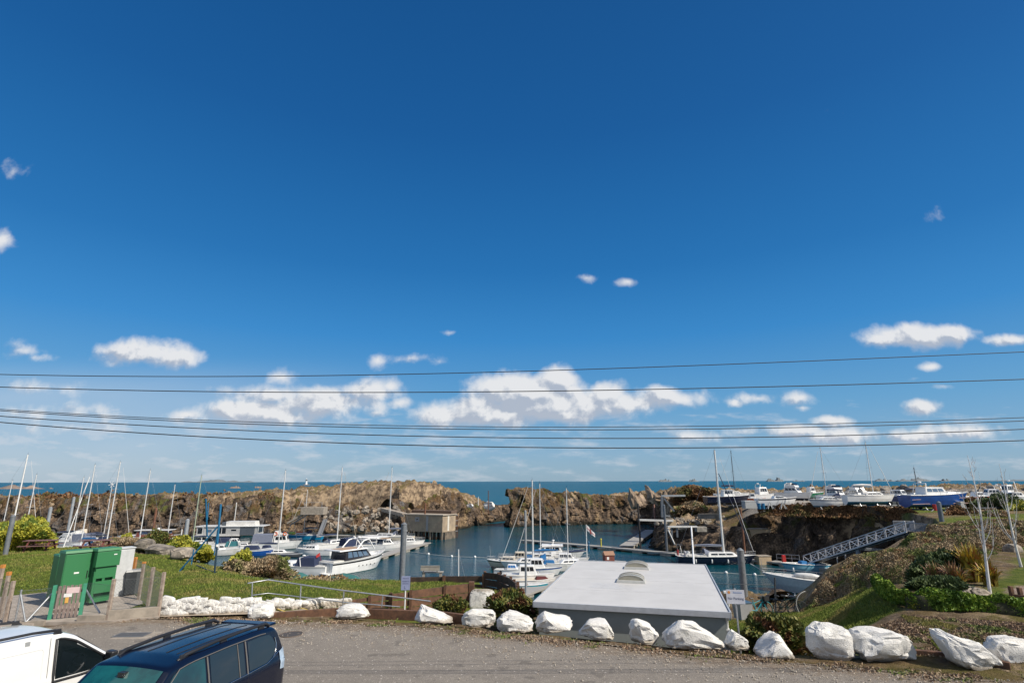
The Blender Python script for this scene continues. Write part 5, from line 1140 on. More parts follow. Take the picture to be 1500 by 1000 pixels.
# big motor cruisers, centre left
def sportx(r_,L,B,F,zz,top):
    MB().box(-.5*L-.7,-.5*L,-B*.40,B*.40,.15,.32).build('bathing_platform',r_,wpaint,bevel=.03)
motorboat(430,840,10.5,175,'white sports cruiser with a navy cockpit tent, left of the big motor yacht',cab=((-.02,.30,.62,.62,1.5,.4,True),),arch=-.12,canopy=(-.34,-.06,.78,1.2,canvas_n),extra=lambda r_,L,B,F,zz,top:(sportx(r_,L,B,F,zz,top),fender(r_,[(.1*L,.5*B,.6),(-.1*L,.5*B,.6)])),stripe=wdull)
def bigx(r_,L,B,F,zz,top):
    # long superstructure with dark windows, canopy top, transom door and platform
    cabin(r_,-.30*L,.18*L,B*.80,F,1.35,mat('black_gelcoat',(.03,.03,.035),.2,coat=.3),1.3,.1,.12,True,bglass,4,'saloon',True,(.28,.88),.2)
    MB().box(-.40*L,.07*L,-B*.42,B*.42,F+1.37,F+1.52,None,.0,.3,.06).build('cabin_roof',r_,wpaint,bevel=.04); MB().box(-.33*L,.0,-B*.30,B*.30,F+1.525,F+1.55).build('sun_deck_boards',r_,teak)
    mb=MB()
    for s_ in (-1,1): mb.tube([(-.12*L,s_*B*.40,F+1.5),(-.02*L,s_*B*.38,F+2.55),(.08*L,s_*B*.36,F+2.75),(.20*L,s_*B*.3,F+1.2)],.10,8)
    mb.tube([(.03*L,-B*.37,F+2.68),(.03*L,B*.37,F+2.68)],.10,8); mb.build('radar_arch',r_,wpaint)
    MB().sph((.03*L,0,F+2.95),.35,.35,.16).build('radar_dome',r_,wpaint)
    MB().box(-.50*L-.9,-.5*L,-B*.42,B*.42,.18,.40).build('bathing_platform',r_,wpaint,bevel=.04)
    MB().box(-.5*L-.03,-.5*L-.005,-B*.30,B*.22,.5,F-.1).build('transom_door',r_,mat('pale_grey_door',(.45,.48,.50),.4)); MB().box(-.5*L-.04,-.5*L-.03,-B*.14,B*.08,F-.32,F-.2).build('name_plate',r_,dsteel)
    mb=MB()
    for k in range(5): mb.disc((-.1*L+k*.75,-B*.475,F*.52),(0,1,0),.09,.03,10)
    mb.build('porthole',r_,glass); MB().tube([(-.5*L,B*.2,F+.2),(-.5*L-.3,B*.2,F+1.3)],.02,5).add([(-.5*L-.3,B*.2,F+1.3),(-.5*L-.25,B*.2+.02,F+.8),(-.5*L-.8,B*.2+.1,F+.6),(-.5*L-.9,B*.2,F+1.0)],[(0,1,2,3)]).build('ensign',r_,red)
    MB().sph((.25*L,0,F+.35),.8,.55,.35).build('tender_cover',r_,wdull); MB().box(.12*L,.40*L,-B*.25,B*.25,F+.1,F+.45,None,.1,.9,.2).build('foredeck_cabin',r_,wpaint,bevel=.05)
rb=P(507,838,WL); r_=motorboat(520,834,11.6,56,'big white motor yacht with a black window band, its stern to the lawn',cab=(),B=4.3,F=1.75,bottom=greenfoul,stripe=mat('black_stripe',(.02,.02,.022),.3),extra=bigx,sheer=.45)
for (x,y,rz,s_) in ((425,846,3,1.0),(503,848,2,.95)):
    p=PT(x,50,0); zt=4.8+((.2478-.9688*((836 if x<450 else 841)-500)/800)*50); 
    r_=empty('covered_dinghy',(p.x,P(x,y,-4).y+6,0),R(rz),'dinghy under a green tent cover on the bank, '+('below the sports cruiser' if x<450 else 'below the big motor yacht'),'covered dinghy','green covered dinghies behind the lawn')
    Y=46.0; q=PY(x,834 if x<450 else 838,Y); r_.location=(q.x,Y,q.z-1.45)
    tg=mat('green_tent_canvas',(.025,.13,.125),.75,col2=(.018,.095,.095),scale=3,bump=.02,bscale=4); w_=1.75*s_
    rows=[]
    for xx,hh,ww in ((-w_,.55,.2),(-w_*.55,1.15,.75),(0,1.3,.95),(w_*.55,1.1,.85),(w_,.75,.5)): rows.append([(xx,ww*math.cos(PI*k/10),.15+hh*(1-abs(math.cos(PI*k/10))**1.6)) for k in range(11)])
    MB().grid(rows,False).build('cover',r_,tg); 
    for xx in (-.2,.9): MB().add([(xx,-.80,.45),(xx+.30,-.78,.45),(xx+.14,-.55,1.05)],[(0,1,2)]).build('cover_flap',r_,mat('dark_tent_canvas',(.01,.05,.055),.8))
    MB().box(-w_*.8,w_*.8,-.6,.6,-.6,.3,None,-.1,-.1,-.1).build('hull',r_,wdull); MB().box(-1,1,-.5,.5,-1.6,-.6).build('launching_trolley',r_,galv)
sailyacht(501,684,803,12,55,'tall-masted sailing yacht lying behind the big motor yacht, with twin mast tubes',spread=2,mr=.12,furl=mat('tan_sail',(.45,.36,.25),.8))
motorboat(525,806,8.5,50,'motor boat with a dark blue cockpit tent beyond the big motor yacht',cab=((-.1,.22,.7,.9,.8,.1,True),),canopy=(-.46,-.1,.8,1.5,canvas_n),arch=True)
motorboat(558,806,9.5,10,'white cabin cruiser with a hard white awning at the diagonal pontoon',cab=((.02,.26,.62,1.0,.9,.1,True),),extra=lambda r_,L,B,F,zz,top:[MB().box(-.42*L,.14*L,-B*.44,B*.44,F+1.45,F+1.58,None,.0,.9,.1).build('awning',r_,wpaint,bevel=.03),MB().tube([(-.4*L,-B*.4,F),(-.4*L,-B*.4,F+1.46)],.04,6).tube([(-.1*L,-B*.4,F),(-.1*L,-B*.4,F+1.46)],.04,6).build('awning_post',r_,wpaint)])
r_=sailyacht(574,684,792.5,11.5,172,'long cream sailing yacht with a row of small windows moored before the concrete pier building',hm=cream,spread=2,furl=mat('tan_sail',(.5,.4,.3)),mx=.0,cover=canvas_g)
motorboat(548,795,7,175,'navy-sided motor boat between the cream yacht and the cabin cruiser',hm=navy,cab=((-.1,.2,.6,.7,.6,.1,True),),rail=False)
r_=empty('mast_dinghy',PT(671,54,-7.2),0,'tiny sailing dinghy mast showing above the timber kerb left of the curved wall','dinghy mast'); tp=PY(671,804,r_.location.y); MB().tube([(0,0,0),(tp.x-r_.location.x,0,tp.z+7.2)],.05,6).build('mast',r_,wpaint); MB().tube([(tp.x-r_.location.x,0,tp.z+7.0),(1.1,0,.8)],.012,4).build('stay',r_,galv); hull(r_,3.6,1.4,.4,wpaint,wdull,None,.8,.3)
# ---- right cluster beside the flat roof
r_=sailyacht(779,703,834,10.5,186,'white sailing yacht with a blue sail cover, leftmost tall mast by the pale roof',cover=canvas_b,spread=2,mr=.13,mx=.02)
for x_,h_ in ((-4.9,2.6),(-5.2,1.9)):
    pass
sailyacht(790,708,826,10,183,'white sailing yacht with crossed stays, second mast in the cluster by the roof',spread=2,cover=canvas_w)
sailyacht(829,715,835,8.5,200,'sailing yacht whose mast rises just past the left edge of the pale roof',simple=True,spread=1)
motorboat(812,821,10,-6,'white motor yacht with a hard top and wide dark windows by the roof corner',cab=((-.18,.14,.72,1.35,.5,.1,True),),arch=-.02,roofover=.5)
def blade(r_,L,B,F,zz,top): fender(r_,[(.0,-.5*B,.35),(-.25*L,-.5*B,.35)],bluep)
motorboat(790,842,6.5,-4,'farther wheelhouse boat, white with a blue bow panel',cab=((-.22,.12,.66,1.3,.45,.1,True),),rail=False,extra=blade,stripe=bluehull)
motorboat(776,853,6.8,-2,'white wheelhouse boat with rounded windows, nearer of the two wheelhouse boats',cab=((-.22,.14,.66,1.25,.45,.1,True),),rail=False)
motorboat(747,843,4.6,-10,'small white boat with a tiny blue-windowed cuddy at the left of the cluster',cab=((-.1,.25,.6,.75,.4,.1,True),),gm=mat('bright_blue_glass',(.05,.2,.5),.1),rail=False,outboard=True)
r_=empty('rowing_boat',P(771,864,WL),R(4),'small open boat with a turquoise side and cream gunwale, nearest the curved timber wall','rowing boat'); hull(r_,5.4,1.9,.65,mat('turquoise_hull',(.03,.25,.33),.4),darkfoul,None,.85,.3,.12,.3,2.2,wdull)
for x_ in (-1.4,0,1.2): MB().box(x_-.12,x_+.12,-.8,.8,.66,.70).build('thwart',r_,teak)
r_=empty('rowing_boat',P(782,857,WL),R(6),'open boat with a dark red tarpaulin and cream deck beside the pontoon','rowing boat'); hull(r_,5.6,2.0,.7,wdull,darkfoul,None,.8,.3,.12,.3,2.2,cream); MB().box(.1,1.9,-.6,.6,.7,1.05,None,.2,.4,.2).build('tarpaulin',r_,mat('maroon_canvas',(.10,.02,.02),.9))
r_=empty('fishing_boat',P(752,831,WL),R(175),'old cream working boat stacked with gear and a green motor on its stern','fishing boat'); top=hull(r_,8.5,2.7,.95,cream,darkfoul,mat('dark_green_band',(.03,.07,.05),.5)); cabin(r_,-.2,2.2,1.6,.95,.7,cream,.4,.1,.1,True)
MB().box(-3.2,-1.6,-.8,.5,.95,1.8,None,.2,.2,.2).build('blue_canopy',r_,canvas_b); MB().tube([(-3.9,.3,.9),(-4.0,.3,2.6)],.03,6).sph((-4.0,.3,2.75),.2,.2,.2).build('gas_lamp_pole',r_,galv); MB().tube([(3.6,0,1.2),(3.8,0,3.2)],.03,6).build('ensign_staff',r_,galv); railing(r_,top,.0,1,.5)
for x,y,L,hd,lb,kw in (
 (192,801,6.5,5,'small white cabin boat moored just left of the split lawn boulder',dict(cab=((-.1,.25,.65,.8,.5,.1,True),))),
 (268,806,5.5,-8,'small white cuddy boat below the grey and white pile',dict(cab=((-.05,.25,.6,.7,.4,.1,True),),rail=False,outboard=True)),
 (300,812,5.8,12,'white open boat with a black steering console by the yellow bushes',dict(cab=((-.08,.08,.35,.9,.2,.1,True),),rail=False,outboard=True)),
 (338,801,7.0,6,'white cabin boat with a dark canopy tucked under the houseboat deck',dict(cab=((-.05,.22,.62,.85,.5,.1,True),),canopy=(-.42,-.06,.7,1.0,canvas_n))),
 (388,809,5.2,-6,'small white boat with a navy spray hood right of the striped blue boat',dict(cab=((-.1,.2,.7,.6,.4,.1,False),),cm=canvas_n,rail=False,outboard=True)),
 (458,812,7.0,175,'white boat with a low cabin between the trawler yacht and the big motor yacht',dict(cab=((-.1,.25,.62,.75,.7,.1,True),))),
 (598,800,6.5,12,'small white cabin boat near the outer end of the diagonal pontoon',dict(cab=((-.1,.22,.65,.8,.5,.1,True),))),
 (762,828,7.2,182,'white boat with a cream wheelhouse at the far side of the crowded pontoon',dict(cab=((-.1,.18,.6,1.1,.4,.1,True),),cm=cream)),
 (828,829,7.5,-8,'white cabin boat tight against the left edge of the pale roof',dict(cab=((-.15,.2,.62,.9,.6,.1,True),))),
 (800,836,6.0,184,'small grey and white boat with a blue cover in the middle of the cluster',dict(hm=wdull,cab=((-.2,.1,.6,.6,.3,.1,False),),cm=canvas_b,rail=False)),
 (762,850,5.0,-5,'small white dayboat with a windscreen just left of the nearer wheelhouse boat',dict(cab=((-.05,.15,.6,.5,.4,.1,True),),rail=False,outboard=True))):
    motorboat(x,y,L,hd,lb,**kw)
# navy yacht at the long pontoon
r_=sailyacht(1046,660,826.5,12.6,-4,'long navy blue sailing yacht with white fenders and the tallest mast at the right pontoon',hm=navy,spread=3,mr=.19,mx=.10,cover=canvas_g,F=1.25,B=3.7,bottom=mat('teal_waterline',(.01,.09,.14),.5))
fender(r_,[(x_,-1.86,.65) for x_ in (-3.7,-1.2,1.3,3.4)])
mb=MB(); mb.tube([(-5.7,-1.4,1.2),(-5.9,-1.4,2.9),(-5.9,1.4,2.9),(-5.7,1.4,1.2)],.04,6); mb.build('stern_arch',r_,galv); MB().box(-6.3,-5.3,-1.0,1.0,2.92,2.97).build('solar_panel',r_,glass); MB().box(-6.3,-6.1,-.9,-.2,1.4,2.2).build('life_raft',r_,red); MB().box(-5.0,-4.2,-.5,.5,1.3,1.9).build('helm_console',r_,wpaint,bevel=.05)
MB().tube([(2.6,0,1.6),(5.9,0,1.7),(6.6,0,15.8-2.5)],.03,5,False) 
MB().tube([(6.1,0,1.5),(1.6,0,14.2)],.06,6).build('furled_genoa',r_,mat('dark_furled_sail',(.03,.04,.07),.8))
r_=motorboat(1179,837,7.2,184,'small sky blue open fishing boat with a blue tarpaulin below the gangway',hm=mat('light_blue_hull',(.20,.42,.55),.4),cab=((-.05,.05,.3,.45,.1,.1,False),),stripe=skyhull,bottom=mat('blue_boot_top',(.01,.10,.28),.5),rail=False,name='fishing_boat',cat='fishing boat',F=.95,group='motor boats moored in the harbour',
   extra=lambda r_,L,B,F,zz,top:[MB().box(-.05*L,.10*L,-.7,.5,F,F+.45,None,.15,.15,.2).build('tarpaulin',r_,canvas_b),MB().box(-.42*L,-.12*L,-B*.3,B*.3,F+.02,F+.12).build('engine_cover',r_,mat('cyan_blue_hull',(.01,.2,.38))),fender(r_,[(-.4*L,B*.5,.4),(.35*L,B*.5,.4)])])
def bigsail(r_,L,B,F,zz,top):
    MB().sph((.12*L,.2,F+.38),1.5,.62,.34).build('upturned_dinghy',r_,wdull); MB().ring((.12*L,.2,F+.33),(0,0,1),.1,.05).build('dinghy_valve',r_,red)
    MB().tube([(.46*L,0,F+.3),(.60*L,0,F+1.3)],.05,6).build('bowsprit',r_,galv); MB().tube([(.5*L,0,F+.2),(.5*L,0,F+1.9)],.03,6).build('pole',r_,galv)
motorboat(1206,871,13,149,'large pale grey yacht with a dinghy on its foredeck beside the brown scrub',hm=mat('pale_grey_hull',(.50,.53,.55),.3),bottom=mat('green_boot_top',(.01,.12,.09),.5),cab=((-.35,-.02,.5,.55,.9,.3,True),),F=1.55,B=3.8,extra=bigsail,sheer=.3,name='moored_yacht',cat='yacht',group=None)

# ================= PONTOONS =================
deckm=mat('pontoon_deck',(.33,.32,.30),.85,col2=(.24,.23,.215),scale=4); flo=mat('concrete_float',(.36,.33,.28),.9,col2=(.2,.185,.16),scale=2)
def pontoon(label,pts,w=1.9,name='pontoon',gap=3.2,z0=.45):
    r_=empty(name,(0,0,0),0,label,'pontoon','floating pontoons of the harbour')
    for a,b in zip(pts[:-1],pts[1:]):
        a=Vector((a.x,a.y,WL+z0)); b=Vector((b.x,b.y,WL+z0)); MB().bar(a,b,w,.16).build('deck',r_,deckm,bevel=.02)
        d=(b-a).normalized(); L=(b-a).length; n=max(1,int(L/gap)); q=Vector((-d.y,d.x,0))
        for k in range(n):
            c=a+d*(k+.5)*L/n; MB().bar(c-d*gap*.24+Vector((0,0,-.36)),c+d*gap*.24+Vector((0,0,-.36)),w*.96,.56).build('float',r_,flo)
        for s_ in (-1,1): MB().bar(a+q*s_*w*.5,b+q*s_*w*.5,.08,.2).build('fender_rail',r_,mat('grey_rubbing_strip',(.30,.28,.25),.8))
    return r_
pontoon('far pontoon along the foot of the left rock wall',[P(380,785,WL),P(470,785.5,WL),P(545,787.5,WL)],1.8)
pontoon('diagonal pontoon with square floats running away to the right of the motor yacht bow',[P(470,838,WL),P(548,820,WL),P(624,797.5,WL)],2.0,gap=4)
pontoon('short pontoon under the concrete pier building',[P(596,788.5,WL),P(621,788.5,WL)],2.4)
pontoon('long central pontoon stretching from the second cliff to the navy yacht',[P(765,794,WL),P(880,804,WL),P(1000,816,WL)],2.0,gap=4.5)
pontoon('right-hand pontoon running under the foot of the gangway',[P(1060,823,WL),P(1130,827,WL),P(1235,842,WL)],2.0,gap=4)
pontoon('grey pontoon beside the left edge of the pale flat roof',[P(752,878,WL),P(810,856,WL),P(905,826,WL)],2.6)
pontoon('pontoon at the left in front of the small boats',[P(20,803,WL),P(180,803,WL),P(330,804,WL)],1.8)
g=pontoon('sloping light grey walkway from the long pontoon up to the right bank',[P(917,806,WL),P(940,790,WL),P(953,781,WL)],2.6,name='walkway',z0=.75)
for i,(x,y,l) in enumerate([(627,811.5,'left end'),(661,815,'second'),(695,816,'third'),(730,818,'right end'),(1063,840,'right of the building roof, left one'),(1105,843,'right of the tall dark pile'),(526,809,'beside the motor yacht bow')]):
    o=MB().sph((0,0,.1),.22,.22,.22).build('mooring_buoy',m=wpaint,loc=P(x,y,WL)); tag(o,'small white round buoy on the water, '+(l+' of the line across the harbour mouth' if i<4 else l),'buoy','white buoys')
rp_=MB().tube([P(x,y,WL)+Vector((0,0,.05)) for x,y in ((600,808),(627,811.5),(661,815),(695,816),(730,818),(760,819))],.03,4); tag(rp_.build('buoy_line',m=wdull),'thin floating line strung with the white buoys across the harbour mouth','rope')
rp_=MB().tube([P(x,y,WL)+Vector((0,0,.05)) for x,y in ((1030,839),(1063,840),(1105,843),(1150,846))],.03,4); tag(rp_.build('buoy_line',m=wdull),'thin floating line between the navy yacht and the large grey yacht','rope')

# ================= PILES AND POLES =================
def pile(label,xt,yt,yb,z,wpx,m,name='mooring_pile',cat='mooring pile',group='steel piles standing in the harbour',cap=True,Y=None,n=10):
    Y=Y or P(750,yb,z).y; tp=PY(xt,yt,Y); t=Y*cp+(0-CH)*sp; r=wpx/FPX*t/2
    r_=empty(name,(tp.x,Y,z),0,label,cat,group)
    MB().tube([(0,0,-1.5),(0,0,tp.z-z)],r,n).build('shaft',r_,m)
    if cap: MB().tube([(0,0,tp.z-z-.02),(0,0,tp.z-z+r*.6)],r*1.08,n,True,r*.3).build('cap',r_,m)
    return r_
rust=mat('rusty_steel',(.20,.09,.05),.8,.1,col2=(.11,.05,.03),scale=3); bsteel=mat('blue_grey_steel',(.15,.17,.20),.5,.3,col2=(.10,.115,.135),scale=3); lsteel=mat('light_grey_steel',(.36,.38,.40),.5,.3,col2=(.28,.30,.31),scale=3)
pile('thick grey pile standing directly behind the small blue-grey notice',591.5,767,876,WL,8.5,gsteel)
pile('tall dark grey pile behind the no parking sign',1083.5,806,884,WL,9.5,gsteel)
pile('blue-grey pile rising from the lawn at the left edge beside the yellow-green bush',19,754,814,.1,6.5,gsteel,group=None)
pile('pale grey pile behind the left picnic table',74,742,801,WL,4.5,lsteel); pile('slim grey pile under the leaning spar',108,727,799,WL,3.8,lsteel)
pile('grey and white pile above the spreading yellow bush',274.5,760,806,WL,5.5,lsteel); pile('brown pile against the rock wall near the red barge',228.5,743,790,WL,3.5,rust)
pile('pale thin post beside the grey and white pile',266,774,802,WL,1.6,wdull); pile('white post standing on the rock ledge above the houseboat',346,735,786,WL,1.3,wdull,group=None)
pile('rust-footed steel pile in front of the concrete pier building',622.5,737,789,WL,2.3,rust)
pile('silver pole nearest the curved timber wall in the cluster of boats',769,748,876,WL,3.4,lsteel)
pile('black pole in front of the right cliff at the walkway',934,738,807,WL,2.6,mat('black_steel',(.03,.025,.025),.7)); pile('pinkish brown pole on the right bank',957,735,780,WL,2.8,mat('pink_brown_steel',(.30,.17,.14),.8))
pile('blue-grey pile right of the black pole at the long pontoon',972,740,812,WL,3.4,bsteel); pile('brown pile beside the navy yacht bow',1084,746,822,WL,3.2,rust)
pile('tall slanting dark blue pile beside the timber pier at the right',1374,737,0,-3.2,6.5,bsteel,group=None,Y=66.5)
pile('short white-topped post on the rubble ledge at the right',987,749,0,-4,2,wdull,group=None,Y=121)
pile('short wooden post on the skyline behind the white rocks',700,727,0,-1,1.4,wdull,group=None,Y=178,cap=False)
pile('low pale post on the skyline left of the mast cluster',715+0,718,0,-3,1.2,rust,group=None,Y=170,cap=False)
# flag
fp=empty('flagpole',PT(859,92,WL+.5),0,'white flagpole beyond the far edge of the pale roof','flagpole'); Y=fp.location.y; tp=PY(858,768,Y); MB().tube([(0,0,0),(tp.x-fp.location.x,0,tp.z-fp.location.z)],.09,8,True,.05).build('pole',fp,wpaint)
fl=MB(); fm=mat('white_flag',(.66,.63,.62),.8)
rows=[]
for i in range(9):
    f=i/8; rows.append([Vector((tp.x+.1+f*1.35,Y+.18*math.sin(f*7)*f,tp.z-.1-f*1.45-v_*(.95-.35*f)+.05*math.sin(f*9))) for v_ in np.linspace(0,1,8)])
fl.use(fm).grid(rows,True); o=fl.build('flag'); sm_=o.modifiers.new('s','SOLIDIFY'); sm_.thickness=.02; tag(o,'white flag with a red cross hanging from the flagpole by the roof','flag')
rr=MB(); rr.grid([[r_[3]+Vector((0,-.03,0)),r_[4]+Vector((0,-.03,0))] for r_ in rows],True); rr.grid([[q+Vector((0,-.03,0)) for q in rows[3]],[q+Vector((0,-.03,0)) for q in rows[4]]],True); c_=rr.build('red_cross',o,mat('flag_red',(.45,.08,.06),.8)); sm_=c_.modifiers.new('s','SOLIDIFY'); sm_.thickness=.01
# red hut on the pontoon
h_=empty('pontoon_hut',PT(891,86,WL+.5),R(12),'little red-brown hut with a white window on the long pontoon','hut'); zt=PY(891,808,h_.location.y).z-h_.location.z; 
MB().box(-.75,.75,-.6,.6,0,zt-.45).build('wall',h_,redbrown); MB().add([(-.85,-.7,zt-.45),(.85,-.7,zt-.45),(.85,.7,zt-.45),(-.85,.7,zt-.45),(-.85,0,zt+.1),(.85,0,zt+.1)],[(0,1,5,4),(2,3,4,5),(1,2,5),(3,0,4),(0,3,2,1)]).build('roof',h_,mat('tan_roof',(.30,.17,.11),.8)); MB().box(-.5,-.15,-.62,-.605,zt-1.1,zt-.7).build('window',h_,wpaint)
for x,y,m_,l in ((880,801,yellow,'yellow bollard standing on the long central pontoon'),(862,806,bluep,'blue service pillar on the long pontoon beside the flagpole'),(594.5,786,wpaint,'white lamp post on the short pontoon by the pier building')):
    p=P(x,y,WL+.5); o=empty('service_pillar',p,0,l,'pillar'); MB().tube([(0,0,-.2),(0,0,1.3)],.11 if m_ is not wpaint else .05,8).build('shaft',o,m_); MB().sph((0,0,1.4),.17,.17,.2).build('head',o,m_)
# ================= BOAT YARD =================
YZ=.62
def yard(x,t): p=PT(x,t,0); return p
def cradle(r_,L,B,h,wheels=False):
    c=empty('boat_cradle',(0,0,0),0); c.parent=r_; 
    mb=MB()
    for x_ in (-.28*L,.05*L,.3*L):
        for s_ in (-1,1): mb.bar((x_,s_*B*.48,-h),(x_,s_*B*.30,-h*.2),.07)
        mb.bar((x_,-B*.48,-h+.05),(x_,B*.48,-h+.05),.09)
    mb.bar((-.3*L,0,-h+.05),(.32*L,0,-h+.05),.1); mb.build('cradle_frame',r_,galv); bpy.data.objects.remove(c)
    if wheels:
        for s_ in (-1,1):
            MB().disc((-.15*L,s_*B*.5,-h+.28),(0,1,0),.28,.18,14).build('trailer_wheel',r_,black)
def yz(x,t): p=PT(x,t,YZ); return max(G(p.x,p.y),.2)
YG='boats laid up on the yard'
def ymotor(x,t,L,head,label,h=.9,**kw):
    z=yz(x,t); h=max(.4,h-.5); r_=motorboat(x,0,L,head,label,z=z+h,t=t,group=YG,**kw); cradle(r_,L,kw.get('B') or L*.34,h,True); return r_
def ysail(xt,yt,t,L,head,label,h=1.5,**kw):
    p=PT(xt,t,YZ); z=yz(xt,t); h=max(.4,h-.45); r_=sailyacht(xt,yt,0,L,head,label,z=z+h,Yb=p.y,group=YG,zkeel=h-.05,**kw); cradle(r_,L,L*.31,h); return r_
blk=mat('dark_blue_hull',(.012,.04,.13),.3,coat=.2)
ymotor(1066,104,8.6,0,'navy blue motor boat with a white wheelhouse on the yard, leftmost of the laid-up boats',hm=navy,cab=((-.12,.14,.62,1.2,.3,.1,True),),h=1.1,bottom=darkfoul,roofover=.3)
r_=ysail(1070,661,112,7.5,5,'small yacht with a dark mast standing behind the navy motor boat',simple=True,mm=dsteel)
ymotor(1101,106,5.2,-20,'small orange-tubed boat with a grey console between the navy and the striped boats',hm=orange,cab=((-.05,.15,.5,1.0,.2,.1,True),),rail=False,h=.7)
ymotor(1118,112,6.5,10,'white wheelhouse boat with dark windows behind the striped speedboat',cab=((-.2,.15,.7,1.5,.4,.1,True),),arch=True)
ymotor(1138,95,7.0,-3,'sleek white speedboat with a navy side stripe on trestles',stripe=navy,cab=((-.1,.3,.6,.5,1.3,.2,True),),h=.9,B=2.4,F=1.15,rail=False)
ymotor(1163,110,7.6,-50,'white flybridge boat seen from its bow, behind the speedboat',cab=((-.2,.2,.75,1.2,.9,.1,True),),fly=(-.15,.12,.65),arch=True)
ymotor(1190,112,6.0,15,'small green-hulled fishing boat with a white top between the laid-up boats',hm=mat('green_hull',(.01,.13,.06),.4),cab=((-.15,.1,.6,1.2,.3,.1,True),))
ysail(1201,657,91,7.6,180,'white sailing yacht with a grey stripe on the yard before the green fishing boat',h=.95,stripe=mat('grey_stripe',(.25,.28,.33),.4),bottom=mat('pale_blue_antifouling',(.10,.20,.26),.8))
ymotor(1225,100,7.4,-75,'white flybridge boat facing the camera between the two laid-up sailing yachts',cab=((-.2,.2,.8,1.1,.8,.1,True),),fly=(-.15,.12,.7),arch=True)
ysail(1267,649,88,8.4,2,'white sailing yacht with bright blue underbody, the tallest mast on the yard',h=1.25,bottom=antifoul,cover=canvas_w)
ymotor(1258,99,6.8,-85,'white motor boat behind the blue-bottomed yacht, with a glazed flybridge',cab=((-.2,.2,.8,1.1,.7,.1,True),),fly=(-.15,.12,.7))
ymotor(1317,94,6.4,-65,'small dark blue motor boat with a white cabin, left of the big blue boat',hm=blk,cab=((-.15,.2,.7,1.1,.5,.1,True),),h=1.0)
r_=ymotor(1373,80.5,9.6,0,'big bright blue motor boat with a white wheelhouse, nearest on the yard',hm=bluehull,bottom=mat('faded_blue_bottom',(.03,.09,.22),.7),stripe=wpaint,cab=((-.24,.14,.66,1.15,.75,.15,True),(.12,.34,.55,.35,.6,.0,True)),h=1.25,F=1.35,B=3.3,roofover=.1,sheer=.42,arch=-.22,band=None) if False else ymotor(1373,80.5,9.6,0,'big bright blue motor boat with a white wheelhouse, nearest on the yard',hm=bluehull,bottom=mat('faded_blue_bottom',(.03,.09,.22),.7),cab=((-.24,.14,.66,1.15,.75,.15,True),),h=1.25,F=1.35,B=3.3,roofover=.1,sheer=.42,arch=-.22,gm=bglass,
   extra=lambda r_,L,B,F,zz,top:[MB().box(.12*L,.36*L,-B*.28,B*.28,F+.15,F+.5,None,.1,.6,.15).build('foredeck_cabin',r_,wpaint,bevel=.04),MB().bar((-.49*L,-B*.46,.75),(.40*L,-B*.34,1.05),.03,.06).bar((-.49*L,-B*.46,.15),(.38*L,-B*.36,.30),.03,.07).build('rubbing_strake',r_,mat('faded_pink_line',(.55,.38,.34),.6))])
ysail(1338,686,101,6.5,0,'small yacht behind the big blue boat with a short dark mast',simple=True,mm=dsteel,h=.8)
ymotor(1455,99,6.8,170,'white cabin boat with a hooped canopy near the right end of the yard',cab=((-.15,.2,.75,1.2,.6,.2,True),),hm=wdull,arch=True)
ymotor(1490,92,7,175,'low white and grey motor boat at the right edge of the yard',cab=((-.1,.2,.7,.8,.8,.2,True),),rail=False)
ymotor(1432,96,6.2,5,'blue and white boat with an orange band half hidden by the birch branches',hm=bluehull,cab=((-.1,.2,.7,.8,.5,.2,True),),rail=True,stripe=orange)
ymotor(1478,104,6.5,200,'small white boat with a tall domed cabin farther back at the right of the yard',cab=((-.15,.15,.6,1.8,.3,.1,True),),arch=True,rail=False)
for i,(x,t,m_,l) in enumerate([(1112,92,bluep,'blue plastic drum beside the trestles under the speedboat'),(1118,92,bluep,'second blue plastic drum, right of the first'),(1371,78,red,'red drum standing in front of the big blue boat')]):
    p=PT(x,t,0); z=yz(x,t); r_=empty('drum',(p.x,p.y,z),0,l,'drum'); MB().tube([(0,0,0),(0,0,.9)],.29,14).build('body',r_,m_); MB().ring((0,0,.9),(0,0,1),.28,.02,16,5).ring((0,0,.45),(0,0,1),.295,.015,16,5).build('rim',r_,m_)
for x,t,l,w_ in ((1098,94,'grey equipment box at the left end of the yard',2.2),(1408,79,'small grey concrete plinth box beside the path at the yard edge',.8)):
    p=PT(x,t,0); z=yz(x,t); r_=empty('equipment_box',(p.x,p.y,z),R(8),l,'box'); MB().box(-w_/2,w_/2,-.6,.6,0,1.2,None,0,.3,0).build('body',r_,mat('grey_box_paint',(.33,.34,.34),.6),bevel=.03); MB().box(-w_/2-.05,w_/2-.2,-.65,.65,1.2,1.28).build('lid',r_,wdull)
for x,t,l in ((1128,92.5,'left'),(1147,92,'right')):
    p=PT(x,t,0); z=yz(x,t); r_=empty('trestle',(p.x,p.y,z),0,'white A-shaped trestle under the striped speedboat, the %s one'%l,'trestle','boat trestles'); mb=MB()
    for s_ in (-.5,.5): MB().bar((s_,-.3,0),(0,0,1.1),.08).build('leg',r_,wdull); MB().bar((s_,.3,0),(0,0,1.1),.08).build('leg',r_,wdull)
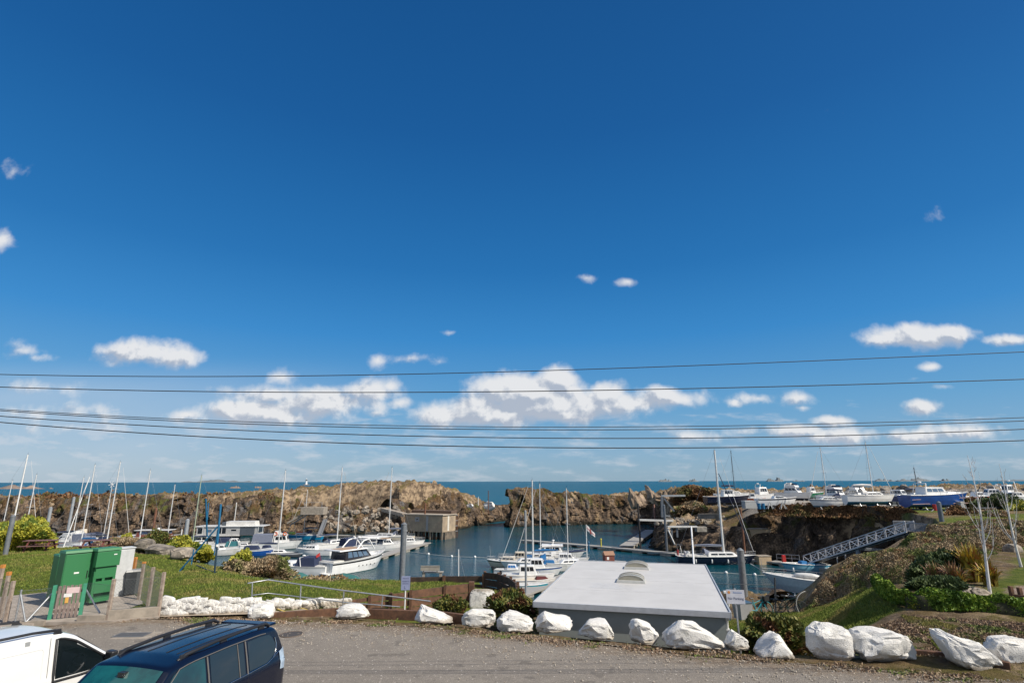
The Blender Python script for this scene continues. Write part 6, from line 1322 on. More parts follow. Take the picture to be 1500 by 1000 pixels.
for k,(x,t) in enumerate(((1246,91),(1230,92),(1312,87.5),(1338,83.5))):
    p=PT(x,t,0); z=yz(x,t); r_=empty('upturned_dinghy',(p.x,p.y,z+.3),R(10*k),['pale upturned dinghy in front of the blue-bottomed yacht','second pale upturned dinghy at the left of the blue-bottomed yacht','low trailer with two dark crates near the blue boats','dark outboard skid with an orange cover under the big blue boat stern'][k],'dinghy' if k<2 else 'trailer')
    if k<2: MB().sph((0,0,0),1.7,.7,.45).build('hull',r_,mat('pale_grey_tarp',(.38,.38,.34),.8))
    else:
        MB().box(-1.3,1.3,-.5,.5,-.1,.05).build('bed',r_,galv); MB().box(-.9,-.1,-.35,.35,.05,.55).build('crate',r_,dsteel,bevel=.02); MB().box(.2,.9,-.35,.35,.05,.5).build('crate',r_,orange if k==3 else dsteel,bevel=.02)
        for s_ in (-.5,.5): MB().disc((0,s_,-.1),(0,1,0),.22,.12,12).build('wheel',r_,black)

# ================= GANGWAY, PIER, STAIRS =================
ga=empty('gangway',(0,0,0),0,'long galvanised truss gangway sloping from the timber pier down to the pontoon','gangway')
a=P(1183,827,WL+.6); b=PT(1334,69,-1.55); b=Vector((b.x,b.y,-1.45)); d=b-a; q=Vector((-d.y,d.x,0)).normalized()
zt=Vector((0,0,1.25)); w_=.75
gal2=mat('bright_galvanised',(.52,.53,.56),.45,.4,col2=(.42,.43,.46),scale=6)
for s_ in (-1,1):
    MB().bar(a+q*w_*s_,b+q*w_*s_,.14,.2).build('bottom_chord',ga,gal2); MB().bar(a+q*w_*s_+zt,b+q*w_*s_+zt,.11).build('top_chord',ga,gal2)
    MB().bar(a+q*w_*s_+zt*.5,b+q*w_*s_+zt*.5,.05).build('mid_rail',ga,gal2)
    n=12
    for k in range(n+1):
        p=a.lerp(b,k/n)+q*w_*s_; MB().bar(p,p+zt,.09).build('upright',ga,gal2)
        if k<n: p2=a.lerp(b,(k+1)/n)+q*w_*s_; MB().bar(p if k%2 else p+zt,p2+zt if k%2 else p2,.07).build('diagonal',ga,gal2)
MB().bar(a+Vector((0,0,.03)),b+Vector((0,0,.03)),1.4,.05).build('walkway_deck',ga,mat('grating',(.26,.27,.29),.7,.3,col2=(.18,.19,.2),scale=30))
sp2=empty('gangway_support',(0,0,0),0,'pale steel post and cross beam carrying the middle of the gangway','support'); c=PT(1256,76,-4.6); 
MB().tube([(c.x,c.y,-9),(c.x,c.y,-4.4)],.32,10).build('post',sp2,mat('pale_blue_pile',(.33,.37,.42),.6)); MB().bar((c.x-.5,c.y,-4.35),(c.x+3.6,c.y-1.2,-4.5),.3,.3).build('beam',sp2,lsteel)
for x_ in (1.2,2.1): MB().bar((c.x+x_,c.y-.4,-4.5),(c.x+x_+1.1,c.y-1,-6.8),.14).build('brace',sp2,mat('pink_brown_steel',(.3,.17,.14)))
for x,t in ((1228,80),(1241,78.5)): 
    p=PT(x,t,-8); MB().tube([(p.x,p.y,-9),(p.x,p.y,-5.6 if x<1235 else -5.2)],.09,8).build('prop',sp2,gal2)
pr=empty('timber_pier',(0,0,0),0,'grey timber pier deck with slatted railings at the head of the gangway','pier')
p0,p1,p2=PT(1333,69.5,-1.5),PT(1372,66,-1.5),PT(1392,72,-1.5)
slat=mat('grey_slats',(.30,.31,.33),.7,col2=(.2,.21,.23),scale=8)
mb=MB(); mb.bar(Vector((p0.x,p0.y,-2.6)),Vector((p1.x,p1.y,-2.6)),.5,2.1); mb.build('face_wall',pr,mat('grey_block_wall',(.20,.21,.22),.9,col2=(.13,.135,.14),scale=2)); 
mb=MB().prism([(p0.x,p0.y),(p1.x,p1.y),(p2.x,p2.y),(p0.x+2,p0.y+6)],-1.54,-1.42); mb.build('deck',pr,deckm)
MB().box(p0.x+1.6,p0.x+2.4,p0.y-1.2,p0.y-.3,-4.6,-1.6).build('buttress',pr,conc,bevel=.02)
for A_,B_,nm in ((p0,p1,'railing'),(p1,p2,'railing'),(Vector((p0.x,p0.y+3,0)),p2,'railing')):
    mb=MB(); n=max(8,int((B_-A_).length/.16)); 
    for z_ in (-1.25,-.42): mb.bar(Vector((A_.x,A_.y,z_)),Vector((B_.x,B_.y,z_)),.06,.08)
    for k in range(n+1): q_=A_.lerp(B_,k/n); mb.bar((q_.x,q_.y,-1.42),(q_.x,q_.y,-.40),.09,.03)
    mb.build(nm,pr,slat)
st=empty('path_steps',(0,0,0),0,'grey sloping steps with side rails climbing from the pier to the boat yard','steps'); s0,s1=PT(1362,72,-1.4),PT(1384,80,.35)
mb=MB(); 
for k in range(14): q_=s0.lerp(s1,k/13); mb.box(q_.x-.9,q_.x+.9,q_.y-.35,q_.y+.35,q_.z-.6,q_.z)
mb.build('treads',st,mat('grey_steps',(.27,.28,.30),.8))
for s_ in (-1,1): MB().bar(s0+Vector((s_*.95,0,.9)),s1+Vector((s_*.95,0,.9)),.07).bar(s0+Vector((s_*.95,0,.45)),s1+Vector((s_*.95,0,.45)),.05).build('side_rail',st,slat)
rl=empty('path_railing',(0,0,0),0,'low two-bar grey railing running right from the dark blue pile past the brown bush','railing'); 
A_,B_=PT(1384,66,-.9),PT(1446,66,-.85)
for z_ in (-.35,-.75): MB().bar((A_.x,A_.y,z_+.0),(B_.x,B_.y,z_+.02),.09,.10).build('bar',rl,lsteel)
for k in range(5): q_=A_.lerp(B_,k/4); MB().box(q_.x-.05,q_.x+.05,q_.y-.05,q_.y+.05,-1.6,-.3).build('post',rl,lsteel)
rl=empty('path_railing',(0,0,0),0,'farther grey fence line below the yard, behind the birch branches','railing'); A_,B_=PT(1386,79,.3),PT(1500,80,.3)
for z_ in (.45,.9): MB().bar((A_.x,A_.y,z_),(B_.x,B_.y,z_),.08,.12).build('bar',rl,gsteel)
for k in range(9): q_=A_.lerp(B_,k/8); MB().box(q_.x-.05,q_.x+.05,q_.y-.05,q_.y+.05,-.3,1.0).build('post',rl,gsteel)
# rail on the right pontoon, life jacket locker
rl=empty('dock_railing',(0,0,0),0,'galvanised railing on the pontoon left of the gangway foot','railing'); A_,B_=P(1142,824,WL+.5),P(1176,826,WL+.5)
for z_ in (.55,1.1): MB().bar(A_+Vector((0,1,z_)),B_+Vector((0,1,z_)),.05).build('bar',rl,gal2)
for k in range(4): q_=A_.lerp(B_,k/3)+Vector((0,1,0)); MB().tube([q_,q_+Vector((0,0,1.1))],.03,6).build('post',rl,gal2)
r_=empty('red_cabinet',P(1148,825,WL+.5),0,'small bright red fire cabinet standing on the right-hand pontoon','cabinet'); MB().box(-.28,.28,-.2,.2,.1,1.15,None,.04,.04,.04).build('casing',r_,mat('bright_red_plastic',(.55,.02,.03),.4),bevel=.03); MB().box(-.25,.25,-.22,-.2,.2,1.0).build('door',r_,red)

# ================= CONCRETE PIER BUILDING =================
cb=empty('concrete_pier_building',(0,0,0),0,'boxy concrete sluice building on piles at the harbour mouth, right face sunlit','building')
k0=PT(648,126,-2.6); lw=Vector((-.906,.423,0)); rw=Vector((.423,.906,0))
CM=Matrix(((rw.x,lw.x,0,k0.x),(rw.y,lw.y,0,k0.y),(0,0,1,0),(0,0,0,1))); cb.matrix_world=CM   # local x along the bright face, y along the shaded face
cwall=mat('stained_concrete',(.40,.31,.21),.9,col2=(.24,.19,.14),scale=.6,bump=.01,bscale=6)
wl_=MB().box(0,5.8,0,10.4,-6.5,-2.85).build('wall',cb,cwall)
MB().box(-.25,6.0,-.25,10.9,-2.84,-2.62).build('roof_slab',cb,mat('pale_concrete_slab',(.42,.36,.29),.9,col2=(.33,.28,.22)))
MB().box(3.4,5.9,-.2,11.0,-2.62,-1.95).build('parapet',cb,mat('brown_parapet',(.13,.085,.06),.9))
MB().box(2.2,2.9,-.03,-.005,-6.3,-2.9).build('white_stripe',wl_,mat('white_streak',(.62,.58,.50),.8)); MB().box(-.03,-.005,3.9,4.5,-6.3,-2.9).build('pale_streak',wl_,mat('grey_streak',(.33,.32,.31),.8))
MB().box(-.03,-.005,6.4,7.6,-4.3,-3.3).build('notice',wl_,mat('grey_notice',(.3,.3,.3),.7)); MB().box(-.035,-.031,6.75,7.25,-4.0,-3.6).build('window',wl_,glass)
for y_,x_ in [(y_,x_) for y_ in (.3,3.4,6.6,9.8) for x_ in (.3,2.0,3.8,5.5)]: MB().tube([(x_,y_,-10),(x_,y_,-6.45)],.34,8).build('pile',cb,mat('wet_concrete',(.20,.16,.12),.7,col2=(.07,.06,.045),scale=1))
MB().box(1.0,5.7,-.12,.05,-8.9,-6.52).build('skirt_wall',cb,mat('wet_concrete',(.2,.16,.12)))
for x_ in (7.0,7.7): MB().box(x_,x_+.12,.5,.62,-8.3,-3.0).build('ladder_stile',cb,rust)
for z_ in (-3.2,-4.4,-5.6,-6.8): MB().box(6.0,7.8,.5,.6,z_,z_+.12).build('ladder_rung',cb,lsteel)
wk=empty('pier_walkway',(0,0,0),0,'concrete walkway leading from the rock wall to the pier building roof','walkway'); A_=PY(560,744,140); B_=CM@Vector((.3,10.8,-2.7)); MB().bar(A_,B_,1.8,.35).build('slab',wk,conc)
MB().bar(A_+Vector((0,-.9,-.4)),B_+Vector((0,-.9,-.4)),.25,.5).build('edge_beam',wk,conc)
# ramps on the left wall: steel stair up to a platform
st=empty('cliff_stairs',(0,0,0),0,'dark stair beam climbing the left rock wall behind the blue yacht to a concrete landing','stairs'); Y=131
MB().bar(PY(421,765,Y),PY(455,746,Y),1.2,.35).build('stringer',st,conc); MB().bar(PY(424,768,Y-.8),PY(458,748,Y-.8),.2,.3).build('stringer',st,dsteel)
q_=PY(463,742,Y); MB().box(q_.x-3.2,q_.x+2,q_.y-1,q_.y+2,q_.z-1.6,q_.z).build('landing',st,conc,bevel=.04); MB().bar(PY(436,742.5,Y),PY(462,741,Y),.9,.25).build('platform',st,conc)
for x_ in (-2.5,1.5): MB().tube([(q_.x+x_,q_.y-.8,q_.z),(q_.x+x_,q_.y-.8,q_.z+1.1)],.05,6).build('post',st,galv)
MB().bar((q_.x-2.5,q_.y-.8,q_.z+1.1),(q_.x+1.5,q_.y-.8,q_.z+1.1),.06).build('hand_rail',st,galv)
rp2=empty('boat_ramp',(0,0,0),0,'narrow grey ramp down the rock wall right of the blue yacht','ramp'); MB().bar(PY(476,760,133),PY(466,786,130),1.0,.2).build('deck',rp2,mat('wet_grey',(.2,.21,.23),.6)); MB().bar(PY(479,757,133),PY(469,783,130),.07).build('rail',rp2,galv)
# gantries and beams on the right bank
g1=empty('steel_gantry',(0,0,0),0,'grey steel gantry with a long top beam and a diagonal strut on the right bank','gantry'); Y=117
MB().bar(PY(968,726.5,Y),PY(1003,726,Y),.5,.35).build('beam',g1,lsteel); MB().bar(PY(969,728,Y),PY(969.5,758,Y),.45).build('post',g1,bsteel); MB().bar(PY(972,730,Y),PY(987,749,Y),.3).build('strut',g1,bsteel); MB().bar(PY(969,755,Y),PY(981,756,Y),.2).build('cross_bar',g1,lsteel)
g1=empty('concrete_beam',(0,0,0),0,'pale concrete beam from the black pole to a square block on the rubble','beam'); Y=110
MB().bar(PY(936,761.5,Y),PY(985,763,Y),.8,.3).build('beam',g1,wdull); q_=PY(983,764.5,Y+.8); MB().box(q_.x-.6,q_.x+.7,q_.y-.6,q_.y+.8,q_.z-.8,q_.z+.35).build('block',g1,mat('tan_block',(.45,.34,.22),.9),bevel=.03)
g1=empty('concrete_beam',(0,0,0),0,'lower pale beam on two posts with a grey block at its right end','beam'); Y=103
MB().bar(PY(977,771.5,Y),PY(1020,771.5,Y),.8,.25).build('beam',g1,wdull); q_=PY(1027,773,Y+.6); MB().box(q_.x-1.0,q_.x+.8,q_.y-.5,q_.y+.8,q_.z-.7,q_.z+.15).build('block',g1,flo,bevel=.03)
for x_,y_ in ((983,789),(991,787)): MB().bar(PY(x_,773,Y),PY(x_+.5,y_,Y),.3).build('post',g1,bsteel)
MB().bar(PY(977,774,Y),PY(988,798,Y-1),.16).build('strut',g1,wdull)
MB().tube([PY(1012,772,Y-1),PY(1016,829,Y-16)],.14,8).build('post',g1,wpaint)
g1=empty('concrete_block',(0,0,0),0,'flat-topped concrete block with a sunlit end on the rock above the navy yacht bow','concrete block'); q_=PY(1110,779,101)
MB().box(q_.x-2.0,q_.x+1.8,q_.y-1,q_.y+2.4,q_.z-.9,q_.z+.45).build('block',g1,mat('tan_block',(.45,.34,.22)),bevel=.05); MB().box(q_.x-2.4,q_.x+1.2,q_.y-1.2,q_.y+2.4,q_.z+.46,q_.z+.62).build('slab',g1,conc,bevel=.02)
g1=empty('low_wall',(0,0,0),0,'low grey block wall on the ledge behind the navy yacht mast','wall'); MB().bar(PY(1022,756.5,113),PY(1056,756.5,111),.5,.95).build('masonry',g1,mat('grey_masonry',(.27,.25,.22),.9,col2=(.15,.14,.12),scale=1.5)); MB().bar(PY(1022,753,113),PY(1056,753,111),.6,.1).build('coping',g1,conc)
g1=empty('stone_box',P(1117,824,WL+.3),R(5),'small tan stone box on the shore beside the navy yacht bow','stone box'); MB().box(-1,1.1,-.7,.8,-.6,.95).build('body',g1,mat('tan_block',(.45,.34,.22)),bevel=.04); MB().box(-1.05,1.15,-.75,.85,.95,1.05).build('lid',g1,conc)

# ================= ROCKS ON THE SKYLINE, FAR LAND =================
def proto_rock(seed,m):
    r=random.Random(seed); bm=bmesh.new(); bmesh.ops.create_icosphere(bm,subdivisions=3,radius=1)
    pl=[(Vector((r.uniform(-1,1),r.uniform(-1,1),r.uniform(-.5,1))).normalized(),r.uniform(.34,.66)) for _ in range(13)]
    for v in bm.verts:
        p=v.co.copy()
        for n,d in pl:
            q=p.dot(n)-d
            if q>0: p-=n*q*.97
        v.co=p+v.co*mn.fractal(p*2.6+Vector((seed,0,0)),1,2,5)*.20
    me=bpy.data.meshes.new('jagged_rock'); bm.to_mesh(me); bm.free(); me.materials.append(m); return me
def proto_peak(seed,m):
    me=proto_rock(seed,m)
    for v in me.vertices:
        f=(v.co.z+.8)/1.6; k=1.15-.80*max(0,min(1,f)); v.co.x=v.co.x*k+.25*f; v.co.y*=k
    me.polygons.foreach_set('use_smooth',[False]*len(me.polygons)); return me
rms=[proto_rock(i+1,m_) for i,m_ in enumerate([grey_stone,dark_stone,mat('tan_rock',(.38,.28,.19),.9,col2=(.16,.12,.09),scale=1.5,bump=.05,bscale=5),dark_stone,grey_stone])]
rr=random.Random(3)
def jag(name,label,group,loc,s,k=None,cat='rock'):
    o=bpy.data.objects.new(name,rms[rr.randrange(5) if k is None else k]); COL.objects.link(o); o.location=loc; o.scale=s; o.rotation_euler=(rr.uniform(-.3,.3),rr.uniform(-.3,.3),rr.uniform(0,6.28)); return tag(o,label,cat,group)
for x,y,Y,w_,h_,l in ((928,722,150,1.5,2.6,'tall pointed rock on the far cliff left of the steel gantry'),(935,724,151,1.5,1.6,'broad tan rock leaning against the tall pointed one'),(953,720,138,2.0,2.2,'pyramid-shaped rock above the left end of the steel gantry'),(964,723,136,1.5,1.4,'rounded grey rock between the two pyramid rocks'),(976,721,132,1.2,2.2,'steep grey rock beside the brown bramble mound'),(988,726,130,1.6,1.2,'low dark rock at the foot of the bramble mound')):
    p=PY(x,y,Y); rms.append(proto_peak(x,mat('tan_rock',(.38,.28,.19)))); jag('jagged_rock',l,'jagged rocks on the right skyline',(p.x,Y,p.z-.9),(w_*1.7,w_*1.3,h_*1.3),len(rms)-1)
for i in range(46):
    x=rr.uniform(1340,1520); t=rr.uniform(108,124); p=PT(x,t,0); z=G(p.x,p.y); s=rr.uniform(1.1,2.9); jag('shore_rock','brown rock in the rough ridge behind the laid-up boats at the right','rocks of the seaward ridge',(p.x,p.y,z+.2),(s*1.3,s,s*rr.uniform(.5,.9)))
for x,y,t,s,l in ((1248,716,120,2.6,'dark rock rising behind the flybridge boats at the yard'),(1303,717,118,3.0,'wide brown rock behind the blue-bottomed yacht bow'),(1337,713,118,3.2,'dark rock behind the stern of the big blue boat'),(1322,722,112,1.8,'small dark rock left of the big blue boat')):
    p=PT(x,t,0); jag('shore_rock',l,'rocks of the seaward ridge',(p.x,p.y,G(p.x,p.y)+.9),(s*1.3,s,s*.8))
for i in range(120):       # rubble along the left wall and on the right ledge
    if i<80: x=rr.uniform(470,585); y=rr.uniform(742,776); Y=143-(y-742)*.22; p=PY(x,y,Y-1.5); s=rr.uniform(.45,1.15); l='brown rubble block in the armour slope left of the concrete pier building'; g='rubble blocks of the left slope'
    else: x=rr.uniform(960,1062); y=rr.uniform(760,775); p=PY(x,y,116-(y-760)*.45); p.z=max(p.z,G(p.x,p.y)); s=rr.uniform(.4,1.2); l='pale rubble block on the right bank ledge'; g='rubble blocks of the right ledge'
    jag('rubble_block',l,g,p,(s*1.2,s,s*.8))
for x,y,Y,w_,h_,l in ((718,739,172,2.4,1.5,'whitewashed rock on the low point across the harbour mouth, the large one'),(689,739.5,168,1.5,.7,'small whitewashed rock left of the large one across the harbour mouth')):
    p=PY(x,y,Y); o=bpy.data.objects.new('white_rock',rms[1].copy()); COL.objects.link(o); o.data.materials.clear(); o.data.materials.append(white_rock); o.location=p; o.scale=(w_,w_,h_); tag(o,l,'rock','whitewashed rocks at the harbour mouth')
def islet(label,x0,x1,t,h,m,name='islet',n=26,z=WL,seed=0):
    a_=PT(x0,t,0); b_=PT(x1,t,0); c=(a_+b_)/2; L=abs(b_.x-a_.x); rows=[]
    for j in range(7):
        f=j/6; rows.append([Vector(((i/n-.5)*L,(f-.5)*L*.3,h*math.sin(PI*f)*max(0,.55+.75*fbm(np.array([i*.45+seed]),np.array([j*.4+seed]),0,4)[0])*max(0,math.sin(PI*i/n))**.4-.4)) for i in range(n+1)])
    r_=MB().grid(rows,True).build(name,m=m); r_.location=(c.x,c.y,z); return tag(r_,label,'islet','rocky islets out at sea')
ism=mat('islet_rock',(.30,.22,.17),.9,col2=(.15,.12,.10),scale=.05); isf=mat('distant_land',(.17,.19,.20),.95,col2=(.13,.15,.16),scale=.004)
for i,(x0,x1,t,h,l) in enumerate([(-8,68,1150,7,'long low brown reef at the far left edge of the sea'),(72,79,1150,3,'tiny rock just right of the long left reef'),(336,353,1180,5,'pair of reddish rocks in the sea above the houseboat'),(372,384,1200,5,'tan rock in the sea right of the reddish pair'),(461,480,1250,5,'low reddish reef right of the small lighthouse')]): islet(l,x0,x1,t,h,ism,seed=i*5)
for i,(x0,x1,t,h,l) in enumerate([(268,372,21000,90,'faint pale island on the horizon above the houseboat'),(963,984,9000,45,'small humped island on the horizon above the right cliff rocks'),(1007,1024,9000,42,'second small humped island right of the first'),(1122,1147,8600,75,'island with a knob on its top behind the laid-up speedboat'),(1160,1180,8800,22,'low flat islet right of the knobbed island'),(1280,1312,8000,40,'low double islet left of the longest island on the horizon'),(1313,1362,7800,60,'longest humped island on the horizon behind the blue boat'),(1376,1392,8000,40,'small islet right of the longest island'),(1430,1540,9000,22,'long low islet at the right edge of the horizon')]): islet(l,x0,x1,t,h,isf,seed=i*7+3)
lh=empty('lighthouse',PT(448,2300,WL+1),0,'tiny white lighthouse with a dark lantern on a rock at sea','lighthouse'); MB().tube([(0,0,0),(0,0,9),(0,0,17)],[5,4,3.6],12).build('tower',lh,wpaint); MB().tube([(0,0,17),(0,0,18.5)],5.2,12).build('gallery',lh,dsteel); MB().tube([(0,0,18.5),(0,0,23)],2.6,12).build('lantern',lh,mat('lantern_glass',(.2,.22,.24),.3)); MB().tube([(0,0,23),(0,0,26)],3.0,12,True,.3).build('lantern_roof',lh,wpaint); MB().sph((0,0,-1),16,10,3).build('base_rock',lh,ism)

# ================= OVERHEAD WIRES =================
WY=13.0
wires=[('topmost overhead wire, the one rising most to the right',(546.5,549,541,517),.016),('second overhead wire from the top',(565,574,572,557),.018),('upper wire of the close pair',(597.5,621,625.5,613),.014),('lower wire of the close pair',(599.5,624.5,629.5,618),.016),('fifth overhead wire from the top',(607.5,635,642,630),.018),('lowest overhead wire, the one dipping closest to the mast tops',(616.5,648,656,646.5),.020)]
for lab,(ya,yb_,yc,yd),rad in wires:
    pts=[]; co_=np.polyfit([0,500,860,1500],[ya,yb_,yc,yd],3)
    for x in np.linspace(-500,2000,70):
        y=np.polyval(co_,x) if -50<x<1550 else (np.polyval(co_,-50)+(x+50)*np.polyval(np.polyder(co_),-50) if x<0 else np.polyval(co_,1550)+(x-1550)*np.polyval(np.polyder(co_),1550))
        pts.append(PY(x,y,WY))
    tag(MB().tube(pts,rad*.62,6,False).build('overhead_wire',m=mat('black_cable',(.015,.015,.017),.7)),lab,'wire','overhead wires across the view')

# ================= GARDEN, TREES, RIGHT SIDE SHRUBS =================
bush('large rust-brown bramble mound on the skyline right of the jagged rocks',PY(1018,735,126)+Vector((0,0,.2)),(5.0,4,2.9),9000,.33,lf_rust,'bramble_mound','bramble',None,61,1.4,(.045,.025,.012),.2)
bush('olive brown bramble hanging below the large mound',PY(1013,752,121),(4.2,2.5,2.0),5000,.30,lf_scrub,'bramble_mound','bramble',None,62,1.4,(.045,.035,.015),.25)
bush('dark rust bush in front of the grey fence line by the pier',PT(1412,71,-.6)+Vector((0,0,.2)),(2.6,2,1.9),6000,.15,lf_rust,'garden_bush','bush','bushes around the pier path',63,1.5,(.04,.025,.012))
bush('pale dry bush right of the dark rust one',PT(1450,69,-.3)+Vector((0,0,.1)),(2.4,1.8,1.3),4500,.14,lf_scrub,'garden_bush','bush','bushes around the pier path',64,1.5,(.06,.045,.025))
bush('round green bush below the white cabin boat at the right',PT(1467,81,.4),(3.6,2.5,2.2),7000,.17,lf_dark,'garden_bush','bush','bushes around the pier path',65,1.5,(.02,.03,.01))
bush('dark low bush left of the round green one at the yard edge',PT(1423,84,.4),(2.6,2,1.7),5000,.17,lf_rust,'garden_bush','bush','bushes around the pier path',66,1.5,(.025,.02,.01))
bush('olive bush at the right edge below the yard',PT(1496,78,.2),(2.4,2,1.5),4500,.16,lf_yellow,'garden_bush','bush','bushes around the pier path',67,1.5,(.03,.03,.01))
rimp=[PT(x,t,.4) for x,t in ((1108,96.5),(1150,93),(1200,91),(1240,89),(1280,84),(1320,77),(1345,73.5))]
c_=[]; r=np.random.default_rng(71); acc=np.linspace(0,1,len(rimp)); n=26000; s_=r.random(n); bx=np.interp(s_,acc,[p.x for p in rimp]); by=np.interp(s_,acc,[p.y for p in rimp]); 
o_=r.normal(size=n)*1.1; z_=.25+.85*(.5+.5*fbm(s_*26,o_*.6,0,3))*r.random(n)**.5-np.clip(o_,0,3)*.75*0-np.clip(-o_,0,1.3)*1.0
cen=np.stack([bx-o_*0-.25*np.clip(-o_,0,3),by+o_,z_+.1],1); v,f=leaves(cen,.22,1.6,.5,71); o=fastmesh('bramble_fringe',v,f,lf_rust,False); tag(o,kind='stuff')
r=np.random.default_rng(72); n=14000; x=r.uniform(-125,-8,n); y=r.uniform(140,152,n); k=fbm(x*.09,y*.09,2,3)>-.05; x,y=x[k],y[k]; z=ground(x,y); k=z>-3.5; x,y,z=x[k],y[k],z[k]
v,f=leaves(np.stack([x,y,z+r.random(len(x))*.5+.1],1),.38,1.5,.6,72); tag(fastmesh('heather',v,f,lf_rust,False),kind='stuff')
# phormium clumps
def flax(label,loc,n,h,m,seed,spread=.9,name='flax_clump'):
    r=random.Random(seed); r_=empty(name,loc,0,label,'flax plant','flax plants in the garden'); V=[];F_=[]
    for k in range(n):
        a=r.uniform(0,2*PI); e=r.uniform(.15,1)*spread; L=h*r.uniform(.6,1.1); w=.03*r.uniform(.7,1.4)*h; bx,by=r.gauss(0,.09*h),r.gauss(0,.09*h); d=Vector((math.cos(a),math.sin(a),0)); q=Vector((-d.y,d.x,0)); b=len(V)
        for i in range(6):
            f=i/5; p=Vector((bx,by,0))+d*(e*L*.55*f**1.6)+Vector((0,0,L*(f-.45*e*f**2.4))); ww=w*(1-f**2.5)+.003
            V+= [p-q*ww,p+q*ww]
        for i in range(5): F_.append((b+2*i,b+2*i+1,b+2*i+3,b+2*i+2))
    o=fastmesh('leaves',np.array([tuple(v) for v in V]),np.array(F_),m,False); o.parent=r_; return r_
def gp_(x,y,z): p=P(x,y,z); return Vector((p.x,p.y,G(p.x,p.y)))
flax('tall golden flax clump left of the near birch trunk',gp_(1428,852,.5),260,1.75,lf_gold,1); flax('smaller golden flax just right of the near birch trunk',gp_(1450,860,.5),110,1.2,lf_gold,2,1.3)
flax('bronze red flax clump in front of the green shrubs',gp_(1372,862,.5),150,1.05,lf_bronze,3,1.0); flax('olive and bronze flax clump between the bronze one and the birch',gp_(1400,866,.5),200,1.15,lf_bronze,4,1.1); flax('green-gold flax leaves at the foot of the olive flax clump',gp_(1408,868,.5),90,.9,lf_gold,5,1.1)
bush('dark green rounded shrub at the left of the garden bed',gp_(1365,850,.5)+Vector((0,0,.2)),(.9,.8,.75),3500,.09,lf_dark,'garden_shrub','shrub','shrubs in the garden bed',81,1.8,(.02,.03,.01)); bush('grey-green shrub behind the flax clumps',gp_(1392,846,.5)+Vector((0,0,.3)),(1.2,.9,.95),4500,.09,lf_dark,'garden_shrub','shrub','shrubs in the garden bed',82,1.8,(.03,.04,.015)); bush('yellow-flowered low shrub at the top of the garden bed',gp_(1383,838,.5)+Vector((0,0,.35)),(.9,.6,.45),2200,.08,lf_yellow,'garden_shrub','shrub','shrubs in the garden bed',83,1.5,(.04,.05,.015)); bush('low spreading juniper in front of the garden rocks',gp_(1378,878,.5)+Vector((0,0,.05)),(1.2,.6,.42),3500,.08,lf_dark,'garden_shrub','shrub','shrubs in the garden bed',84,2.2,(.02,.03,.01))
bush('small yellow-green weed clump in the gap under the hedge',gp_(1348,898,.4),(.35,.3,.35),500,.07,lf_yellow,'garden_shrub','shrub','shrubs in the garden bed',85,1.5,(.04,.05,.015))
rock('garden_rock','dark slanting rock at the left of the garden bed','rock','rocks edging the garden bed',1333,1360,855,874,dark_stone,.7,seed=12,z=.5,prof=((0,.8,1),(.5,1,.9))); rock('garden_rock','small pinkish rock behind the dark slanting one','rock','rocks edging the garden bed',1352,1376,848,866,grey_stone,.7,seed=13,z=.5)
rock('garden_rock','pale veined rock left of the birch trunk','rock','rocks edging the garden bed',1399,1432,860,882,grey_stone,.7,seed=14,z=.5); rock('garden_rock','wide flat tan rock behind the birch trunk','rock','rocks edging the garden bed',1426,1464,860,883,grey_stone,.6,seed=15,z=.5,prof=((0,.2,1),(.9,1,.7)))
rock('garden_rock','pale tan rock on the lawn between the two birches','rock','rocks edging the garden bed',1478,1502,798,814,grey_stone,.7,seed=16,z=.35); rock('garden_rock','small grey stone on top of the bank behind the pointed slab','rock',None,1410,1422,912,920,grey_stone,.8,seed=17,z=.3)
# silver birches
bark=mat('birch_bark',(.62,.60,.57),.8,col2=(.30,.27,.25),scale=5,contrast=(.3,.45)); twig=mat('birch_twigs',(.36,.30,.27),.85)
def birch(label,base,H,seed,r0=.085,lean=(0,0)):
    r=random.Random(seed); r_=empty('birch_tree',base,0,label,'birch tree','leafless young birches'); pts=[]; n=12
    for i in range(n+1): f=i/n; pts.append(Vector((lean[0]*f+.06*math.sin(f*5+seed),lean[1]*f+.05*math.cos(f*4),H*f)))
    MB().tube([pts[0]+Vector((0,0,-.3))]+pts,[r0*1.1]+[r0*(1-.88*(i/n)**1.1) for i in range(n+1)],9).build('trunk',r_,bark)
    for k in range(13):
        f=r.uniform(.2,.92); p=pts[int(f*n)].lerp(pts[min(n,int(f*n)+1)],f*n%1); a=r.uniform(0,2*PI); L=H*.42*(1.12-f)*r.uniform(.7,1.2); d=Vector((math.cos(a),math.sin(a),0)); q=[p]
        for j in range(1,7): g=j/6; q.append(p+d*(L*.30*math.sin(g*1.5))+Vector((r.gauss(0,.012),r.gauss(0,.012),L*(.10*g+.95*g**1.5))))
        rb=r0*.34*(1.15-f); b=MB().tube(q,rb,6,True,rb*.25).build('branch',r_,bark)
        mb=MB()
        for _ in range(4):
            g=r.uniform(.3,.95); s=q[int(g*6)]; a2=a+r.uniform(-1.3,1.3); l2=L*r.uniform(.15,.35); mb.tube([s,s+Vector((math.cos(a2)*l2*.35,math.sin(a2)*l2*.35,l2*.5)),s+Vector((math.cos(a2)*l2*.45,math.sin(a2)*l2*.45,l2))],.008,4,False,.004)
        mb.build('twigs',b,twig)
    return r_
b0=gp_(1455,880,.5); birch('near leafless birch with a slim pale trunk rising above the horizon',b0,PY(1429,668,b0.y).z-b0.z,5,.058,(.12,0))
b0=P(1497,836,.35); birch('farther leafless birch on the lawn at the right edge',Vector((b0.x,b0.y,.3)),PY(1477,680,b0.y).z-.3,9,.065,(-.1,0))
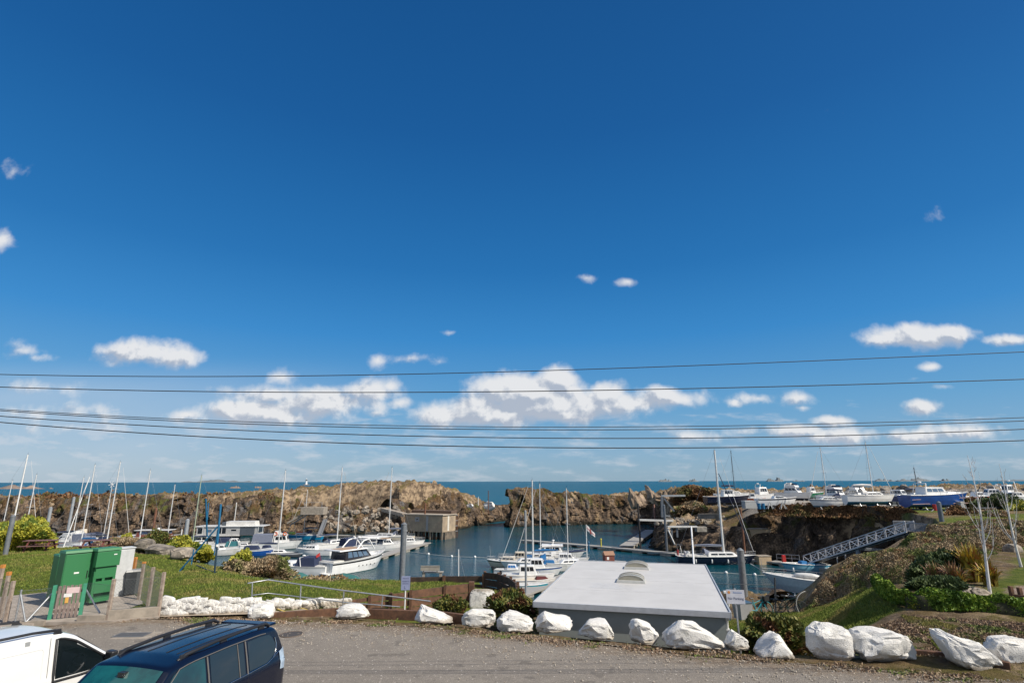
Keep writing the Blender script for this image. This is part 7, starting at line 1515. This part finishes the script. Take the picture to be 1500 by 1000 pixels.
for k,(x,y) in enumerate(((1484,884),(1497,886))): 
    p=gp_(x,y,.5); o=MB().box(-.06,.06,-.06,.06,-.1,.5).build('garden_post',m=timber,loc=p,bevel=.01); tag(o,'short brown %s post of the garden edging'%('left' if k==0 else 'right'),'post')
e0,e1=gp_(1486,887,.5),gp_(1560,893,.5); tag(MB().bar(e0+Vector((0,0,.2)),e1+Vector((0,0,.2)),.06,.14).build('edging_board',m=timber),'weathered board edging the gravel bed at the right','board')

# ================= BICYCLES, QUAY FENCE =================
def bike(label,loc,rot,m,lean=0,basket=False,s=1.0):
    r_=empty('bicycle',loc,0,label,'bicycle','bicycles parked on the terrace'); r_.rotation_euler=(R(lean),0,R(rot)); r_.scale=(s,s,s)
    for x_ in (-.53,.53):
        w=MB().ring((x_,0,.34),(0,1,0),.325,.022,28,6).build('wheel',r_,black); mb=MB(); 
        for k in range(12): a=2*PI*k/12; mb.tube([(x_,0,.34),(x_+.31*math.cos(a),0,.34+.31*math.sin(a))],.0022,3,False)
        mb.build('spokes',w,galv); MB().ring((x_,0,.34),(0,1,0),.375,.014,24,4).build('mudguard',r_,m) if basket else None
    f=MB(); C=(-.12,0,.28); 
    for a_,b_ in (((-.53,0,.34),C),((-.53,0,.34),(-.22,0,.74)),(C,(-.25,0,.82)),(C,(.34,0,.72)),((-.2,0,.66),(.33,0,.82)),((.32,0,.88),(.40,0,.62)),((.40,0,.62),(.53,0,.34))): f.tube([a_,b_],.019,6)
    f.build('frame',r_,m); MB().box(-.40,-.14,-.07,.07,.88,.94,None,.0,.08,.03).tube([(-.25,0,.8),(-.26,0,.9)],.014,5).build('saddle',r_,black,bevel=.01)
    MB().tube([(.24,-.28,1.03),(.34,-.22,1.02),(.31,0,.98),(.34,.22,1.02),(.24,.28,1.03)],.013,6).tube([(.32,0,.86),(.31,0,.98)],.014,6).build('handlebar',r_,galv)
    MB().disc(C,(0,1,0),.09,.012,16).build('chainring',r_,galv); MB().box(-.17,-.07,-.12,-.06,.12,.15).box(-.17,-.07,.06,.12,.42,.45).build('pedal',r_,black)
    if basket: MB().box(.40,.66,-.17,.17,.74,.98,None,-.03,-.03,-.03).build('basket',r_,black); MB().bar((-.62,0,.72),(-.24,0,.73),.10,.015).build('carrier',r_,black)
turq=mat('turquoise_bike_paint',(.01,.30,.36),.4)
def tb(x,y,z=-3.1): p=P(x,y,z); return Vector((p.x,p.y,max(G(p.x,p.y),-3.35)+.02))
bike('turquoise step-through bicycle leaning to the right of the no parking sign',tb(1112,903),12,turq,-10,True,1.1); bike('dark bicycle standing upright right of the turquoise one, partly behind the bush',tb(1158,904),-20,mat('dark_green_bike_paint',(.02,.06,.055),.4),5,False,1.1); bike('second dark bicycle pressed against the upright one',tb(1148,901),-35,black,4,True,1.1)
bx_=empty('storage_box',tb(1088,906),R(10),'grey wheeled bin with a pale lid behind the no parking sign','bin'); MB().box(-.35,.35,-.4,.4,.1,1.0,None,-.05,-.05,-.05).build('tub',bx_,mat('pale_bin_plastic',(.35,.35,.36),.5)); MB().box(-.42,.42,-.47,.47,1.0,1.08).build('lid',bx_,mat('blue_lid',(.05,.10,.15),.5),bevel=.02)
lf=empty('navigation_post',tb(1068,905),0,'white post with a lamp head and a white bracket beside the building corner','lamp post'); zt=PY(1068,868,lf.location.y).z-lf.location.z; MB().tube([(0,0,0),(0,0,zt)],.06,8).build('shaft',lf,wpaint); MB().box(-.25,.15,-.08,.08,zt-.05,zt+.1).build('head',lf,wpaint,bevel=.02)
qf=empty('quay_fence',(0,0,0),0,'thin dark wire railing on black posts between the terrace and the water','railing'); Y=43
for (x0,y0,x1,y1) in ((1047,855,1136,857.5),(1098,880,1136,879)): MB().tube([PY(x0,y0,Y),PY(x1,y1,Y)],.022,6).build('bar',qf,dsteel)
for x_,yt in ((1073,856),(1134,847)): MB().tube([PY(x_,yt-1,Y),PY(x_+2,905,Y)],.035 if x_<1100 else .06,6).build('post',qf,dsteel)
lp=[tb(1178,880,-2.6)+Vector((0.02*i*0,0,0)) for i in range(1)]
hs_=[]; c0=P(1185,893,-2.6); 
for k in range(20): a=PI*(.55+.95*k/19); hs_.append(Vector((c0.x+.75*math.cos(a),c0.y,c0.z+.25+.75*math.sin(a))))
tag(MB().tube(hs_,.018,6,False).build('hose_loop',m=wdull),'thin pale hose looping down the slope beside the scrub','hose')
# ================= VEHICLES =================
def loft_car(top,wid,zb,belt,tumble,xs,cut=None,low=.05):
    """body shell: top(x), half width wid(x); returns side function and mesh builder"""
    def ys(x,z):
        w=wid(x); 
        if z<=belt: return w*(1-low*((belt-z)/(belt-zb))**2.2)
        return w-.018-(z-belt)*tumble
    V=[];n=0
    for x in xs:
        zt=top(x); r_=[]
        zz=[zb+(min(belt,zt-.14)-zb)*f for f in (0,.12,.3,.5,.7,.86,1)]
        for z in zz: r_.append((x,ys(x,z),z))
        z1=zz[-1]; z2=max(zt-.10,z1+.01)
        for f in np.linspace(0,1,11)[1:]: z=z1+(z2-z1)*f; r_.append((x,ys(x,z),z))
        ye=ys(x,z2); 
        for a in (20,40,60,80): r_.append((x,ye-.11*(1-math.cos(R(a)))*1.0,z2+.085*math.sin(R(a))))
        yl=r_[-1][1]; zl=r_[-1][2]
        for f in (.88,.72,.5,.25,0): r_.append((x,yl*f,zl+.028*(1-f*f)))
        V.append(r_); n=len(r_)
    full=[r_+[(x,-y,z) for x,y,z in r_[-2::-1]] for r_ in V]
    return ys,full
def interp(pts): 
    X=[p[0] for p in pts]; Z=[p[1] for p in pts]; return lambda x: float(np.interp(x,X,Z))
def smooth_interp(pts,k=.05):
    f=interp(pts); return lambda x:(f(x-k)+f(x-k*.5)+f(x)*2+f(x+k*.5)+f(x+k))/6
def shell(root,full,m,holes=(),name='body'):
    mb=MB(); n=len(full[0]); vs=[p for r_ in full for p in r_]; fs=[]
    for i in range(len(full)-1):
        for j in range(n-1):
            a=vs[i*n+j]; b=vs[(i+1)*n+j+1]; cx,cy,cz=(a[0]+b[0])/2,(a[1]+b[1])/2,(a[2]+b[2])/2
            if any(h(cx,cy,cz) for h in holes): continue
            fs.append((i*n+j,i*n+j+1,(i+1)*n+j+1,(i+1)*n+j))
    mb.add(vs,fs,True); mb.add(full[0],[tuple(range(n))]); mb.add(full[-1],[tuple(range(n))])
    return mb.build(name,root,m)
def side_pane(root,ys,x0,x1,lo,hi,s,m,name='window',off=.006,k=14,par=None):
    rows=[]
    for i in range(k+1):
        x=x0+(x1-x0)*i/k; rows.append([(x,s*(ys(x,z)+off),z) for z in np.linspace(lo(x),hi(x),9)])
    return MB().grid(rows,True).build(name,par or root,m)
def edge_line(ys,pts,s,off): return [(x,s*(ys(x,z)+off),z) for x,z in pts]
def wheel(root,x,y,r,w,s):
    o=MB().ring((x,y,r),(0,1,0),r-.11,.11,32,10).build('wheel',root,black); MB().disc((x,y+s*.03,r),(0,1,0),r-.12,w*.55,24).build('rim',o,galv)
navyp=mat('navy_metallic_paint',(.003,.006,.018),.22,.0,col2=(.0028,.0055,.016),scale=2,coat=.35,spec=.35)
whitep=mat('white_van_paint',(.72,.72,.70),.22,col2=(.69,.69,.67),scale=1,coat=.7)
tint=mat('tinted_glass',(.006,.010,.016),.03,spec=.9,coat=.5); teal=mat('teal_tinted_glass',(.010,.10,.095),.04,spec=.9,col2=(.006,.05,.05),scale=2.5,coat=.5)
chrome=mat('chrome_trim',(.62,.62,.62),.12,1.0)
# --- navy four-by-four
rear=Vector((.225,.974,0)); fr=-rear; cpos=Vector((-5.78,13.42,0))+fr*2.38
suv=empty('parked_car',cpos,math.atan2(fr.y,fr.x),'dark navy four-by-four with black roof rails, parked facing the camera','car')
top=smooth_interp([(-2.40,.60),(-2.37,1.08),(-2.30,1.25),(-2.12,1.72),(-2.02,1.80),(-1.5,1.845),(-.6,1.86),(.3,1.845),(.74,1.79),(1.44,1.22),(1.58,1.13),(2.0,1.05),(2.28,.93),(2.38,.62)],.04)
wid=smooth_interp([(-2.40,.82),(-2.3,.90),(-2.0,.93),(-1.2,.94),(1.4,.94),(1.9,.90),(2.25,.80),(2.38,.62)],.06)
xs=np.unique(np.concatenate([np.linspace(-2.40,-2.0,16),np.linspace(-2.0,.2,24),np.linspace(.2,1.7,26),np.linspace(1.7,2.38,14)]))
ys,full=loft_car(top,wid,.32,1.14,.245,xs)
body=shell(suv,full,navyp)
MB().box(-2.1,2.1,-.8,.8,.2,.5).build('underbody',suv,black)
up=lambda x: top(x)-.115
for s in (1,-1):
    lo=lambda x:1.18
    side_pane(suv,ys,1.20,-.02,lo,lambda x:max(1.185,min(up(x),up(.2),1.18+(1.24-x)*.85)),s,mat('dark_teal_glass',(.006,.045,.05),.04,spec=.9,col2=(.005,.02,.025),scale=2,coat=.5))
    side_pane(suv,ys,-.14,-.84,lo,up,s,tint)
    side_pane(suv,ys,-.88,-1.02,lo,lambda x:up(x)-.01,s,tint)
    side_pane(suv,ys,-1.14,-1.98,lambda x:1.20+max(0,(-1.62-x))**2*1.1,lambda x:min(up(x)-.02,up(-1.5)-.02-max(0,-1.72-x)**2*3.0),s,tint)
    MB().tube(edge_line(ys,[(1.22,1.165),(.5,1.165),(0,1.165),(-.6,1.165),(-1.1,1.17),(-1.65,1.185),(-1.85,1.24),(-1.97,1.33),(-2.01,1.48),(-1.98,1.60)],s,.012),.011,6).build('chrome_strip',suv,chrome)
    MB().tube(edge_line(ys,[(1.20,1.22)]+[(x,up(x)+.018) for x in np.linspace(.55,-1.7,14)],s,.010),.010,6).build('window_trim',suv,mat('grey_trim',(.16,.15,.14),.4,.3))
    for x_ in (-.08,-.86,-1.08): MB().tube(edge_line(ys,[(x_,1.17),(x_,1.45),(x_+.01,up(x_))],s,.009),.016 if x_>-.5 or x_<-1 else .011,6).build('window_pillar',suv,mat('grey_trim',(.16,.15,.14)))
    for x_ in (1.05,-.10,-1.08): MB().tube(edge_line(ys,[(x_,1.14),(x_,.8),(x_,.45)],s,.001),.004,5).build('door_gap',suv,black)
    for x_ in (.10,-.92): MB().tube([(x_+.10,s*(ys(x_,1.02)+.005),1.02),(x_+.07,s*(ys(x_,1.02)+.045),1.03),(x_-.07,s*(ys(x_,1.02)+.045),1.03),(x_-.10,s*(ys(x_,1.02)+.005),1.02)],.014,6).build('door_handle',suv,chrome)
    # roof rail: a bar on three feet
    y_=ys(-.6,1.74)-.13
    MB().tube([(.45,s*(y_-.02),1.80),(.30,s*y_,1.862),(-.4,s*(y_+.01),1.90),(-1.2,s*(y_+.01),1.905),(-1.85,s*y_,1.88),(-2.0,s*(y_-.01),1.81)],[.026,.036,.032,.032,.036,.028],8).build('roof_rail',suv,blackp)
    for x_ in (.34,-.62,-1.72): MB().box(x_-.09,x_+.09,s*y_-.025,s*y_+.025,1.80,1.885,None,.02,.02,.004).build('rail_foot',suv,blackp,bevel=.008)
    # tail lamp wrapping the rear corner
    rows=[]
    for i in range(9):
        x=-2.08-.295*i/8; rows.append([(x-.012,s*(ys(x,z)+.014-(.05*(i/8)**3)),z) for z in np.linspace(.93+.04*(8-i)/8,1.40-.10*(8-i)/8-.02*i/8,8)])
    MB().grid(rows,True).build('tail_light',suv,mat('pale_lamp_lens',(.42,.52,.62),.12,col2=(.22,.30,.40),scale=9,coat=.6))
    MB().tube(edge_line(ys,[(-2.10,1.31),(-1.86,1.24)],s,.006),.012,6).build('badge_strip',suv,chrome)
    m_=MB().box(.88,1.08,s*.97-.0,s*1.16,1.16,1.34) if s>0 else MB().box(.88,1.08,-1.16,-.97,1.16,1.34); m_.build('door_mirror',suv,navyp,bevel=.04)
    for x_ in (1.42,-1.40): wheel(suv,x_,s*.80,.38,.25,s)
    rows=[[(x,s*.55*g,.0) for g in (0,1)] for x in (2.3,2.36)]
    MB().sph((2.20,s*.66,.88),.16,.15,.09).build('headlight',suv,mat('lamp_glass',(.6,.62,.65),.08))
for y_ in (-.42,-.20,.20,.42): MB().tube([(x,y_,top(x)-.012+.028*(1-(y_/.62)**2)) for x in np.linspace(-1.85,.25,14)],.007,5).build('roof_groove',suv,black)
rows=[[(x,yy,top(x)-.012+.03*(1-(yy/.7)**2)-.0+.008) for yy in np.linspace(-.68-(x-.75)*.10,.68+(x-.75)*.10,11)] for x in np.linspace(.79,1.42,10)]
ws=MB().grid(rows,True).build('windscreen',suv,teal)
MB().box(.86,.95,-.06,.06,1.66,1.73).build('rain_sensor',ws,blackp)
for y_ in (-.05,.5): MB().tube([(1.44,y_,1.24),(1.26,y_+.35,1.395)],.010,5).build('wiper',ws,blackp)
rows=[[(x,yy,top(x)+.012) for yy in np.linspace(-.66,.66,9)] for x in (-2.27,-2.2,-2.14)]
MB().grid(rows,True).build('rear_window',suv,tint)
MB().box(-2.27,-2.04,-.62,.62,1.775,1.815,None,-.02,.0,.02).build('spoiler',suv,navyp,bevel=.018)
MB().box(-2.43,-2.30,-.80,.80,.45,.75,None,0,0,.02).build('rear_bumper',suv,navyp,bevel=.03); MB().box(2.2,2.42,-.78,.78,.35,.7).build('front_bumper',suv,navyp,bevel=.05); MB().box(2.25,2.40,-.42,.42,.72,.92).build('grille',suv,chrome,bevel=.02)
# --- white van
f=Vector((.42,.907,0)).normalized(); vp=Vector((-9.93,11.74,0))
van=empty('parked_van',vp,math.atan2(f.y,f.x),'white panel van with a black roof rail, beyond the navy car at the left edge','van')
vtop=smooth_interp([(-2.45,.6),(-2.43,1.3),(-2.36,1.86),(-2.2,1.93),(-1,1.96),(.3,1.95),(.62,1.92),(.85,1.83),(1.62,1.27),(1.78,1.17),(2.2,1.05),(2.38,.88),(2.45,.6)],.06)
vwid=smooth_interp([(-2.45,.86),(-2.35,.93),(-2,.95),(1.5,.95),(1.9,.92),(2.25,.80),(2.45,.60)],.06)
xs=np.unique(np.concatenate([np.linspace(-2.45,-2.1,10),np.linspace(-2.1,.3,20),np.linspace(.3,1.75,44),np.linspace(1.75,2.45,14)]))
vys,vfull=loft_car(vtop,vwid,.30,1.12,.135,xs,low=.04)
wl0=lambda x:1.10+(.0 if x<1.0 else (x-1.0)*.10); wh0=lambda x:max(wl0(x)+.005,min(1.80,1.78+(.90-x)*.85 if x>.90 else 1.80,vtop(x)-.13))
hole=lambda x,y,z: .52<x<1.50 and wl0(x)<z<wh0(x) and abs(y)>.5
shell(van,vfull,whitep,[hole])
clearg=mat('van_window_glass',(.02,.035,.04),.03,spec=.9,alpha=.25)
for s in (1,-1):
    side_pane(van,vys,.50,1.52,lambda x:wl0(x)-.02,lambda x:wh0(x)+.02,s,clearg,off=.003)
    loop=[(x,wl0(x)-.015) for x in np.linspace(.50,1.52,10)]+[(x,wh0(x)+.02) for x in np.linspace(1.50,.50,16)]; loop.append(loop[0])
    MB().tube(edge_line(vys,loop,s,.006),.022,6).build('window_seal',van,black)
    y_=vys(0,1.80)-.07
    MB().tube([(.62,s*(y_-.02),1.90),(.48,s*y_,1.97),(.1,s*y_,2.0),(-2.0,s*y_,2.0),(-2.15,s*y_,1.94)],[.018,.028,.024,.024,.026],8).build('roof_rail',van,blackp)
    MB().box(.44,.60,s*y_-.022,s*y_+.022,1.88,1.99,None,.05,.02,.004).build('rail_foot',van,blackp,bevel=.01)
    for pts in ([(.40,1.86),(.40,1.5),(.40,1.0),(.40,.4)],[(1.62,1.15),(1.62,.9),(1.5,.5)],[(-.85,1.84),(-.85,1.3),(-.85,.5)]): MB().tube(edge_line(vys,pts,s,.0005),.005,5).build('door_gap',van,mat('panel_shadow_gap',(.12,.12,.12),.8))
    MB().tube(edge_line(vys,[(.30,1.02),(.30,1.66),(.26,1.70),(-.70,1.70),(-.75,1.66),(-.75,1.02),(-.70,.98),(.26,.98),(.30,1.02)],s,.001),.006,5).build('pressed_panel',van,whitep)
    MB().box(.50,.70,s*.95-.01,s*.95+.03,.96,1.0).build('door_handle',van,whitep,bevel=.01)
    MB().box(1.38,1.52,min(s*.97,s*1.2),max(s*.97,s*1.2),1.15,1.42).build('door_mirror',van,blackp,bevel=.03)
    for x_ in (1.50,-1.50): wheel(van,x_,s*.82,.34,.22,s)
    MB().sph((2.26,s*.68,.85),.15,.15,.12).build('headlight',van,mat('lamp_glass',(.6,.6,.6)))
rows=[[(x,yy,vtop(x)-.012+.03*(1-(yy/.8)**2)+.006) for yy in np.linspace(-.80,.80,11)] for x in np.linspace(.92,1.58,10)]
MB().grid(rows,True).build('windscreen',van,tint)
ci=mat('grey_van_interior',(.10,.10,.11),.8)
MB().box(.0,1.75,-.86,.86,.50,.58).build('cab_floor',van,ci); MB().box(-.02,.06,-.84,.84,.5,1.88).build('bulkhead',van,mat('pale_bulkhead',(.30,.31,.31),.7))
MB().box(1.42,1.85,-.82,.82,.6,1.18,None,.1,0,0).build('dashboard',van,ci,bevel=.03)
for y_ in (.42,-.42): st_=MB().box(.22,.75,y_-.24,y_+.24,.6,.85).build('seat',van,ci,bevel=.05); MB().box(.10,.28,y_-.24,y_+.24,.85,1.45,None,-.08,.08,.02).build('seat_back',st_,ci,bevel=.05); MB().box(.02,.12,y_-.12,y_+.12,1.48,1.66).build('headrest',st_,ci,bevel=.04)
MB().ring((1.18,-.42,1.16),Vector((-.85,0,.52)),.20,.018,28,8).tube([(1.18,-.60,1.16),(1.20,-.42,1.13),(1.18,-.24,1.16)],.02,6).tube([(1.20,-.42,1.13),(1.45,-.42,1.0)],.03,6).build('steering_wheel',van,mat('grey_wheel_rim',(.10,.10,.105),.5))
